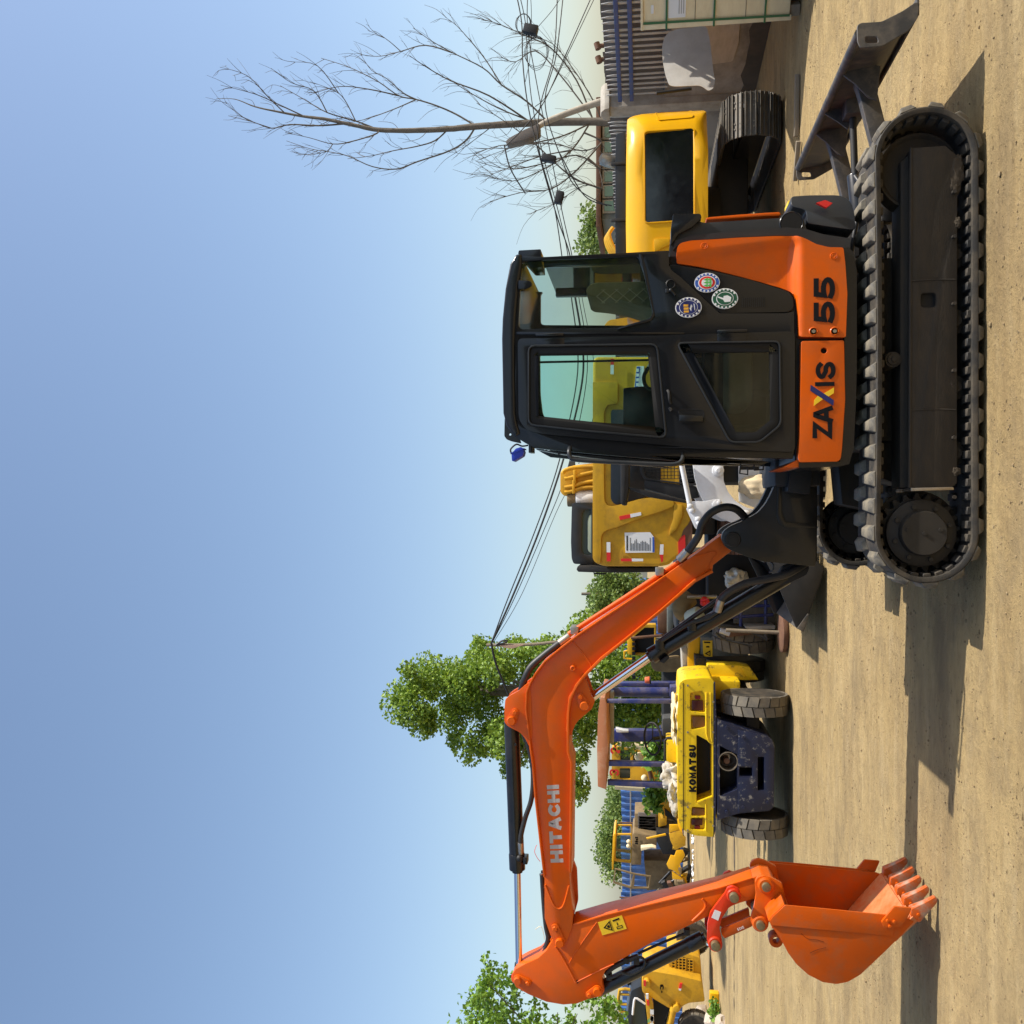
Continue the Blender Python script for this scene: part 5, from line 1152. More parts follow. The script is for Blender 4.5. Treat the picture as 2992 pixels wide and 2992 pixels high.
for v in (700, 1215): 
    q = [(4.661,2.112)][0] if v == 700 else [(3.907,2.112)][0]; mk('hood_strap', box((q[0] - .03, 12.70, q[1] - .14), (q[0] + .01, 12.74, q[1] + .115), .006), 'blackmat', YX)
mk('house_side', box((2.6, 13.5, 1.05), (5.2, 15.6, 1.95), .06), 'yellow', YX)
mk('slew_ring', cyl((3.95, 13.9, .75), (3.95, 13.9, 1.05), .7, seg=32), 'blackmat', YX)
q = (4.771,12.95,2.185); q2 = (4.812,12.95,2.342)
b = tube([(q[0], q[1] + .1, q[2] - .1), (q[0], q[1], q[2] + .05), (q2[0], q2[1] - .02, q2[2] + .02)], .085, seg=20, n=6, caps=False); mk('exhaust_pipe', b, 'steel', YX)
mk('exhaust_mouth', cyl((q2[0], q2[1] - .01, q2[2]), (q2[0], q2[1] + .03, q2[2] - .03), .078), 'seal', YX)
mk('lamp_bar', cyl((5.807,13.2,1.144), (5.773,13.2,1.62), .022, seg=10), 'blackmat', YX)
for k in range(4): mk('boom_pipe', tube([(x - .02 * k, 15.2 + .03 * k, z + .02 * k) for x, z in [(4.125,2.2),(4.286,2.296),(4.446,2.34),(4.549,2.278)]], .03, seg=8), 'yellow_old', YX)
mk('boom', slab(rnd([(2.7, 1.9), (3.1, 1.9), (3.05, 2.35), (2.85, 2.5), (2.6, 2.4)], .05), 15.1, 15.5, bev=.02), 'yellow_old', YX)
crawler(YX, (5.12, 12.82), (0, 1), 2.7, .57, .36, 44, 'shoe')
crawler(YX, (2.9, 12.82), (0, 1), 2.7, .57, .36, 44, 'shoe', .4)
mk('car_body', box((-.6, -1.3, .35), (.6, 1.3, .78), .05, mtx=Matrix.Translation((4.0, 14.1, 0)) @ Matrix.Rotation(R(90), 4, 'Z')), 'blackmat', YX)

# ================================================================== older yellow excavator in the middle
YY = thing('old_yellow_excavator', 'faded yellow excavator with red and white reflective strips and a notice', 'excavator', (.6, 13.2, 0), 'excavators parked behind')
bo2 = [(-0.5,2.448),(-0.604,2.448),(-0.65,2.429),(-0.689,2.354),(-0.704,2.286),(-0.7,1.584),(-0.677,1.471),(-0.608,1.404),(-0.494,1.203),(-0.154,1.181),(1.94,1.181),(1.981,1.226),(2.013,2.4),(1.98,2.444),(1.899,2.448)]
def yb(x, z):                       # pressed panels: lower left field set back, rim proud
    y = 12.30
    return y
b = slab(rnd(bo2, .04), 12.30, 13.6, bev=.05, seg=4); CB = mk('counterweight', b, 'yellow_old', YY)
mk('raised_rim', slab(rnd([(1.658,2.448),(-0.604,2.448),(-0.65,2.417),(-0.672,2.354),(-0.546,2.341),(-0.328,2.343),(-0.27,2.32),(-0.23,2.263),(-0.196,2.138),(-0.064,1.809),(0.005,1.584),(0.073,1.415),(0.141,1.41),(0.192,1.584),(0.17,1.832),(0.099,2.081),(0.073,2.195),(0.085,2.263),(0.142,2.297),(0.417,2.303),(1.289,2.303),(1.38,2.263),(1.401,2.126),(1.675,2.126),(1.681,2.448)], .03), 12.262, 12.31, bev=.014, seg=3), 'yellow_old', CB)
mk('lower_rim', slab(rnd([(0.107,1.41),(0.095,1.304),(-0.041,1.304),(-0.222,1.382),(-0.302,1.471),(-0.2,1.46),(-0.086,1.421)], .02), 12.27, 12.31, bev=.012), 'yellow_old', CB)
mk('grille_recess', slab(rnd([(1.322,2.206),(1.265,2.215),(0.165,2.217),(0.102,2.172),(0.091,2.104),(0.13,2.013),(0.181,1.809),(0.244,1.584),(1.312,1.584)], .03), 12.27, 12.31, bev=.005), 'black', CB)
mk('rust_patch', slab(rnd([(-0.381,1.337),(-0.222,1.293),(-0.154,1.226),(-0.041,1.181),(-0.505,1.181),(-0.584,1.282),(-0.562,1.349)], .06), 12.294, 12.31), 'rust', CB)
def refl(*q):
    a, b_, c, d_, mid1, mid2 = q
    o = mk('reflective_strip', slab([a, mid1, mid2, d_], 12.255, 12.266), 'decal_red', CB); mk('white_end', slab([mid1, b_, c, mid2], 12.255, 12.266), 'decal_white', o)
refl(*[(-0.055,2.108),(-0.001,1.831),(-0.041,1.826),(-0.104,2.1),(-0.027,1.969),(-0.073,1.961)])
refl(*[(-0.637,2.269),(-0.389,2.27),(-0.389,2.221),(-0.636,2.218),(-0.52,2.269),(-0.52,2.22)])
refl(*[(-0.599,2.087),(-0.599,1.802),(-0.631,1.802),(-0.635,2.084),(-0.598,1.948),(-0.634,1.945)])
refl(*[(-0.646,1.573),(-0.414,1.587),(-0.414,1.543),(-0.629,1.549),(-0.545,1.594),(-0.544,1.547)])
refl(*[(1.975,2.218),(1.776,2.221),(1.775,2.178),(1.974,2.174),(1.896,2.218),(1.895,2.177)])
no = mk('notice_board', slab([(-0.265,2.04),(-0.26,1.713),(-0.324,1.663),(-0.519,1.657),(-0.526,2.029)], 12.285, 12.31), 'decal_white', CB)
b = BM()
for k in range(16):
    u = 700 + 18 * k
    q = [(-0.497,2.012),(-0.303,1.999)]
    x0 = q[0][0]; z = [(-0.383,2.007)][0][1] - .0195 * k; ln = (.19 if k == 0 else random.Random(k).uniform(.07, .17)); hh = .009 if k == 0 else .0035
    if k != 1: box((x0, 12.283, z - hh), (x0 + ln, 12.286, z + hh), bm=b)
pr = mk('notice_print', b, 'decal_black', no); pr['kind'] = 'stuff'
mk('notice_footer', slab([(-0.318,1.685),(-0.324,1.663),(-0.514,1.657),(-0.515,1.685)], 12.283, 12.286), 'decal_blue', no)
mk('red_mark', slab(rnd([(-0.492,1.356),(-0.379,1.361),(-0.323,1.328),(-0.283,1.272),(-0.447,1.267),(-0.548,1.3),(-0.56,1.356)], .02), 12.288, 12.31), 'decal_red', CB)
pl = mk('plate_sticker', slab([(1.876,1.885),(1.874,1.791),(1.592,1.791),(1.595,1.914)], 12.28, 12.31), 'decal_white', CB)
mk('plate_band', slab([(1.869,1.885),(1.868,1.841),(1.599,1.867),(1.599,1.909)], 12.277, 12.281), 'decal_blue', pl)
b = BM()
for k in range(7):
    q = [(1.843,1.87)][0]; box((q[0] - .062 * k - .04, 12.275, q[1] - .012 - .006 * (k * .3)), (q[0] - .062 * k, 12.278, q[1] + .022), bm=b)
mk('plate_print', b, 'decal_white', pl)

CBx = thing('x', '', ''); bpy.data.objects.remove(CBx)
cbo = rnd([(0.134,2.493),(0.131,2.764),(0.104,2.787),(0.005,2.792),(-0.415,2.802),(-0.65,2.792),(-0.724,2.764),(-0.734,2.493)], .03)
cbh = rnd([(0.042,2.518),(0.024,2.623),(-0.044,2.647),(-0.538,2.653),(-0.593,2.623),(-0.599,2.518)], .03)
CBO = mk('cab', slab(cbo, 13.2, 14.6, holes=[cbh], bev=.02), 'graph2', YY); mk('cab_glass', slab(inset(cbh, -.02), 13.24, 13.25), 'glassfar', CBO)
mk('seat_cover', slab(rnd([(-0.032,2.498),(-0.045,2.548),(-0.119,2.57),(-0.542,2.57),(-0.591,2.498)], .05), 13.215, 13.235, bev=.01), mat('green_cloth', (.30, .38, .31), .9), CBO)
mk('cab_base', slab([(-0.785,2.703),(-0.816,2.678),(-0.821,2.493),(-0.823,2.089),(-0.807,1.592),(-0.752,1.592),(-0.758,2.321),(-0.734,2.493),(-0.742,2.69)], 12.9, 14.4, bev=.01), 'blackmat', YY)
mk('mirror_stay', tube([(-0.814,13.0,2.471), (-0.842,13.0,2.471), (-0.846,13.0,2.35), (-0.845,13.0,2.301)], .012, seg=8, n=1), 'blackmat', YY)
for k, (v0, v1) in enumerate(((95, 60), (140, 110), (190, 180), (250, 240), (310, 300))):
    pts = [[(0.589,2.514)], None]
bpv = [(0.657,2.507),(0.646,2.775),(0.602,2.93),(0.558,2.955)], [(0.581,2.507),(0.543,2.673),(0.512,2.788),(0.48,2.93)], [(0.446,2.507),(0.422,2.66),(0.377,2.801),(0.352,2.93)], [(0.357,2.507),(0.349,2.66),(0.307,2.801),(0.281,2.93)]
BO2 = mk('boom', slab(rnd([(0.718,2.401),(0.682,2.79),(0.631,2.946),(0.579,2.998),(0.292,2.998),(0.233,2.946),(0.259,2.686),(0.252,2.401)], .03), 13.75, 14.3, bev=.02), 'yellow_old', YY)
for i, pp in enumerate(bpv): mk('hydraulic_pipe', tube([(x, 13.70, z) for x, z in pp], .030, seg=10), 'yellow_old', BO2)
for i, q in enumerate([(0.51,2.785),(0.363,2.798)]): mk('pipe_clamp', box((q[0] - .10, 13.655, q[1] - .02), (q[0] + .10, 13.73, q[1] + .02), .01), 'yellow_old', BO2)
mk('air_filter', cyl((0.199,13.8,2.512), (0.186,13.8,2.77), .13, seg=20, bev=.02), 'white', YY); mk('filter_cap', cyl((0.186,13.8,2.77), (0.186,13.8,2.899), .11, seg=20, bev=.02), 'tan_old', YY)
mk('exhaust_pipe', cyl((0.665,14,2.522), (0.648,14,2.836), .06, seg=14), 'chrome', YY); mk('exhaust_cap', cyl((0.658,14,2.81), (0.668,14,2.889), .09, seg=14), 'blackmat', YY)
mk('house_under', box((-.3, 12.8, .85), (1.9, 14.6, 1.24), .04), 'blackmat', YY)
crawler(YY, (-.30, 12.75), (0, 1), 2.6, .5, .36, 42, 'rust'); crawler(YY, (1.7, 12.75), (0, 1), 2.6, .5, .36, 42, 'rust', .5)

# ================================================================== white skid steer loader behind the digger's boom foot
WS = thing('white_skid_steer', 'white skid steer loader with mesh cab behind the orange boom foot', 'loader', (.8, 10.4, 0))
YW = 9.78
armw = rnd([(0.986,1.397),(0.972,1.111),(0.637,1.005),(0.443,0.998),(0.314,0.995),(0.206,0.953),(0.11,0.879),(0.045,0.774),(0.022,0.67),(-0.073,0.753),(-0.1,0.816),(-0.105,0.921),(-0.062,1.026),(0.002,1.111),(0.11,1.195),(0.229,1.248),(0.348,1.282),(0.456,1.296)], .02)
for y in (9.78, 11.05): mk('lift_arm', slab(armw, y, y + .09, bev=.008), 'white', WS)
tri_ = rnd([(0.083,1.365),(0.11,1.341),(0.108,1.198),(0.129,1.093),(0.133,1.03),(0.088,1.009),(0.056,1.04),(0.002,1.103),(-0.062,1.156),(-0.121,1.208),(-0.14,1.249),(-0.111,1.277)], .012)
BR = mk('arm_bracket', slab(tri_, 9.735, 9.765, bev=.005), 'white', WS); mk('bracket_back', slab([(x - .05, z + .0) for x, z in tri_], 9.86, 9.88, bev=.004), 'white', WS)
for q in [(0.058,1.331),(0.093,1.047),(0.015,1.313),(-0.112,1.241),(-0.073,1.252)]: mk('pivot_pin', lathe([(0, -.012), (.018, -.012), (.026, -.006), (.030, .0), (.030, .02), (0, .02)], (q[0], 9.73, q[1]), seg=18), 'white', BR)
mk('keeper', slab(rnd([(0.083,1.114),(0.12,1.083),(0.12,1.03),(0.083,1.02),(0.054,1.072),(0.056,1.109)], .01), 9.722, 9.737, bev=.003), 'white', BR)
q = [(0.421,1.051)][0]; mk('pivot_boss', lathe([(0, -.03), (.02, -.03), (.03, -.02), (.055, -.015), (.06, .0), (.06, .02), (0, .02)], (q[0], 9.775, q[1]), seg=24), 'white', WS)
mk('tilt_rod', cyl((0.531,9.75,1.425), (0.094,9.75,1.337), .026, seg=16), 'white', WS)
mk('arm_knob', blob((-0.008,9.77,0.781), (.025, .02, .05), 2, 0), 'white', WS)
mk('inner_panel', slab([(0.646,0.82),(0.433,0.81),(0.432,0.587),(0.024,0.618),(0.109,0.826),(0.428,0.833)], 9.95, 9.98, bev=.004), 'white', WS)
mk('side_body', box((.55, 9.9, .45), (2.3, 11.0, 1.15), .04), 'white', WS); mk('engine_bay', box((.3, 9.99, .35), (2.0, 10.9, 1.4), .04), 'blackmat', WS)
# black cab frame with mesh
cf = rnd([(0.89,1.835),(0.41,1.835),(0.336,1.789),(0.269,1.263),(0.882,1.245)], .03); ch = rnd([(0.871,1.803),(0.483,1.803),(0.419,1.798),(0.349,1.762),(0.288,1.268),(0.864,1.263)], .03)
CG = mk('cab_cage', slab(cf, 9.93, 9.99, holes=[ch], bev=.006), 'blackmat', WS)
b = BM(); (xa, za), (xb, zb) = [(0.345,1.798),(0.865,1.263)]
k = xa
while k < xb: cyl((k, 9.955, zb), (k, 9.955, za), .0035, seg=5, bm=b); k += .036
k = zb
while k < za: cyl((xa, 9.962, k), (xb, 9.962, k), .0035, seg=5, bm=b); k += .036
ms = mk('mesh_guard', b, 'blackmat', CG); ms['kind'] = 'stuff'
mk('cab_roof', slab([(0.906,2.033),(0.096,2.033),(0.07,2.017),(0.077,1.985),(0.261,1.951),(0.905,1.951)], 9.88, 10.95, bev=.01), 'blackmat', CG)
mk('cab_post', slab([(0.262,1.953),(0.225,1.789),(0.114,1.363),(0.091,1.363),(0.151,1.734),(0.244,1.953)], 9.90, 9.94, bev=.004), 'blackmat', CG)
mk('cab_front', slab([(0.333,1.789),(0.266,1.261),(0.151,1.224),(0.124,1.36),(0.245,1.789)], 9.94, 10.9, bev=.006), 'blackmat', CG)
for x in (1.0, 2.2):
    for y in (9.72, 11.0): mk('wheel', lathe([(0, 0), (.2, .0), (.22, .03), (.36, .0), (.41, .05), (.41, .22), (.36, .27), (0, .27)], (x, y, .41), seg=36), 'rubber', WS)
bs = rnd([(-0.499,0.58),(-0.732,0.466),(-0.912,0.394),(-1.156,0.291),(-1.18,0.224),(-1.089,0.198),(-0.908,0.142),(-0.728,0.075),(-0.563,0.026),(-0.474,0.106)], .015)
BU = mk('bucket', slab(bs, 9.73, 9.76, bev=.004), 'blackmat', WS); mk('bucket_side', slab(bs, 11.24, 11.27, bev=.004), 'blackmat', BU)
sh2 = [(-0.499,0.606),(-0.461,0.549),(-0.474,0.106),(-0.563,0.026),(-0.728,0.075),(-0.908,0.142),(-1.183,0.224)]; mk('bucket_shell', strip([tuple(p) for p in sh2], .02, 9.745, 11.255, bev=0), 'blackmat', BU)
mk('cutting_edge', slab([(-1.16,0.286),(-1.193,0.224),(-1.015,0.168),(-1.009,0.183)], 9.72, 11.28, bev=.003), 'bladepaint', BU)
far_pl = [(x, z) for x, z in [(-0.94,0.41),(-1.165,0.315),(-1.158,0.256),(-1.265,0.09),(-0.987,0.22),(-0.853,0.268),(-0.61,0.458),(-0.537,0.554),(-0.531,0.596),(-0.745,0.494)]]
mk('bucket_inner', slab(far_pl, 11.20, 11.23, bev=.003), 'black', BU)
SB = tag(mk('sand_sack', blob((0.251,9.9,0.603), (.13, .16, .235), 4, .25, 2.2), 'sack'), 'tan woven sack lying on the white skid steer', 'sack')

# ================================================================== forklift seen from behind
FL = thing('forklift', 'yellow forklift seen from behind with chipped navy counterweight and big rear tyres', 'forklift', (-3.1, 13.2, 0))
YF = 11.95
hood = rnd([(-2.115,1.355),(-2.246,1.362),(-2.508,1.38),(-3.527,1.38),(-3.817,1.368),(-3.918,1.341),(-3.972,1.269),(-4.009,1.177),(-4.018,0.935),(-3.942,0.918),(-3.362,0.906),(-2.639,0.903),(-2.104,0.928),(-2.056,0.963),(-2.053,1.077),(-2.077,1.291)], .04)
lamps = {}
lh1 = rnd([(-2.242,1.227),(-2.209,1.077),(-2.267,1.045),(-2.484,1.041),(-2.467,1.227)], .02); lh2 = rnd([(-2.511,1.219),(-2.516,1.041),(-2.665,1.041),(-2.699,1.212)], .02)
lh3 = rnd([(-3.653,1.205),(-3.658,1.041),(-3.766,1.041),(-3.769,1.212)], .02); lh4 = rnd([(-3.793,1.219),(-3.788,1.041),(-3.94,1.048),(-3.934,1.227)], .02)
gap = rnd([(-2.76,1.148),(-2.855,0.96),(-3.531,0.96),(-3.607,1.148)], .015)
HD = mk('rear_hood', slab(hood, 11.93, 12.9, holes=[lh1, lh2, lh3, lh4, gap], bev=.028, seg=3), 'yellow_kom', FL)
mk('hood_cavity', slab(inset(gap, -.03), 12.25, 12.28), 'blackmat', HD)
for k, (poly, m_) in enumerate((([(-2.342,1.203),(-2.338,1.067),(-2.463,1.062),(-2.462,1.2)], 'lamp_dark'), ([(-2.279,1.167),(-2.28,1.099),(-2.324,1.097),(-2.326,1.165)], 'lamp_red'), ([(-2.54,1.195),(-2.541,1.045),(-2.666,1.045),(-2.676,1.191)], 'lamp_amber'),
                    ([(-3.677,1.195),(-3.679,1.045),(-3.775,1.045),(-3.779,1.2)], 'lamp_amber'), ([(-3.814,1.205),(-3.808,1.071),(-3.885,1.074),(-3.887,1.208)], 'lamp_dark'), ([(-3.897,1.171),(-3.894,1.102),(-3.945,1.105),(-3.944,1.168)], 'lamp_red'))):
    mk('tail_lamp', slab(rnd(poly, .01), 11.955, 12.0, bev=.006), m_, HD)
for lh in (lh1, lh2, lh3, lh4): mk('lamp_back', slab(inset(lh, -.02), 11.99, 12.01), 'yellow_kom', HD)
mk('hood_crease', tube([(x, 11.928, z) for x, z in [(-2.233,1.028),(-2.74,1.027),(-2.854,0.979),(-2.867,0.95)]], .010, n=2, seg=8), 'yellow_kom', HD)
mk('hood_crease', tube([(x, 11.928, z) for x, z in [(-2.232,0.979),(-2.781,0.972),(-2.852,0.943)]], .008, n=2, seg=8), 'yellow_kom', HD)
mk('hood_crease', tube([(x, 11.928, z) for x, z in [(-3.608,1.035),(-3.94,1.033)]], .010, n=2, seg=8), 'yellow_kom', HD)
mk('louvre_edge', slab([(-3.583,1.143),(-3.508,0.962),(-3.526,0.948),(-3.606,1.135)], 11.915, 11.96, bev=.004), 'yellow_kom', HD)
kq = [(-3.469,1.152),(-2.887,1.238)]; word('KOMATSU', kq[0][0], kq[1][0], kq[0][1], kq[1][1], .026, 11.924, 'decal_black', HD, gap=.14)
cwp = rnd([(-2.541,0.896),(-2.562,0.868),(-2.607,0.713),(-2.68,0.502),(-2.73,0.293),(-2.779,0.237),(-2.864,0.212),(-3.6,0.224),(-3.649,0.272),(-3.697,0.643),(-3.779,0.868),(-3.801,0.896)], .03)
cut = rnd([(-2.874,0.868),(-2.976,0.657),(-3.399,0.657),(-3.494,0.868)], .01); cut2 = rnd([(-3.129,0.635),(-3.128,0.481),(-3.238,0.481),(-3.237,0.635)], .01); cut3 = rnd([(-2.994,0.414),(-2.991,0.34),(-3.392,0.34),(-3.398,0.414)], .01)
CWF = mk('counterweight', slab(cwp, 11.88, 12.8, holes=[cut, cut2, cut3], bev=.022, seg=3), 'blue_kom', FL)
mk('inner_cavity', slab(inset(cwp, .06), 12.15, 12.18), 'seal', CWF)
mk('step_plate', slab(rnd([(-2.668,0.649),(-2.692,0.507),(-2.736,0.298),(-2.784,0.243),(-2.868,0.222),(-3.581,0.229),(-3.633,0.284),(-3.677,0.646),(-3.391,0.646),(-3.255,0.639),(-3.249,0.479),(-3.106,0.479),(-3.112,0.646)], .01), 11.862, 11.885, holes=[inset(cut3, -.003)], bev=.005), 'blue_kom', CWF)
q = (-3.064,11.9,0.769)
mk('tow_pipe', lathe([(.045, .25), (.115, .20), (.118, -.02), (.108, -.02), (.100, .15), (.045, .20)], q, seg=28), 'steel', CWF); mk('pipe_inner', cyl((q[0] - .01, q[1] + .04, q[2] + .01), (q[0] - .01, q[1] + .2, q[2] + .01), .035, seg=16), 'rust', CWF)
for z_ in [(-2.491,0.939),(-2.502,1.309)]: mk('panel_gap', box((-4.02, 11.926, z_[1] - .004), (-2.12, 11.934, z_[1] + .004)), 'seal', HD)
for q in [(-2.15,1.256),(-2.73,1.256),(-3.657,1.256),(-3.947,1.256),(-2.345,0.944),(-2.72,0.944),(-3.644,0.944),(-3.875,0.944)]: mk('hood_bolt', cyl((q[0], 11.915, q[1]), (q[0], 11.935, q[1]), .014, seg=6), 'steel', HD)
for q in [(-2.754,0.589),(-3.613,0.589),(-2.859,0.297),(-3.544,0.297),(-2.646,0.786),(-3.679,0.786)]: mk('weight_bolt', cyl((q[0], 11.85, q[1]), (q[0], 11.88, q[1]), .022, seg=6), 'blue_kom', CWF)
mk('grime_strip', slab([(-2.099,0.94),(-2.099,0.923),(-2.632,0.906),(-3.354,0.906),(-3.932,0.918),(-3.99,0.937),(-3.355,0.94)], 11.918, 11.935), 'blue_kom', HD)
# wheels
def tyre(name, parent, R0, W, c, yaw, nb=22, rim='steel', lean=0):
    MX = Matrix.Translation(c) @ Matrix.Rotation(yaw, 4, 'Z') @ Matrix.Rotation(lean, 4, 'X')
    b = lathe([(R0 * .52, -W * .5), (R0 * .62, -W * .53), (R0 * .86, -W * .50), (R0 * .955, -W * .44), (R0 * .955, W * .44), (R0 * .86, W * .50), (R0 * .62, W * .53), (R0 * .52, W * .5), (R0 * .50, 0), (R0 * .52, -W * .5)], (0, 0, 0), seg=44)
    b.transform(MX); T_ = mk(name, b, 'rubber', parent, angle=50)
    b = BM()
    for i in range(nb):
        for s in (-1, 1):
            a = 2 * math.pi * (i + (.25 if s > 0 else -.25)) / nb; wl = math.pi * R0 / nb * .90
            v0 = [(-wl, s * W * .02, -.03 * R0), (wl, s * W * .02, -.03 * R0), (wl * .55, s * W * .49, -.05 * R0), (-wl * 1.42, s * W * .49, -.05 * R0)]
            v1 = [(x * .97, y, R0 * .045 if abs(y) < W * .3 else R0 * .02) for x, y, z in v0]
            mt = Matrix.Rotation(a, 4, 'Y') @ Matrix.Translation((0, 0, R0 * .955))
            A = [b.verts.new(mt @ Vector(p)) for p in v0]; B = [b.verts.new(mt @ Vector(p)) for p in v1]
            b.faces.new(B); b.faces.new(A[::-1])
            for j in range(4): b.faces.new((A[j], A[(j + 1) % 4], B[(j + 1) % 4], B[j]))
    b.transform(MX); mk('tread', b, 'tyretread', T_)
    b = lathe([(0, -W * .2), (R0 * .16, -W * .22), (R0 * .22, -W * .12), (R0 * .44, -W * .1), (R0 * .50, -W * .42), (R0 * .53, -W * .44), (R0 * .53, W * .44), (R0 * .4, W * .3), (0, W * .3)], (0, 0, 0), seg=32)
    for k in range(6): cyl((R0 * .32 * math.cos(k * 1.047), -W * .17, R0 * .32 * math.sin(k * 1.047)), (R0 * .32 * math.cos(k * 1.047), -W * .05, R0 * .32 * math.sin(k * 1.047)), .018, seg=6, bm=b)
    b.transform(MX); mk('rim', b, rim, T_); return T_
M['tyretread'] = mat('dusty_tyre_tread', (.115, .103, .084), .85, dirt=(.27, .225, .155), damt=.6, dscale=6, bump=.2)
tyre('rear_wheel', FL, .415, .245, (-2.40, 12.24, .415), R(92), 19, 'concrete', R(0))
tyre('rear_wheel', FL, .415, .245, (-3.90, 12.24, .415), R(93), 19, 'concrete')
mk('axle', box((-3.8, 12.15, .36), (-2.45, 12.35, .52), .02), 'blackmat', FL); mk('chassis', box((-3.75, 12.4, .35), (-2.45, 14.6, 1.05), .03), 'blackmat', FL)
for x in (-2.35, -3.95): tyre('front_wheel', FL, .45, .30, (x, 14.6, .45), R(90), 20, 'yellow_kom')
mk('fender', box((-2.45, 12.6, .55), (-2.2, 14.0, 1.2), .03), 'yellow_kom', FL); mk('fender', box((-4.0, 12.6, .55), (-3.8, 14.0, 1.2), .03), 'yellow_kom', FL)
# overhead guard and mast
for a, c in (([(-2.483,2.278),(-2.524,2.278),(-2.507,1.361),(-2.453,1.361)], 12.6), ([(-3.29,2.252),(-3.356,2.252),(-3.338,1.445),(-3.284,1.445)], 12.6), ([(-3.547,2.267),(-3.609,2.267),(-3.622,1.445),(-3.553,1.445)], 12.6)):
    mk('guard_post', slab(a, 12.55, 12.65, bev=.008), 'blue_mast', FL)
for a in ([(-3.275,2.342),(-3.445,2.342),(-3.412,1.328),(-3.243,1.328)], [(-2.654,2.342),(-2.765,2.342),(-2.738,1.328),(-2.628,1.328)], [(-2.567,2.404),(-2.615,2.404),(-2.604,1.276),(-2.531,1.276)]): mk('mast_rail', slab(a, 14.25, 14.42, bev=.01), 'blue_mast', FL)
mk('guard_beam', slab([(-2.565,2.274),(-2.563,2.216),(-3.298,2.216),(-3.3,2.274)], 13.55, 13.7, bev=.006), 'picket', FL)
mk('tilt_cylinder', cyl((-2.629,13.9,2.234), (-2.608,13.9,1.441), .07, seg=16), 'blue_mast', FL)
mk('pillar_block', slab(rnd([(-2.312,1.449),(-2.467,1.449),(-2.48,1.335),(-2.302,1.335)], .01), 12.66, 12.9, bev=.01), 'blue_mast', FL)
mk('mast_stop', slab([(-3.23,2.096),(-3.236,2.018),(-3.263,2.018),(-3.265,2.191),(-3.208,2.208)], 14.1, 14.24, bev=.005), 'white', FL)
GB = mk('roof_board', slab(rnd([(-2.439,2.361),(-2.446,2.299),(-2.537,2.276),(-2.815,2.281),(-3.123,2.256),(-3.278,2.281),(-3.649,2.284),(-3.615,2.394),(-3.128,2.404),(-2.664,2.391)], .01), 12.5, 13.9, bev=.006), 'rustboard', FL)
# steering wheel, seat, dash
q = (-3.056,12.9,1.676); b = BM(); 
for i in range(1): 
    bmesh.ops.create_circle(b, segments=3, radius=.001)
b.free(); ring = [Vector((q[0] + .215 * math.cos(a), q[1] + .17 * math.sin(a) * .6, q[2] + .11 * math.sin(a))) for a in [2 * math.pi * i / 28 for i in range(29)]]
SWH = mk('steering_wheel', tube(ring, .014, seg=8, n=1, caps=False), 'blackmat', FL)
b = BM(); cyl((q[0], q[1], q[2]), (q[0], q[1] + .25, q[2] - .35), .025, seg=10, bm=b)
for a in (0, 2.1, 4.2): cyl((q[0], q[1], q[2]), (q[0] + .21 * math.cos(a), q[1] + .1 * math.sin(a), q[2] + .11 * math.sin(a)), .01, seg=6, bm=b)
mk('steering_column', b, 'blackmat', SWH)
mk('dashboard', slab(rnd([(-2.846,1.537),(-3.106,1.537),(-3.116,1.337),(-2.824,1.337)], .02), 13.2, 13.5, bev=.01), 'inner', FL)
mk('seat_hood', slab(rnd([(-2.947,1.502),(-3.227,1.502),(-3.224,1.358),(-2.938,1.358)], .015), 12.36, 12.8, bev=.015), 'yellow_kom', FL)
mk('grab_frame', tube([(-2.913,12.4,1.358), (-2.921,12.4,1.495), (-2.955,12.4,1.522), (-3.227,12.4,1.522)], .018, seg=8, n=1), 'blackmat', FL)
bc = mk('beacon_base', cyl((-2.46,14,1.689), (-2.461,14,1.709), .06, seg=16), 'blackmat', FL); mk('beacon_lens', cyl((-2.461,14,1.709), (-2.463,14,1.78), .055, .045, seg=16, bev=.01), 'beacon', FL)
# loose things lying on the hood
def rag(name, c, rad, label, m, seed, cat='bag'):
    b = blob(c, rad, 5, .5, 1.5, seed=seed)
    for v in b.verts:
        d = (v.co - Vector(c)).normalized(); v.co += d * (-.055 * (1 - min(1, 4 * abs(noise.noise(v.co * 5 + Vector((seed, 0, 0)))))) - .02 * (1 - min(1, 4 * abs(noise.noise(v.co * 11)))))
    return tag(mk(name, b, m, angle=25), label, cat)
rag('plastic_bag', (-3.35,12.2,1.434), (.17, .15, .17), 'white plastic bag piled on the forklift hood beside the seat', 'plastic_bag', 3)
rag('crumpled_sheet', (-3.572,12.15,1.399), (.24, .14, .10), 'crumpled white plastic sheet trailing over the forklift hood edge', 'plastic_bag', 8, 'sheet')
b = blob((-2.621,12.2,1.397), (.30, .2, .05), 4, .6, 3, seed=5); tag(mk('cardboard_scrap', b, 'cream', angle=25), 'pale scrap of board lying on the forklift hood by the blue post', 'board')

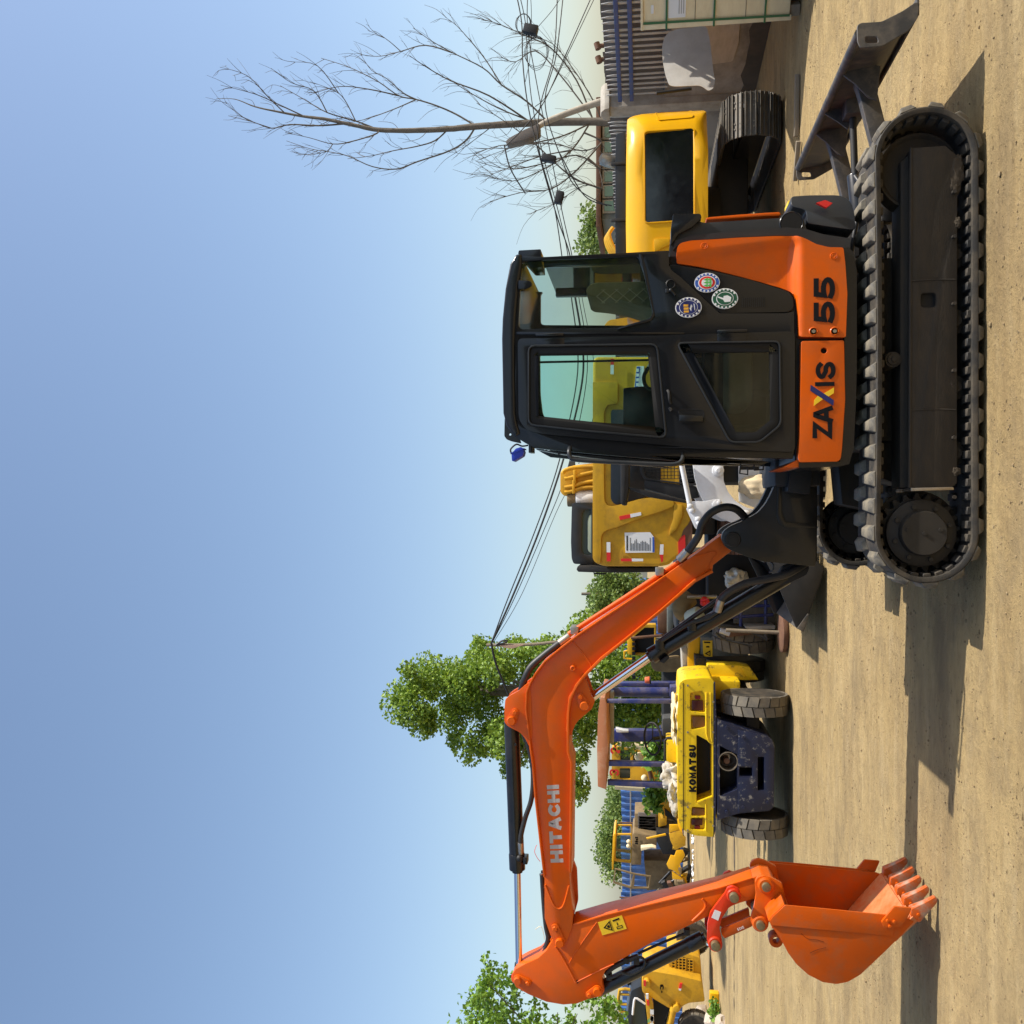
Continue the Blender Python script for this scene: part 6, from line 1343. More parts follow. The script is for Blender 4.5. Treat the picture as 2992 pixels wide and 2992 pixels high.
# ================================================================== wheeled chassis between forklift and digger
WC = thing('yellow_wheeled_chassis', 'yellow wheeled chassis with grey-green side tank behind the forklift', 'machine', (-1.2, 14.5, 0))
mk('frame_beam', slab([(-1.767,1.179),(-1.764,0.998),(-2.365,1.039),(-2.368,1.179)], 13.6, 14.4, bev=.02), 'yellow', WC)
mk('frame_post', slab([(-1.937,1.26),(-1.935,1.178),(-2.372,1.178),(-2.373,1.238)], 13.7, 14.4, bev=.01), 'concrete', WC)
mk('side_tank', slab(rnd([(-1.763,1.003),(-1.76,0.68),(-1.772,0.506),(-1.784,0.376),(-2.005,0.347),(-2.034,1.001)], .02), 13.55, 14.6, bev=.02), 'greygreen', WC)
DC = mk('warning_decal', slab([(-1.806,0.974),(-1.804,0.841),(-2.03,0.841),(-2.033,0.967)], 13.535, 13.552), 'decal_yellow', WC)
b = slab([(-1.988,0.948),(-1.939,0.869),(-2.023,0.869)], 13.531, 13.536, holes=[[(-1.988,0.922),(-1.962,0.879),(-2.009,0.879)]]); slab([(-1.818,0.956),(-1.821,0.869),(-1.839,0.869),(-1.838,0.956)], 13.531, 13.536, bm=b); slab([(-1.881,0.927),(-1.88,0.883),(-1.901,0.883),(-1.902,0.927)], 13.531, 13.536, bm=b); mk('decal_print', b, 'decal_black', DC)
tyre('wheel', WC, .42, .34, (-1.72, 13.55, .42), R(84), 20, 'blackmat')
mk('fender', slab(rnd([(-2.05,0.948),(-2.055,0.512),(-2.08,0.387),(-2.241,0.276),(-2.258,0.96)], .02), 12.96, 13.3, bev=.012), 'yellow_kom', WC); mk('fender_lip', slab([(-2.075,0.503),(-2.121,0.364),(-2.233,0.281),(-2.222,0.42),(-2.138,0.475)], 12.93, 12.97, bev=.006), 'yellow_kom', WC)
mk('side_box', slab([(-1.993,1.097),(-2.002,0.961),(-2.264,0.961),(-2.267,1.083)], 13.2, 13.6, bev=.01), 'blackmat', WC)
mk('rear_body', box((-1.9, 14.2, .5), (-.6, 16.4, 1.3), .04), 'blackmat', WC)

# ================================================================== far machines on the left
WL = thing('wheel_loader', 'old yellow wheel loader with square cab far off by the blue fence', 'loader', (-13.5, 38, 0))
LY = 37.5
ca = rnd([(-12.655,2.981),(-13.676,3.022),(-13.728,2.939),(-13.778,2.274),(-13.331,2.241),(-12.621,2.241),(-12.648,2.828)], .06); cw_ = rnd([(-12.704,2.842),(-12.686,2.274),(-13.668,2.302),(-13.641,2.883)], .08)
LC_ = mk('cab', slab(ca, 37.4, 37.52, holes=[cw_], bev=.02), 'yellow_old', WL); mk('cab_rear_frame', slab(ca, 38.5, 38.6, holes=[cw_], bev=.02), 'yellow_old', WL); mk('cab_glass', slab(inset(cw_, -.03), 37.46, 37.48), 'glass_l', LC_)
mk('cab_roof', slab(rnd([(-12.577,2.933),(-12.582,2.864),(-13.99,2.961),(-13.992,3.016),(-13.576,3.021),(-12.685,2.974)], .03), 37.2, 38.9, bev=.03), 'yellow', LC_)
for v in (868, 1000): pass
mk('work_lamp', blob((-12.857,37.2,2.366), (.09, .08, .09), 2, 0), 'cream', LC_); mk('work_lamp', blob((-13.032,37.2,2.374), (.09, .08, .09), 2, 0), 'cream', LC_)
do = [(-13.772,2.89),(-14.351,2.959),(-14.532,2.265),(-14.494,1.562),(-14.0,1.508),(-13.925,2.157)]; dh1 = [(-13.83,2.85),(-14.293,2.904),(-14.438,2.292),(-13.982,2.197)]; dh2 = [(-13.991,2.116),(-14.444,2.157),(-14.442,1.616),(-14.044,1.562)]
mk('open_door', slab(do, 36.78, 36.86, holes=[dh1, dh2], bev=.01), 'tan_old', WL)
mk('side_body', slab([(-12.606,2.219),(-12.533,2.164),(-12.645,1.283),(-13.006,1.283),(-13.117,1.86),(-13.786,1.888),(-13.792,2.274),(-13.052,2.246)], 37.3, 39.2, bev=.03), 'tan_old', WL)
lx = [(-12.969,2.024),(-12.683,2.12)]; word('XGMA', lx[0][0], lx[1][0], lx[0][1] - .02, lx[1][1], .07, 37.27, 'decal_black', WL)
RG = mk('radiator_housing', slab([(-12.0,2.142),(-11.945,1.203),(-12.795,1.231),(-12.781,2.156)], 38.0, 39.5, bev=.03), 'tan_old', WL)
for k in range(6):
    z = [(-12.375,2.14)][0]; q = [(-12.015,2.112),(-12.665,1.554)]; zz = q[0][1] + ([(-11.978,1.276)][0][1] - q[0][1]) * (k + .3) / 6
    xx = q[0][0] + (q[1][0] - q[0][0]) * (k + .5) / 6
    mk('grille_slat', box((xx - .15, 37.90, [(-11.978,1.276)][0][1]), (xx + .15, 37.99, q[0][1] - .1), .05), 'galv', RG)
mk('hood_base', slab([(-11.756,1.206),(-11.757,0.887),(-12.346,0.887),(-12.445,1.206)], 37.8, 39.6, bev=.03), 'yellow_old', WL)
mk('front_fender', slab([(-12.853,1.899),(-12.792,1.482),(-12.838,1.321),(-12.887,1.307),(-12.869,1.495),(-12.988,1.886)], 36.6, 36.9, bev=.02), 'cream', WL)
tyre('wheel', WL, .70, .52, (-15.15, 37.2, .70), R(62), 18, 'blackmat'); tyre('wheel', WL, .70, .52, (-12.4, 39.6, .70), R(62), 18, 'blackmat')
mk('rear_chassis', slab([(-13.817,1.777),(-13.746,0.377),(-14.827,0.377),(-15.01,1.667),(-14.316,1.722)], 37.9, 39.2, bev=.04), 'tan_old', WL)
mk('drive_shaft_guard', slab([(-12.477,1.29),(-12.48,0.776),(-12.795,0.507),(-13.334,0.373),(-13.313,1.046),(-12.833,1.29)], 37.3, 38.2, bev=.03), 'blackmat', WL)
mk('lift_cylinder', cyl((-14.178,36.6,1.188), (-13.724,36.6,0.787), .06, seg=10), 'black', WL); mk('lift_cylinder', cyl((-14.274,36.6,0.974), (-14.011,36.6,0.601), .06, seg=10), 'black', WL)
# scrap parts heaped in front of it
sc_ = [([(-11.8,0.867),(-11.664,0.491),(-11.929,0.258),(-12.218,0.271),(-12.395,0.66),(-12.06,0.815)], 'rusty yellow steel plate leaning on the scrap heap by the loader', 'yellow_old'),
       ([(-12.394,0.595),(-12.383,0.365),(-12.574,0.289),(-12.733,0.365),(-12.894,0.468),(-13.106,0.544),(-13.258,0.468),(-13.312,0.506),(-13.141,0.724),(-13.097,0.877),(-12.945,0.954),(-12.599,0.801),(-12.619,0.672)], 'bright yellow cut steel bracket with holes on the scrap heap', 'yellow'),
       ([(-11.478,0.857),(-11.464,0.559),(-11.644,0.482),(-11.766,0.857)], 'yellow steel offcut on top of the scrap heap', 'yellow'),
       ([(-12.004,1.7),(-11.813,0.995),(-11.877,0.969),(-12.055,1.661)], 'long yellow steel bar sticking out of the scrap heap', 'yellow'),
       ([(-13.181,0.759),(-13.374,0.464),(-13.472,0.361),(-13.467,0.746)], 'small yellow plate at the foot of the scrap heap', 'yellow')]
for poly, lab_, m_ in sc_:
    tag(mk('scrap_plate', slab(poly, 35.2, 35.28, bev=.01), m_), lab_, 'scrap')
rg = random.Random(12); t = thing('scrap_heap', 'heap of rusty and yellow machine parts in front of the far loader', 'scrap', (-13.5, 36, 0))
hx0, hz0 = [(-12.064,0.254)][0]
for k in range(26):
    c = Vector((hx0 + rg.uniform(-2.4, 1.6), 36 + rg.uniform(-.3, .8), rg.uniform(.05, .75))); L_ = rg.uniform(.2, .7)
    mx = Matrix.Translation(c) @ Matrix.Rotation(rg.uniform(0, 3), 4, 'Z') @ Matrix.Rotation(rg.uniform(-.8, .8), 4, 'Y')
    mk('machine_part', box((-L_, -.06, -.06), (L_, .06, .06 + rg.random() * .12), .01, mtx=mx), rg.choice(['yellow_old', 'yellow', 'tan_old', 'blackmat', 'rust']), t)
t = thing('roadside_litter', 'pale litter and stones strewn along the kerb by the scrap heap', 'litter', (-13, 34.8, 0)); 
b = BM()
for k in range(60): blob((-16.2 + k * .115 + rg.uniform(-.1, .1), 34.7 + rg.uniform(-.25, .25), .03), (rg.uniform(.03, .10), .08, rg.uniform(.02, .07)), 1, .4, 3, bm=b, seed=k)
lt = mk('litter_pieces', b, 'decal_white', t); lt['kind'] = 'stuff'; t['kind'] = 'stuff'

# ---- small skid steer with a sloping cab, lower left
CS = thing('yellow_skid_steer', 'yellow skid steer loader with a black cab guard behind the orange arm', 'loader', (-12.5, 26, 0))
fd_ = rnd([(-12.084,1.818),(-11.969,1.658),(-11.95,1.543),(-12.005,0.973),(-12.12,0.293),(-12.644,0.226),(-12.707,0.632),(-12.799,0.791),(-12.944,0.882),(-12.932,1.041),(-12.525,1.818),(-12.364,1.841)], .06)
mk('body', slab(fd_, 24.9, 26.4, bev=.05, seg=3), 'yellow_old', CS)
mk('engine_cover', slab(rnd([(-11.765,1.173),(-11.608,0.714),(-11.71,0.315),(-12.194,0.281),(-12.042,1.127)], .05), 25.3, 26.6, bev=.03), 'yellow_old', CS)
b = BM()
for gi, (u0, u1, v0, v1) in enumerate(((1200, 1250, 470, 585), (1270, 1370, 460, 610), (1390, 1450, 485, 620))):
    pass
for poly in ([(-11.748,1.081),(-11.741,0.971),(-11.992,0.975),(-11.969,1.081)], [(-11.702,0.916),(-11.712,0.703),(-12.031,0.696),(-12.004,0.916)], [(-11.74,0.646),(-11.764,0.514),(-12.058,0.509),(-12.037,0.641)]):
    G_ = mk('grille', slab(poly, 25.27, 25.31), 'seal', CS)
    xs_ = [p[0] for p in poly]; zs_ = [p[1] for p in poly]
    b = BM(); k = min(xs_)
    while k < max(xs_): box((k - .012, 25.255, min(zs_)), (k + .012, 25.272, max(zs_)), bm=b); k += .075
    k = min(zs_)
    while k < max(zs_): box((min(xs_), 25.25, k - .012), (max(xs_), 25.256, k + .012), bm=b); k += .09
    g_ = mk('grille_bars', b, 'yellow_old', G_); g_['kind'] = 'stuff'
ar_ = [(-12.494,1.761),(-12.619,1.578),(-12.755,1.544),(-13.32,1.521),(-13.998,1.521),(-14.007,1.647),(-13.331,1.67),(-12.86,1.727)]
AR_ = mk('lift_arm', slab(ar_, 24.7, 24.9, bev=.02), 'yellow_old', CS)
cq = [(-13.487,1.542),(-12.789,1.619)]; b = BM()
for i, c in enumerate('CASE'): 
    wq = (cq[1][0] - cq[0][0]) / 4; glyph(b, c, cq[0][0] + wq * i, cq[0][1], wq * .8, cq[1][1] - cq[0][1], .085, 24.68)
mk('lettering', b, 'decal_white', AR_, smooth=False)
for poly, m_ in (([(-12.435,1.739),(-12.43,1.671),(-12.567,1.671),(-12.56,1.727)], 'decal_white'), ([(-12.605,1.716),(-12.601,1.66),(-12.725,1.648),(-12.729,1.7)], 'decal_red'), ([(-12.091,1.795),(-12.087,1.731),(-12.237,1.738),(-12.229,1.795)], 'decal_red')): mk('reflector', slab(poly, 24.66 if m_ != 'x' else 0, 24.7), m_, AR_)
RF_ = mk('reflector', slab([(-12.2,0.865),(-12.2,0.802),(-12.33,0.824),(-12.33,0.892)], 24.86, 24.9), 'decal_red', CS); mk('reflector_end', slab([(-12.335,0.892),(-12.33,0.824),(-12.393,0.842),(-12.374,0.892)], 24.86, 24.9), 'decal_white', RF_)
dq = [(-12.44,1.276),(-12.314,1.374)]; word('-3', dq[0][0] - .05, dq[1][0] + .05, dq[0][1], dq[1][1], .028, 24.885, 'decal_black', CS)
cgo = rnd([(-13.482,2.257),(-12.526,2.118),(-12.367,1.841),(-12.596,1.795),(-12.966,1.761),(-13.439,1.68),(-14.123,1.68),(-14.168,2.257)], .06); cgh = rnd([(-13.221,2.072),(-12.822,2.026),(-12.783,1.968),(-12.908,1.761),(-13.441,1.703),(-14.008,1.703),(-14.037,2.072)], .06)
CGo = mk('cab_guard', slab(cgo, 24.95, 26.2, holes=[cgh], bev=.03), 'graph2', CS); mk('cab_opening', slab(inset(cgh, -.03), 25.2, 25.22), 'glassfar', CGo)
mk('door_frame', tube([(-13.116,24.9,2.075), (-12.744,24.9,2.036), (-12.688,24.9,1.967), (-12.816,24.9,1.75)], .03, seg=8, n=2), 'white', CGo)
tyre('wheel', CS, .46, .32, (-13.42, 25.0, .46), R(0), 18, 'yellow_old'); tyre('wheel', CS, .46, .32, (-11.6, 26.3, .46), R(0), 18, 'yellow_old')
for k, q in enumerate([(-12.211,1.704),(-12.791,0.955)]): mk('pivot_pin', cyl((q[0], 24.7, q[1]), (q[0], 24.92, q[1]), .09, seg=16, bev=.02), 'yellow_old', CS)
mk('lift_cylinder', cyl((-12.78,24.8,1.013), (-13.293,24.8,1.138), .09, seg=12), 'yellow_old', CS); mk('lift_cylinder_black', cyl((-12.911,25.0,1.075), (-13.405,25.0,1.201), .07, seg=12), 'blackmat', CS)
mk('roof_rack', tube([(-12.824,25.6,2.148), (-12.844,25.6,2.432), (-13.274,25.6,2.451), (-13.414,25.6,2.408), (-13.451,25.6,2.266)], .045, seg=8, n=2), 'yellow_old', CS); mk('rack_bar', cyl((-12.963,25.6,2.432), (-12.955,25.6,2.148), .035, seg=8), 'yellow_old', CS); mk('rack_bar', cyl((-13.226,25.6,2.451), (-13.223,25.6,2.243), .035, seg=8), 'yellow_old', CS)
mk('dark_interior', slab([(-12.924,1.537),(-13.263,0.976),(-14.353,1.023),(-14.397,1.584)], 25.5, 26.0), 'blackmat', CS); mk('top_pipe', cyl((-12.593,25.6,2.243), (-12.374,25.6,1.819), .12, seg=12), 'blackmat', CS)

# ---- cabs seen through the forklift frame
OY = thing('yellow_cab_machine', 'yellow machine with two cab windows and red painted figures behind the forklift', 'machine', (-5.6, 26, 0))
cy = rnd([(-6.403,2.649),(-7.442,2.659),(-7.426,1.443),(-6.419,1.254),(-6.354,2.136)], .05); wy1 = rnd([(-6.475,2.421),(-6.466,2.151),(-6.801,2.151),(-6.81,2.421)], .03); wy2 = rnd([(-6.971,2.436),(-6.96,2.151),(-7.247,2.151),(-7.258,2.436)], .03); wy3 = rnd([(-6.511,2.072),(-6.532,1.757),(-6.786,1.757),(-6.782,2.072)], .03)
OC = mk('cab', slab(cy, 25.9, 27.4, holes=[wy1, wy2, wy3], bev=.03), 'yellow_old', OY)
for wy in (wy1, wy2, wy3): mk('window', slab(inset(wy, -.03), 26.0, 26.02), 'glassfar', OC)
b = BM(); 
for i, (c, q) in enumerate(zip('2-3', [(-6.581,2.433),(-6.502,2.433),(-7.169,2.455)])): glyph(b, c, q[0], q[1], .18, .26, .05, 25.88)
mk('painted_figures', b, 'decal_red', OC, smooth=False)
mk('lamp', blob((-6.562,25.6,1.907), (.13, .1, .13), 2, 0), 'cream', OC); mk('mirror', blob((-7.093,25.5,1.773), (.09, .08, .09), 2, 0), 'cream', OC)
mk('arm_tube', cyl((-6.132,25.4,2.474), (-6.239,25.4,1.696), .11, seg=12), 'cream', OY); mk('arm_tube', cyl((-7.298,25.4,2.555), (-7.329,25.4,1.758), .10, seg=12), 'cream', OY)
for k in range(9):
    r_ = random.Random(k); q = (-6.573,25.3,1.758); mk('linkage', cyl((q[0] - r_.uniform(-.6, 1.6), 25.3, q[2] - r_.uniform(0, .5)), (q[0] - r_.uniform(-.6, 1.6), 25.5, q[2] - r_.uniform(.2, .9)), .06, seg=8), r_.choice(['yellow_old', 'blackmat', 'rust']), OY)
mk('undercarriage', box((-7.2, 25.8, .1), (-4.6, 27.4, 1.3), .05), 'tan_old', OY)
XB = thing('excavator_boom_base', 'row of dirty yellow steel beams lying behind the forklift on the left', 'beam', (-9, 27, 0))
mk('beam', slab([(-7.927,1.447),(-7.838,1.23),(-7.954,1.151),(-8.38,0.837),(-8.579,0.837),(-8.303,1.368),(-8.064,1.378)], 26.8, 27.6, bev=.03), 'yellow_old', XB); mk('beam', slab([(-8.321,1.363),(-8.273,1.209),(-8.371,1.066),(-8.631,0.862),(-8.382,1.332)], 26.7, 26.79), 'seal', XB)
GC = thing('dark_green_cab', 'dark green machine cab with yellow radiator frame behind the boom', 'machine', (-1.5, 17.5, 0))
mk('cab_side', slab([(-1.613,1.386),(-1.555,1.274),(-1.988,1.265),(-2.101,1.293),(-2.159,1.386)], 17, 18.4, bev=.03), 'greygreen', GC)
mk('dark_body', slab([(-1.476,1.262),(-1.435,1.072),(-1.877,1.015),(-2.032,1.091),(-2.111,1.252)], 17.3, 18.4, bev=.03), 'blackmat', GC)
yf = [(-2.221,2.084),(-2.125,1.963),(-1.972,1.778),(-1.969,1.575),(-2.51,1.575),(-2.518,1.944),(-2.511,2.056)]; yh = [(-2.181,1.954),(-2.029,1.778),(-2.026,1.611),(-2.473,1.611),(-2.48,1.954)]
mk('radiator_frame', slab(rnd(yf, .02), 16.75, 17.0, holes=[yh], bev=.015), 'yellow_old', GC); mk('radiator_core', slab(inset(yh, -.02), 16.85, 16.95), 'seal', GC)
mk('side_plate', slab([(-2.208,2.077),(-2.206,1.962),(-2.503,1.971),(-2.477,2.073)], 16.66, 16.75, bev=.01), 'yellow', GC)
for k in range(9):
    q = [(-2.227,1.976)][0]; mk('vent_slot', box((q[0] - .02 - k * .092 * .9, 16.645, q[1] - .04), (q[0] + .035 - k * .092 * .9, 16.665, q[1] + .02)), 'seal', GC)
mk('handrail', tube([(-2.431,16.7,2.082), (-2.441,16.7,2.128), (-2.562,16.7,2.128), (-2.578,16.7,1.999)], .02, seg=8, n=1), 'yellow', GC)
mk('rust_panel', slab([(-1.814,1.552),(-1.698,1.383),(-2.172,1.383),(-2.156,1.542)], 17.05, 17.3, bev=.01), 'rust', GC)
mk('lower_body', box((-4.3, 17.2, .3), (-1.3, 18.8, 1.45), .06), 'blackmat', GC)
mk('round_tank', slab(rnd([(-2.599,1.684),(-2.593,1.423),(-2.549,1.126),(-2.813,1.126),(-2.829,1.423),(-2.806,1.647)], .1), 16.9, 17.6, bev=.05), 'tan_old', GC)

# ================================================================== clutter behind the boom cylinder
q = (-1.538,12.425); UB = thing('umbrella_base', 'round brown stand with an upright pole by the skid steer bucket', 'stand', (q[0], q[1], 0))
mk('disc', lathe([(0, 0), (.24, 0), (.25, .02), (.25, .06), (.22, .08), (.05, .09), (0, .09)], (q[0], q[1], 0), 'Z', seg=32), 'rust', UB); mk('pole', cyl((q[0], q[1], .05), (q[0] + .02, q[1], .75), .025, seg=12), 'wood', UB)
BF = thing('blue_rack', 'low blue tube rack with brown boards behind the boom cylinder', 'rack', (-.9, 13.4, 0))
for zz in ((1205, 1255), (1340, 1385)): pass
for a, c in (((-1.437,13.2,0.634), (-1.392,13.2,0.056)), ((-1.297,13.2,0.478), (-1.659,13.2,0.492)), ((-1.191,13.2,0.154), (-1.581,13.2,0.154)), ((-1.283,13.2,0.534), (-1.269,13.2,0.042)), ((-1.621,13.2,0.79), (-1.584,13.2,0.323))):
    mk('rack_tube', cyl(a, c, .022, seg=8), 'blue_mast', BF)
mk('board', slab([(-1.233,0.525),(-1.224,-0.141),(-1.743,-0.141),(-1.771,0.569)], 13.5, 13.6, bev=.01), 'wood', BF); mk('board', slab([(-1.622,0.727),(-1.589,0.32),(-1.643,0.306),(-1.693,0.685)], 13.05, 13.12, bev=.01), 'rust', BF); mk('bench_top', slab([(-1.538,0.439),(-1.517,0.055),(-1.567,0.055),(-1.573,0.432)], 13.0, 13.4, bev=.008), 'concrete', BF)
GBt = thing('gas_bottle', 'pale green gas bottle lying behind the boom cylinder', 'gas bottle', (-1.43,13.0,1.143))
mk('bottle_body', cyl((-1.374,12.9,1.036), (-1.459,13.0,1.199), .13, .12, seg=24, bev=.05), mat('pale_green_paint', (.42, .50, .40), .4, dirt=(.5, .45, .35), damt=.5), GBt); mk('valve', cyl((-1.454,12.95,1.202), (-1.513,12.95,1.315), .035, seg=12), 'steel', GBt)
tag(mk('straw_broom', tube([(-1.17,13.3,1.193), (-1.254,13.25,1.26), (-1.366,13.2,1.276), (-1.438,13.2,1.205)], .16, seg=14, r1=.10, n=5), mat('broom_straw', (.22, .15, .06), .9, bump=1, bscale=40, stretch=(4, 4, .3), vary=.5)), 'dark straw broom bundle standing behind the boom cylinder', 'broom')
tag(mk('foil_sheet', (lambda b: b)(blob((-0.92,13.4,0.53), (.15, .03, .15), 4, .4, 2, seed=2)), mat('silver_foil', (.62, .60, .52), .3, metal=.6, dirt=(.3, .25, .15), damt=.5), angle=20), 'crumpled silver sheet hanging behind the boom foot', 'sheet')
tag(mk('white_pipe', cyl((-1.544,12.6,0.809), (-1.586,12.6,0.687), .035, seg=14), 'pipe'), 'short white plastic pipe lying behind the boom cylinder', 'pipe')
tag(mk('air_hose', tube([(-1.469,12.5,0.844), (-1.477,12.5,0.669), (-1.528,12.5,0.468), (-1.607,12.5,0.281), (-1.633,12.5,0.228), (-1.552,12.5,0.254)], .022, seg=8), 'hose'), 'black air hose looping behind the boom cylinder', 'hose')
tag(mk('air_hose', tube([(-1.563,12.5,0.871), (-1.643,12.5,0.763), (-1.694,12.5,0.561), (-1.726,12.5,0.414)], .016, seg=8), 'hose'), 'thin dark hose hanging over the grey-green tank', 'hose')
tag(mk('red_rag', blob((-1.205,13,0.981), (.06, .05, .06), 3, .6, 3, seed=9), 'decal_red', angle=25), 'red rag among the clutter behind the boom cylinder', 'rag')
tag(mk('steel_bar', cyl((-1.149,13.1,1.209), (-1.147,13.1,0.812), .03, seg=10), 'steel'), 'steel bar lying across the clutter by the broom', 'bar')
tag(mk('rusty_rod', cyl((-1.797,13.6,1.977), (-1.734,13.6,1.394), .02, seg=8), 'rust'), 'rusty rod crossing in front of the yellow radiator frame', 'rod')
b = box((-1.35, 13.55, 0), (-.1, 14.4, .9), .02); tag(mk('dark_tool_chest', b, 'blackmat'), 'dark metal tool chest standing behind the clutter', 'chest')

# ================================================================== right edge: crate, sheet, timber
CRT = thing('plywood_crate', 'tall pale plywood crate with green straps and paper label at the right edge', 'crate', (6.4, 11.4, 0))
CM = Matrix.Translation(([(5.736,0.074)][0][0], 11.35, 0)) @ Matrix.Rotation(R(-40), 4, 'Z')
def cb(a, b_, bev=0.0): return box(a, b_, bev, mtx=CM)
mk('panel', cb((0, 0, .12), (1.9, 1.1, 1.80), .01), 'crate', CRT)
for zc_ in (.62, 1.20): mk('plank_joint', cb((.03, -.004, zc_ - .004), (1.9, .002, zc_ + .004)), 'wood', CRT)
mk('corner_post', cb((-.012, -.014, .10), (.045, .03, 1.81), .004), 'cream', CRT)
mk('lid', cb((-.015, -.018, 1.802), (1.9, 1.1, 1.83), .004), 'cream', CRT)
for zc_ in (.40, .98, 1.53):
    mk('strap', cb((-.016, -.023, zc_ - .011), (1.9, -.016, zc_ + .011)), 'strap', CRT); mk('strap', cb((-.020, -.02, zc_ - .010), (-.0135, 1.1, zc_ + .010)), 'strap', CRT)
mk('strap', (lambda b: (b.transform(CM), b)[1])(slab([(.03, .12), (.055, .12), (.075, 1.8), (.05, 1.8)], -.020, -.0145)), 'strap', CRT)
PL = mk('paper_label', cb((.10, -.010, 1.31), (.75, -.001, 1.51)), 'decal_white', CRT)
b = BM()
for k in range(7): box((.30 if k < 4 else .14, -.0125, 1.49 - .026 * k - .006), (.60, -.0095, 1.49 - .026 * k + .006), bm=b, mtx=CM)
pp_ = mk('label_print', b, 'decal_grey', PL); pp_['kind'] = 'stuff'
mk('small_label', cb((.16, -.008, 1.68), (.25, -.001, 1.71)), 'decal_white', CRT)
for x in (.02, .8): mk('skid', cb((x, .03, 0), (x + .12, 1.0, .118), .01), 'wood', CRT)
SM = thing('beige_metal_sheet', 'curled beige metal sheet leaning on the wall beside the crate', 'sheet', (6.7, 13.6, 0))
su = rnd([(6.738,1.459),(6.774,1.356),(6.769,0.923),(6.507,0.872),(6.144,0.847),(5.919,0.822),(5.817,0.847),(5.787,0.914),(5.888,1.016),(5.914,1.356),(5.94,1.441),(6.116,1.493),(6.326,1.527),(6.553,1.541),(6.681,1.51)], .06)
b = slab(su, lambda x, z: 13.35 + .10 * math.sin(x * 3.1) + .12 * (z - 1.0), lambda x, z: 13.362 + .10 * math.sin(x * 3.1) + .12 * (z - 1.0), step=.07); mk('sheet', b, 'sheet', SM)
for p_, rad, ang, lab_ in ((((5.094,11.375)), .05, 0, 'grey steel bar lying on the ground by the yellow crawler'),):
    pass
ga = (5.094,11.375); gb = (4.407,11.464); b = BM(); dv_ = Vector((gb[0] - ga[0], gb[1] - ga[1], 0)); box((0, -.03, 0.0), (dv_.length, .03, .05), .006, bm=b, mtx=Matrix.Translation((ga[0], ga[1], .0)) @ Matrix.Rotation(math.atan2(dv_.y, dv_.x), 4, 'Z'))
tag(mk('steel_bar', b, 'wood'), 'long weathered timber bar on the ground beside the yellow crawler', 'timber')
ga = (4.286,11.291); gb = (3.914,11.534); dv_ = Vector((gb[0] - ga[0], gb[1] - ga[1], 0)); tag(mk('short_timber', box((0, -.03, 0), (dv_.length, .03, .05), .006, mtx=Matrix.Translation((ga[0], ga[1], 0)) @ Matrix.Rotation(math.atan2(dv_.y, dv_.x), 4, 'Z')), 'wood'), 'short dark timber on the ground behind the dozer blade', 'timber')
# broken concrete at the lower left corner
for k, (u, v, s_, lab_) in enumerate(((1590, 1150, .28, 'pale broken concrete lump beside the skid steer wheel'), (1700, 1180, .22, 'flat broken stone in the left foreground of the skid steer'), (1800, 1206, .16, 'small grey stone near the weed clump'))):
    q = ((-14.611,27.787), (-12.744,24.102), (-11.518,21.748))[k]; tag(mk('concrete_lump', blob((q[0], q[1], s_ * .5), (s_ * 1.3, s_, s_ * .8), 2, .5, 2, seed=k + 20), 'plaster2', smooth=False), lab_, 'rubble')
q = (-11.722,22.734); WD = thing('weed_clump', 'small green weed growing on the ground near the skid steer', 'plant', (q[0], q[1], 0)); leaves('weed_leaves', [((q[0], q[1], .14), (.28, .25, .16), 1)], 150, .10, 'leaf_near', WD, 4)
q = (-11.805,23.262); tag(mk('yellow_post_stub', box((q[0] - .25, q[1] - .1, 0), (q[0] + .25, q[1] + .1, .22), .03), 'yellow'), 'short yellow steel stub on the ground near the weed', 'scrap')

# ================================================================== trees
def tree(name, label, cat, base, trunk_pts, r, clumps, n, size, leafm, seed, group=None, limbs=()):
    t = thing(name, label, cat, base, group)
    mk('trunk', tube(trunk_pts, r, seg=12, r1=r * .35), 'bark', t)
    for i, (pp, rr) in enumerate(limbs): mk('limb', tube(pp, rr, seg=8, r1=rr * .3), 'bark', t)
    leaves('crown', clumps, n, size, leafm, t, seed)
    return t
PY = 22.0
def ccl(Y, pts):
    return pts
big = [(-3.967,7.097),(-4.386,6.88),(-4.134,6.509),(-3.762,6.109),(-3.574,5.772),(-4.519,6.201),(-4.117,5.802),(-3.448,5.497),(-3.925,5.345),(-4.904,5.955),(-4.977,6.385),(-4.65,5.497),(-5.246,5.345),(-3.438,5.042),(-4.932,4.89),(-3.252,4.739),(-4.325,4.589),(-3.724,4.438),(-3.3,4.138),(-4.615,4.288),(-3.892,3.988),(-5.048,3.839),(-4.301,3.69),(-3.406,3.541),(-3.115,3.839),(-3.993,3.244),(-4.877,3.096),(-5.479,3.393),(-4.429,2.949),(-6.067,3.244),(-5.196,5.65),(-5.631,5.193),(-5.822,4.679),(-2.899,3.393),(-2.509,3.096),(-4.246,7.299),(-3.836,6.694),(-4.839,6.818)]
rg = random.Random(5); cl = []
for (x, z) in big:
    cl.append(((x + rg.uniform(-.12, .12), 22 + rg.uniform(-1.3, 1.3), z), (rg.uniform(.40, .60), rg.uniform(.6, .9), rg.uniform(.30, .46)), 1))
    for _ in range(2): cl.append(((x + rg.uniform(-.42, .42), 22 + rg.uniform(-1.2, 1.2), z + rg.uniform(-.34, .34)), (rg.uniform(.15, .32), .3, rg.uniform(.15, .28)), .22))
tb_ = [(-4.125,2.654),(-4.245,3.839),(-4.277,5.042),(-4.249,6.262),(-4.182,7.19)]
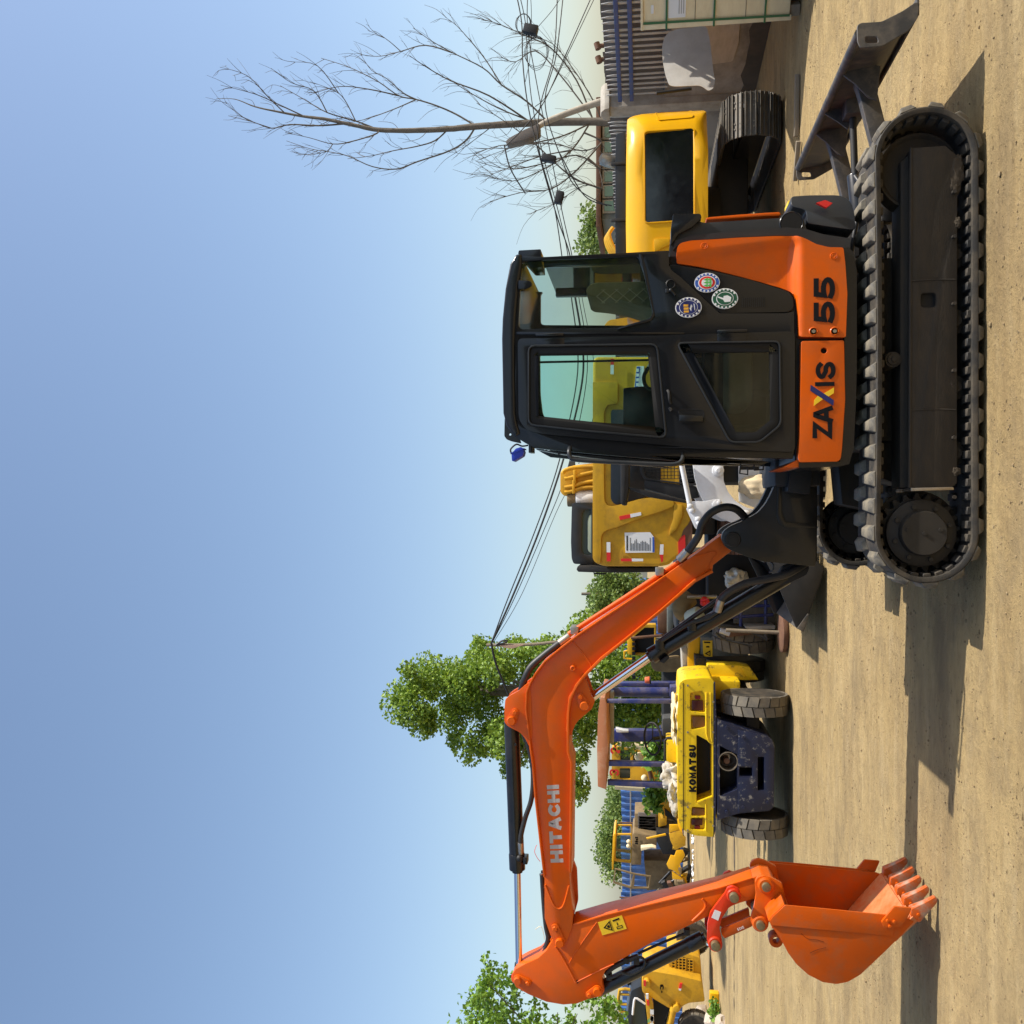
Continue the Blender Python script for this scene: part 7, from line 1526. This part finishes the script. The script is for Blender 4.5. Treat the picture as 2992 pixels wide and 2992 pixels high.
tree('poplar_tree', 'tall leafy green poplar behind the forklift and the orange boom', 'tree', (tb_[0][0], 22, 0), [(tb_[0][0], 22, 0), (tb_[0][0], 22, 1.5)] + [(x, 22 + .1 * i, z) for i, (x, z) in enumerate(tb_)], .17, cl, 34000, .088, 'leaf', 11, 'leafy trees',
     [([(tb_[1][0], 22.1, tb_[1][1]), (x * .5 + tb_[1][0] * .5, 22, z * .6 + tb_[1][1] * .4), (x, 22, z)], .05) for x, z in big[::4]])
low = [(-4.783,2.339),(-4.665,2.092),(-4.878,1.817),(-4.649,1.544),(-5.109,2.147),(-5.007,2.422),(-5.037,1.598),(-3.666,2.009),(-3.505,2.284),(-3.38,1.598),(-3.622,2.56),(-3.44,1.817),(-3.789,1.38),(-4.036,1.326),(-3.846,2.616)]
cl = [((x, 22.6 + rg.uniform(-.8, .8), z), (rg.uniform(.5, .8), .7, rg.uniform(.35, .6)), 1) for x, z in low]
tree('shrub_thicket', 'dark green thicket under the poplar behind the forklift mast', 'shrub', (-3, 22.6, 0), [(-3.3, 22.6, 0), (-3.2, 22.6, 1.2), (-2.9, 22.6, 2.4)], .08, cl, 7000, .10, 'leaf', 14)
wd_ = [(-3.871,1.664),(-3.757,1.591),(-3.942,1.573),(-3.865,1.499),(-3.721,1.628)]; t = thing('green_bush', 'bright green bush growing behind the forklift seat', 'shrub', (-3.9, 15.2, 0)); leaves('bush_leaves', [((x, 15.2, z), (.28, .25, .2), 1) for x, z in wd_], 420, .12, 'leaf_near', t, 6); mk('stem', tube([(wd_[0][0], 15.2, 0), (wd_[0][0], 15.2, .7), (wd_[0][0], 15.2, 1.2)], .02), 'bark', t)
wd_ = [(-7.049,1.574),(-7.152,1.469),(-7.294,1.487),(-7.263,1.574),(-6.99,1.434)]; t = thing('green_bush', 'small bright green bush against the blue fence beside the forklift bag', 'shrub', (-7.2, 24, 0)); leaves('bush_leaves', [((x, 24, z), (.32, .3, .28), 1) for x, z in wd_], 420, .15, 'leaf_near', t, 7); mk('stem', tube([(wd_[0][0], 24, 0), (wd_[0][0], 24, 1), (wd_[0][0], 24, 1.6)], .03), 'bark', t)
# young tree at the left edge
nr = [(-6.301,3.865),(-6.444,3.751),(-6.529,3.903),(-6.585,3.637),(-6.709,3.789),(-6.5,3.486),(-6.662,3.411),(-6.59,3.185),(-6.627,2.924),(-6.728,3.036),(-6.627,2.664),(-6.508,2.553),(-6.551,2.387),(-6.397,2.295),(-6.676,2.331),(-6.592,2.185),(-6.765,2.775),(-6.826,3.599),(-6.861,3.316),(-6.781,2.497),(-6.13,3.543),(-6.66,2.111),(-6.151,3.865),(-6.4,3.941),(-6.591,3.979),(-6.766,4.055),(-6.883,4.112),(-6.698,3.903)]
cl = []
for x, z in nr:
    cl.append(((x, 12.5 + rg.uniform(-.5, .5), z), (rg.uniform(.13, .24), .25, rg.uniform(.10, .2)), 1)); cl.append(((x - rg.uniform(.2, .9), 12.5 + rg.uniform(-.6, .6), z + rg.uniform(-.25, .3)), (.3, .3, .26), 1.1))
for k in range(16): cl.append(((-7.7 + rg.uniform(-.9, .9), 12.6 + rg.uniform(-.7, .7), 2.4 + rg.uniform(-.9, 1.7)), (.45, .45, .4), 1.6))
tree('young_tree', 'bright green young tree at the left edge beyond the orange arm', 'tree', (-7.9, 12.6, 0), [(-7.9, 12.6, 0), (-7.85, 12.6, 1.2), (-7.7, 12.6, 2.6), (-7.4, 12.5, 4.2)], .07, cl, 6800, .066, 'leaf_near', 21, 'leafy trees',
     [([(-7.75, 12.6, 2.0 + k * .25), ((x - 7.75) * .5, 12.55, z * .6 + .4 * (2 + k * .25)), (x, 12.5, z)], .018) for k, (x, z) in enumerate(nr[:12:2])])
# bushy trees beyond the blue fence and behind the old excavator
hed = [(-16.029,3.252),(-16.453,3.418),(-16.821,3.252),(-17.366,3.335),(-17.792,3.542),(-17.946,3.252),(-18.37,3.418),(-18.803,3.75),(-19.146,3.958),(-19.381,3.625),(-19.57,4.082),(-19.891,3.833),(-20.234,3.999),(-20.465,3.625),(-20.805,3.75),(-17.029,3.252),(-17.569,3.211),(-18.135,3.75)]
for k, (rng_, lab_) in enumerate((((0, 4), 'round green tree beyond the blue fence nearest the forklift'), ((4, 9), 'green tree beyond the blue fence in the middle of the row'), ((9, 15), 'tallest green tree beyond the blue fence above the far loader'))):
    pts = hed[rng_[0]:rng_[1]] + ([hed[15 + k]]); cx = sum(p[0] for p in pts) / len(pts)
    cl = [((x, 56 + rg.uniform(-1, 1), z - .1), (rg.uniform(.8, 1.2), 1.2, rg.uniform(.7, 1.0)), 1) for x, z in pts] + [((x + rg.uniform(-.7, .7), 56, z - 1.2), (1.3, 1.3, 1.0), 1) for x, z in pts]
    tree('far_tree', lab_, 'tree', (cx, 56, 0), [(cx, 56, 0), (cx, 56, 1.5), (cx + .1, 56, 3)], .16, cl, 5200, .17, 'leaf_far', 30 + k, 'trees beyond the fence')
md = [(-2.607,3.402),(-3.05,3.358),(-3.314,3.181),(-3.45,3.358),(-2.425,3.004),(-2.868,3.004),(-2.6,2.74),(-3.044,2.828),(-2.338,3.181),(-3.23,3.535),(-2.919,3.535),(-3.4,2.96)]; cx = sum(p[0] for p in md) / len(md)
cl = [((x, 34 + rg.uniform(-.8, .8), z), (rg.uniform(.30, .5), .6, rg.uniform(.28, .45)), 1) for x, z in md] + [((x - .1, 34, z - .7), (.5, .6, .6), 1) for x, z in md[::2]]
tree('middle_tree', 'small green tree between the old yellow excavator and the boom', 'tree', (cx, 34, 0), [(cx, 34, 0), (cx, 34, 2), (cx, 34, 4)], .14, cl, 5200, .12, 'leaf_far', 41, 'trees beyond the fence')
rt_ = [(10.437,3.866),(10.763,3.7),(10.963,3.492),(10.542,3.368),(10.135,3.617),(10.02,3.866),(10.122,3.285),(10.954,3.285),(11.182,3.742)]; cx = sum(p[0] for p in rt_) / len(rt_)
cl = [((x, 36 + rg.uniform(-.8, .8), z), (rg.uniform(.4, .65), .7, rg.uniform(.35, .6)), 1) for x, z in rt_] + [((x, 36, z - .8), (.8, .8, .7), 1) for x, z in rt_[::2]]
tree('distant_tree', 'small green tree behind the bright yellow excavator and the dead tree', 'tree', (cx, 36, 0), [(cx, 36, 0), (cx, 36, 2), (cx, 36, 4)], .14, cl, 4200, .12, 'leaf_far', 43, 'trees beyond the fence')

# ---- bare dead tree on the right
DT = thing('dead_tree', 'tall bare dead tree standing behind the picket fence on the right', 'tree', (7.0, 22, 0))
DY = 22.0
tr_ = [(9.01,2.175),(9.033,2.574),(9.08,3.608),(9.101,4.597),(9.094,5.718),(9.072,6.374),(9.083,7.216),(9.142,8.067),(9.29,8.68),(9.481,9.423),(9.569,9.921),(9.714,10.548),(9.883,11.18),(10.095,11.689),(10.136,12.169)]
TP = [(tr_[0][0], 22, 0), (tr_[0][0], 22, 1.0)] + [(x, 22, z) for x, z in tr_]
P_ = smooth_path(TP, 5); b = bmesh.new(); N = len(P_)
def rad_at(i): return max(.006, .115 * (1 - i / (N - 1)) ** .9)
rings = []
for i, p in enumerate(P_):
    rings.append([b.verts.new(p + Vector((math.cos(a), math.sin(a), 0)) * rad_at(i) * (1 + .12 * noise.noise(p * 6 + Vector((a, 0, 0))))) for a in [2 * math.pi * k / 10 for k in range(10)]])
for i in range(N - 1):
    for k in range(10): b.faces.new((rings[i][k], rings[i][(k + 1) % 10], rings[i + 1][(k + 1) % 10], rings[i + 1][k]))
mk('trunk', b, 'bark', DT)
BRS = [[(9.106,5.718),(9.414,6.194),(9.648,6.674),(9.824,7.156),(9.938,7.58),(10.294,8.067),(10.574,8.557),(10.753,8.927),(10.971,9.516)],
       [(9.638,7.216),(9.96,7.458),(10.278,7.823),(10.48,8.189),(10.852,8.435)], [(9.824,7.156),(9.619,7.701),(9.421,8.373),(9.333,8.927)],
       [(9.233,4.072),(9.547,4.48),(9.932,5.067),(10.307,5.481),(10.675,6.194),(10.942,6.674),(11.236,7.095)], [(9.932,5.067),(10.479,5.422),(10.911,5.777),(11.225,6.075),(11.388,6.314)],
       [(10.675,6.194),(10.925,6.854),(10.847,7.458),(10.79,7.945),(10.846,8.343)], [(10.847,7.458),(11.045,7.762),(11.158,8.128)],
       [(9.065,5.718),(8.814,5.956),(8.602,6.374),(8.407,7.156),(8.269,7.701),(8.377,8.312),(8.677,8.927),(8.823,9.423),(8.939,9.921),(9.184,10.548)], [(9.013,6.374),(8.886,6.734),(8.824,7.216),(8.797,7.823),(8.74,8.435),(8.743,9.051)],
       [(9.136,8.067),(8.991,8.128),(8.813,8.68),(8.746,9.113),(8.896,9.671),(9.016,10.234)], [(8.746,9.113),(8.544,9.236),(8.473,9.609),(8.503,9.952)],
       [(9.166,8.067),(9.438,8.68),(9.72,9.423),(10.117,10.046),(10.517,10.674)], [(9.438,8.68),(9.93,8.927),(10.124,9.174),(10.338,9.734)],
       [(9.569,9.921),(9.846,10.548),(10.057,11.053),(10.277,11.881)], [(9.685,10.36),(9.978,10.737),(10.428,11.18),(10.587,11.785)], [(9.72,9.423),(10.154,9.671),(10.305,10.171),(10.603,10.611)],
       [(9.274,8.927),(9.372,9.609),(9.474,10.36),(9.442,10.864),(9.653,11.371),(9.873,12.041)], [(9.442,10.864),(9.596,11.434),(9.921,11.817)],
       [(9.103,5.362),(8.805,5.777),(8.537,6.254)], [(10.228,8.927),(10.622,9.485),(10.658,10.046)], [(9.938,7.58),(10.131,8.312),(10.236,9.051),(10.072,9.796)],
       [(9.199,4.48),(9.716,5.362),(10.063,6.254),(10.395,6.854),(10.605,7.186)], [(9.199,4.48),(9.472,5.185),(9.927,5.956),(10.313,6.493)],
       [(9.113,2.974),(9.94,3.319),(10.67,3.898),(10.941,4.48),(11.218,5.126),(11.271,5.481)], [(9.177,3.089),(10.196,3.724),(10.813,4.305),(10.611,4.773),(10.751,5.126)],
       [(9.1,2.745),(9.573,2.974),(10.231,3.377),(10.901,3.898),(11.115,4.48)],
       [(8.998,2.974),(8.687,3.608),(8.493,4.305),(8.417,5.067),(8.213,5.659)], [(8.998,2.974),(8.332,3.435),(7.899,4.014),(7.587,4.773),(7.734,5.422)], [(8.526,2.745),(8.435,3.204),(8.703,3.898),(8.75,4.773),(8.512,5.777)],
       [(8.526,2.745),(7.865,3.319),(7.43,3.898),(7.346,4.597),(7.145,5.303)], [(7.897,2.802),(8.21,3.319),(8.023,4.189),(7.942,4.891),(8.155,5.659)], [(7.434,2.745),(7.511,3.147),(7.136,3.782),(6.927,4.305)], [(8.332,3.435),(8.252,4.13),(8.055,4.832),(7.854,5.481)],
       [(7.259,2.688),(7.697,3.435),(8.493,4.305),(8.931,4.891),(9.409,5.599)]]
rg = random.Random(17); nb_ = 0
def twig(pts, r, m='twig', seg=6):
    return tube(pts, r, seg=seg, r1=max(.003, r * .25), n=4)
small = BM(); WOOD = list(P_)
for bi, br_ in enumerate(BRS):
    dy = rg.uniform(-1.0, 1.0); n_ = len(br_)
    pts = [Vector((x, 22 + dy * (i / (n_ - 1)) ** .8, z)) for i, (x, z) in enumerate(br_)]
    root_ = min(WOOD, key=lambda q: (q.x - pts[0].x) ** 2 + (q.z - pts[0].z) ** 2)
    for i in range(n_): pts[i].y = root_.y + dy * .7 * (i / (n_ - 1)) ** .8
    if (root_ - pts[0]).length > .02: pts = [root_.copy()] + (pts if (root_ - pts[0]).length > .25 else pts[1:]); n_ = len(pts)
    ln = sum((pts[i + 1] - pts[i]).length for i in range(n_ - 1)); rr = min(.022, .007 + .0046 * ln)
    mk('limb', twig(pts, rr), 'twig' if bi > 7 else 'bark', DT)
    sp_ = smooth_path(pts, 5); WOOD += sp_
    for j in range(3, len(sp_) - 1, 2):
        for rep in range(4 if bi > 22 else 2):
            if rg.random() < .72:
                p = sp_[j]; d = (sp_[j + 1] - sp_[j - 1]).normalized(); side = Vector((rg.uniform(-1, 1), rg.uniform(-1, 1), rg.uniform(-.5, .5)))
                L_ = rg.uniform(.2, .75) * (1.25 if bi > 22 else 1); q1 = p + (d * .8 + side * .45).normalized() * L_ * .5; q2 = q1 + (d * .5 + side * .5 + Vector((rg.uniform(-.4, .4), 0, rg.uniform(-.1, .6)))).normalized() * L_ * .5
                tube([p, q1, q2], .0062, seg=4, r1=.0026, n=3, bm=small)
                if rg.random() < .5:
                    q3 = q1 + (side + Vector((0, 0, .8))).normalized() * L_ * .35; tube([q1, (q1 + q3) / 2 + side * .03, q3], .0045, seg=4, r1=.0025, n=2, bm=small)
for j in range(14, N - 10, 4):
    for rep in range(1):
        p = P_[j]; side = Vector((rg.choice([-1, 1]) * rg.uniform(.4, 1), rg.uniform(-.8, .8), .5)); L_ = rg.uniform(.4, 1.1) * (1 - j / N * .5)
        q1 = p + side.normalized() * L_ * .5; q2 = q1 + (side * .4 + Vector((0, 0, 1))).normalized() * L_ * .6; tube([p, q1, q2], .009, seg=4, r1=.0028, n=3, bm=small)
tw_ = mk('twigs', small, 'twig', DT); tw_['kind'] = 'stuff'

# ================================================================== leaning lamp post, cables, far pole
LP = thing('leaning_lamp_post', 'pale street lamp post leaning behind the dead tree', 'lamp post', (6.9, 18.2, 0))
lp0 = [(7.881,2.525),(7.582,3.535),(7.41,3.872),(7.159,4.381)]
mk('post', tube([(lp0[0][0] + .3, 18.2, 0), (lp0[0][0] + .1, 18.2, 1.8)] + [(x, 18.2, z) for x, z in lp0[:3]], .085, seg=14, r1=.05), 'concrete', LP)
mk('lamp_head', slab(rnd([(7.456,3.771),(7.352,4.06),(7.202,4.374),(7.133,4.437),(7.082,4.389),(7.158,4.011),(7.265,3.771)], .04), 18.05, 18.3, bev=.03), 'galv', LP)
def cable(pts, r, label, grp=None):
    return tag(mk('cable', tube(pts, r, seg=6, n=8), 'cable'), label, 'cable', grp)
W_ = [([ (9.458,17,4.098), (8.866,17,3.984), (8.146,17,3.962), (7.377,17,3.871), (6.379,17,3.646), (5.291,17,3.331), (4.612,17,3.108), (3.866,17,3.015)], .016),
      ([ (9.454,17,4.043), (8.861,17,3.916), (8.14,17,3.871), (7.327,17,3.781), (6.375,17,3.578), (5.379,17,3.309), (4.614,17,3.144), (3.868,17,3.082)], .012),
      ([ (9.441,17,3.871), (8.723,17,3.871), (7.771,17,3.713), (6.73,17,3.511), (5.376,17,3.242), (4.611,17,3.072), (3.864,17,2.948)], .012),
      ([ (9.4,17,3.331), (8.243,17,3.399), (7.319,17,3.646), (6.559,17,3.668), (5.427,17,3.376), (3.87,17,3.158)], .014),
      ([ (9.392,17,3.219), (8.24,17,3.354), (7.359,17,3.556), (6.314,17,3.242), (5.81,17,2.974), (5.475,17,2.442)], .014),
      ([ (9.264,17,2.707), (8.099,17,3.242), (7.361,17,3.601), (6.934,17,3.962), (6.636,17,4.279)], .014), ([ (9.259,17,2.641), (8.313,17,3.108), (7.535,17,3.511), (7.325,17,3.736)], .010),
      ([ (6.66,17,4.302), (6.227,17,4.188), (5.764,17,3.916)], .018), ([ (6.45,17,3.287), (5.67,17,2.841), (5.471,17,2.354)], .016), ([ (8.755,17,3.691), (9.049,17,3.421), (9.304,17,3.242)], .008), ([ (9.361,17,4.007), (9.348,17,3.826), (8.361,17,3.817), (7.784,17,3.916)], .008)]
WB_ = thing('overhead_cables', 'tangled bundle of black overhead cables running through the dead tree', 'cable', (6, 17, 2))
for pts, r_ in W_: mk('cable', tube(pts, r_ * .7, seg=6, n=8), 'cable', WB_)
for c_, rr in (((8.841,17,3.953), .17), ((8.309,17,3.713), .26)):
    for k in range(3): mk('coiled_cable', tube([Vector((c_[0] + rr * (1 + .1 * k) * math.cos(a), 17 + .02 * k, c_[2] + rr * .85 * (1 - .08 * k) * math.sin(a))) for a in [2 * math.pi * i / 20 for i in range(21)]], .005, seg=6, n=1, caps=False), 'cable', WB_)
for q, s_ in (((8.694,16.95,3.811), (.08, .13)), ((6.352,16.95,3.483), (.06, .13)), ((5.643,16.95,3.296), (.11, .07))):
    SBx = mk('splice_box', box((q[0] - s_[0], 16.88, q[2] - s_[1]), (q[0] + s_[0], 17.02, q[2] + s_[1]), .02, mtx=Matrix.Translation(Vector(q)) @ Matrix.Rotation(.25, 4, 'Y') @ Matrix.Translation(-Vector(q))), 'cable', WB_)
WC_ = thing('drooping_cables', 'black cable bundle drooping from behind the cab to the thin pole', 'cable', (0, 18, 3))
for k, (pts, r_) in enumerate((([ (4.093,18,3.086), (3.081,18,2.935), (2.277,18,2.986), (0.97,18,3.319), (-0.345,18,3.766), (-1.669,18,4.308), (-2.521,18,4.7)], .030), ([ (4.095,18,3.157), (2.681,18,3.036), (0.97,18,3.39), (-0.345,18,3.847), (-1.67,18,4.38), (-2.521,18,4.7)], .018),
          ([ (4.091,18,3.016), (2.677,18,2.855), (0.868,18,3.218), (-0.446,18,3.725), (-1.668,18,4.257), (-2.531,18,4.689)], .012), ([ (4.089,18,2.956), (2.271,18,2.684), (0.867,18,3.036), (-0.04,18,3.461), (-1.565,18,4.103), (-2.53,18,4.669)], .009),
          ([ (-2.521,18,4.7), (-2.897,18,4.617), (-3.401,18,4.411), (-3.804,18,4.236), (-4.408,18,4.052)], .034))):
    mk('cable', tube(pts, r_ * .62, seg=8, n=8), 'cable', WC_)
FPp = thing('thin_pole', 'thin leaning wooden pole holding the cables beside the poplar', 'pole', (-2.6, 18.2, 0))
pp_ = [(-2.592,4.826),(-2.565,3.973),(-2.464,2.948)]; mk('stick', tube([(pp_[0][0], 18.2, pp_[0][1]), (pp_[1][0], 18.2, pp_[1][1]), (pp_[2][0], 18.2, pp_[2][1]), (pp_[2][0] + .15, 18.2, 0)], .03, seg=8), 'wood', FPp)
mk('rag', slab(rnd([(-2.586,4.582),(-2.564,4.082),(-2.642,4.306),(-2.626,4.482)], .02), 18.14, 18.17), mat('pale_rag', (.5, .33, .24), .9), FPp); mk('cable_loop', tube([(-2.593,18.15,4.649), (-2.504,18.15,4.524), (-2.489,18.15,4.412), (-2.54,18.15,4.474), (-2.58,18.15,4.624)], .02, seg=6), 'cable', FPp)
for k, v in enumerate((185, 240)):
    q = ((7.509,15.3,2.497), (7.288,15.3,2.477))[k]
    I_ = thing('insulator', ('brown insulator on the wall top nearer the crate', 'brown insulator on the wall top nearer the pillar')[k], 'insulator', q, 'insulators on the wall'); b = cyl((q[0], 15.3, q[2] - .12), (q[0], 15.3, q[2] + .02), .035, seg=12, bev=.01); cyl((q[0] - .05, 15.3, q[2] + .02), (q[0] + .05, 15.3, q[2] + .05), .05, seg=10, bm=b); mk('insulator_body', b, 'rust', I_)

# ================================================================== unseen workshop and trees added behind the camera to darken reflections and sky fill
SHD = thing('added_workshop', 'long workshop added unseen behind the photographer to darken reflections, mirrored in the black panel', 'building', (0, -17, 0))
M['shedwall'] = mat('dark_sheet_wall', (.10, .10, .10), .7, dirt=(.06, .05, .04), damt=.5)
mk('wall', box((-26, -20, 0), (22, -15, 4.6), .02), 'shedwall', SHD); mk('roof', box((-26.4, -20.4, 4.61), (22.4, -14.6, 4.85), .02), 'rust', SHD)  # added wall kept tall to deepen contrast on paint and in shadows
for k in range(7): 
    d_ = mk('door', box((-23 + 6.5 * k, -15.0, 0), (-19.4 + 6.5 * k, -14.93, 3.6), .01), 'blackmat', SHD); mk('handle', box((-19.9 + 6.5 * k, -14.93, 1.0), (-19.8 + 6.5 * k, -14.88, 1.3), .01), 'steel', d_)
for k, (x, y, h) in enumerate(((-15, -10, 6.5), (-5, -12.5, 7.5), (7, -12, 6.8), (15, -11, 7.4))):
    cl = [((x + rg.uniform(-1.4, 1.4), y + rg.uniform(-1, 1), h * .62 + rg.uniform(-1.6, 1.6)), (1.0, 1.0, .9), 1) for _ in range(12)]
    tree('added_tree', 'leafy tree added unseen behind the photographer to darken reflections, %s of the row mirrored in the panel' % ('first', 'second', 'third', 'fourth')[k], 'tree', (x, y, 0), [(x, y, 0), (x + .1, y, h * .3), (x, y, h * .6)], .16, cl, 1500, .28, 'leaf', 60 + k, 'trees behind the photographer')
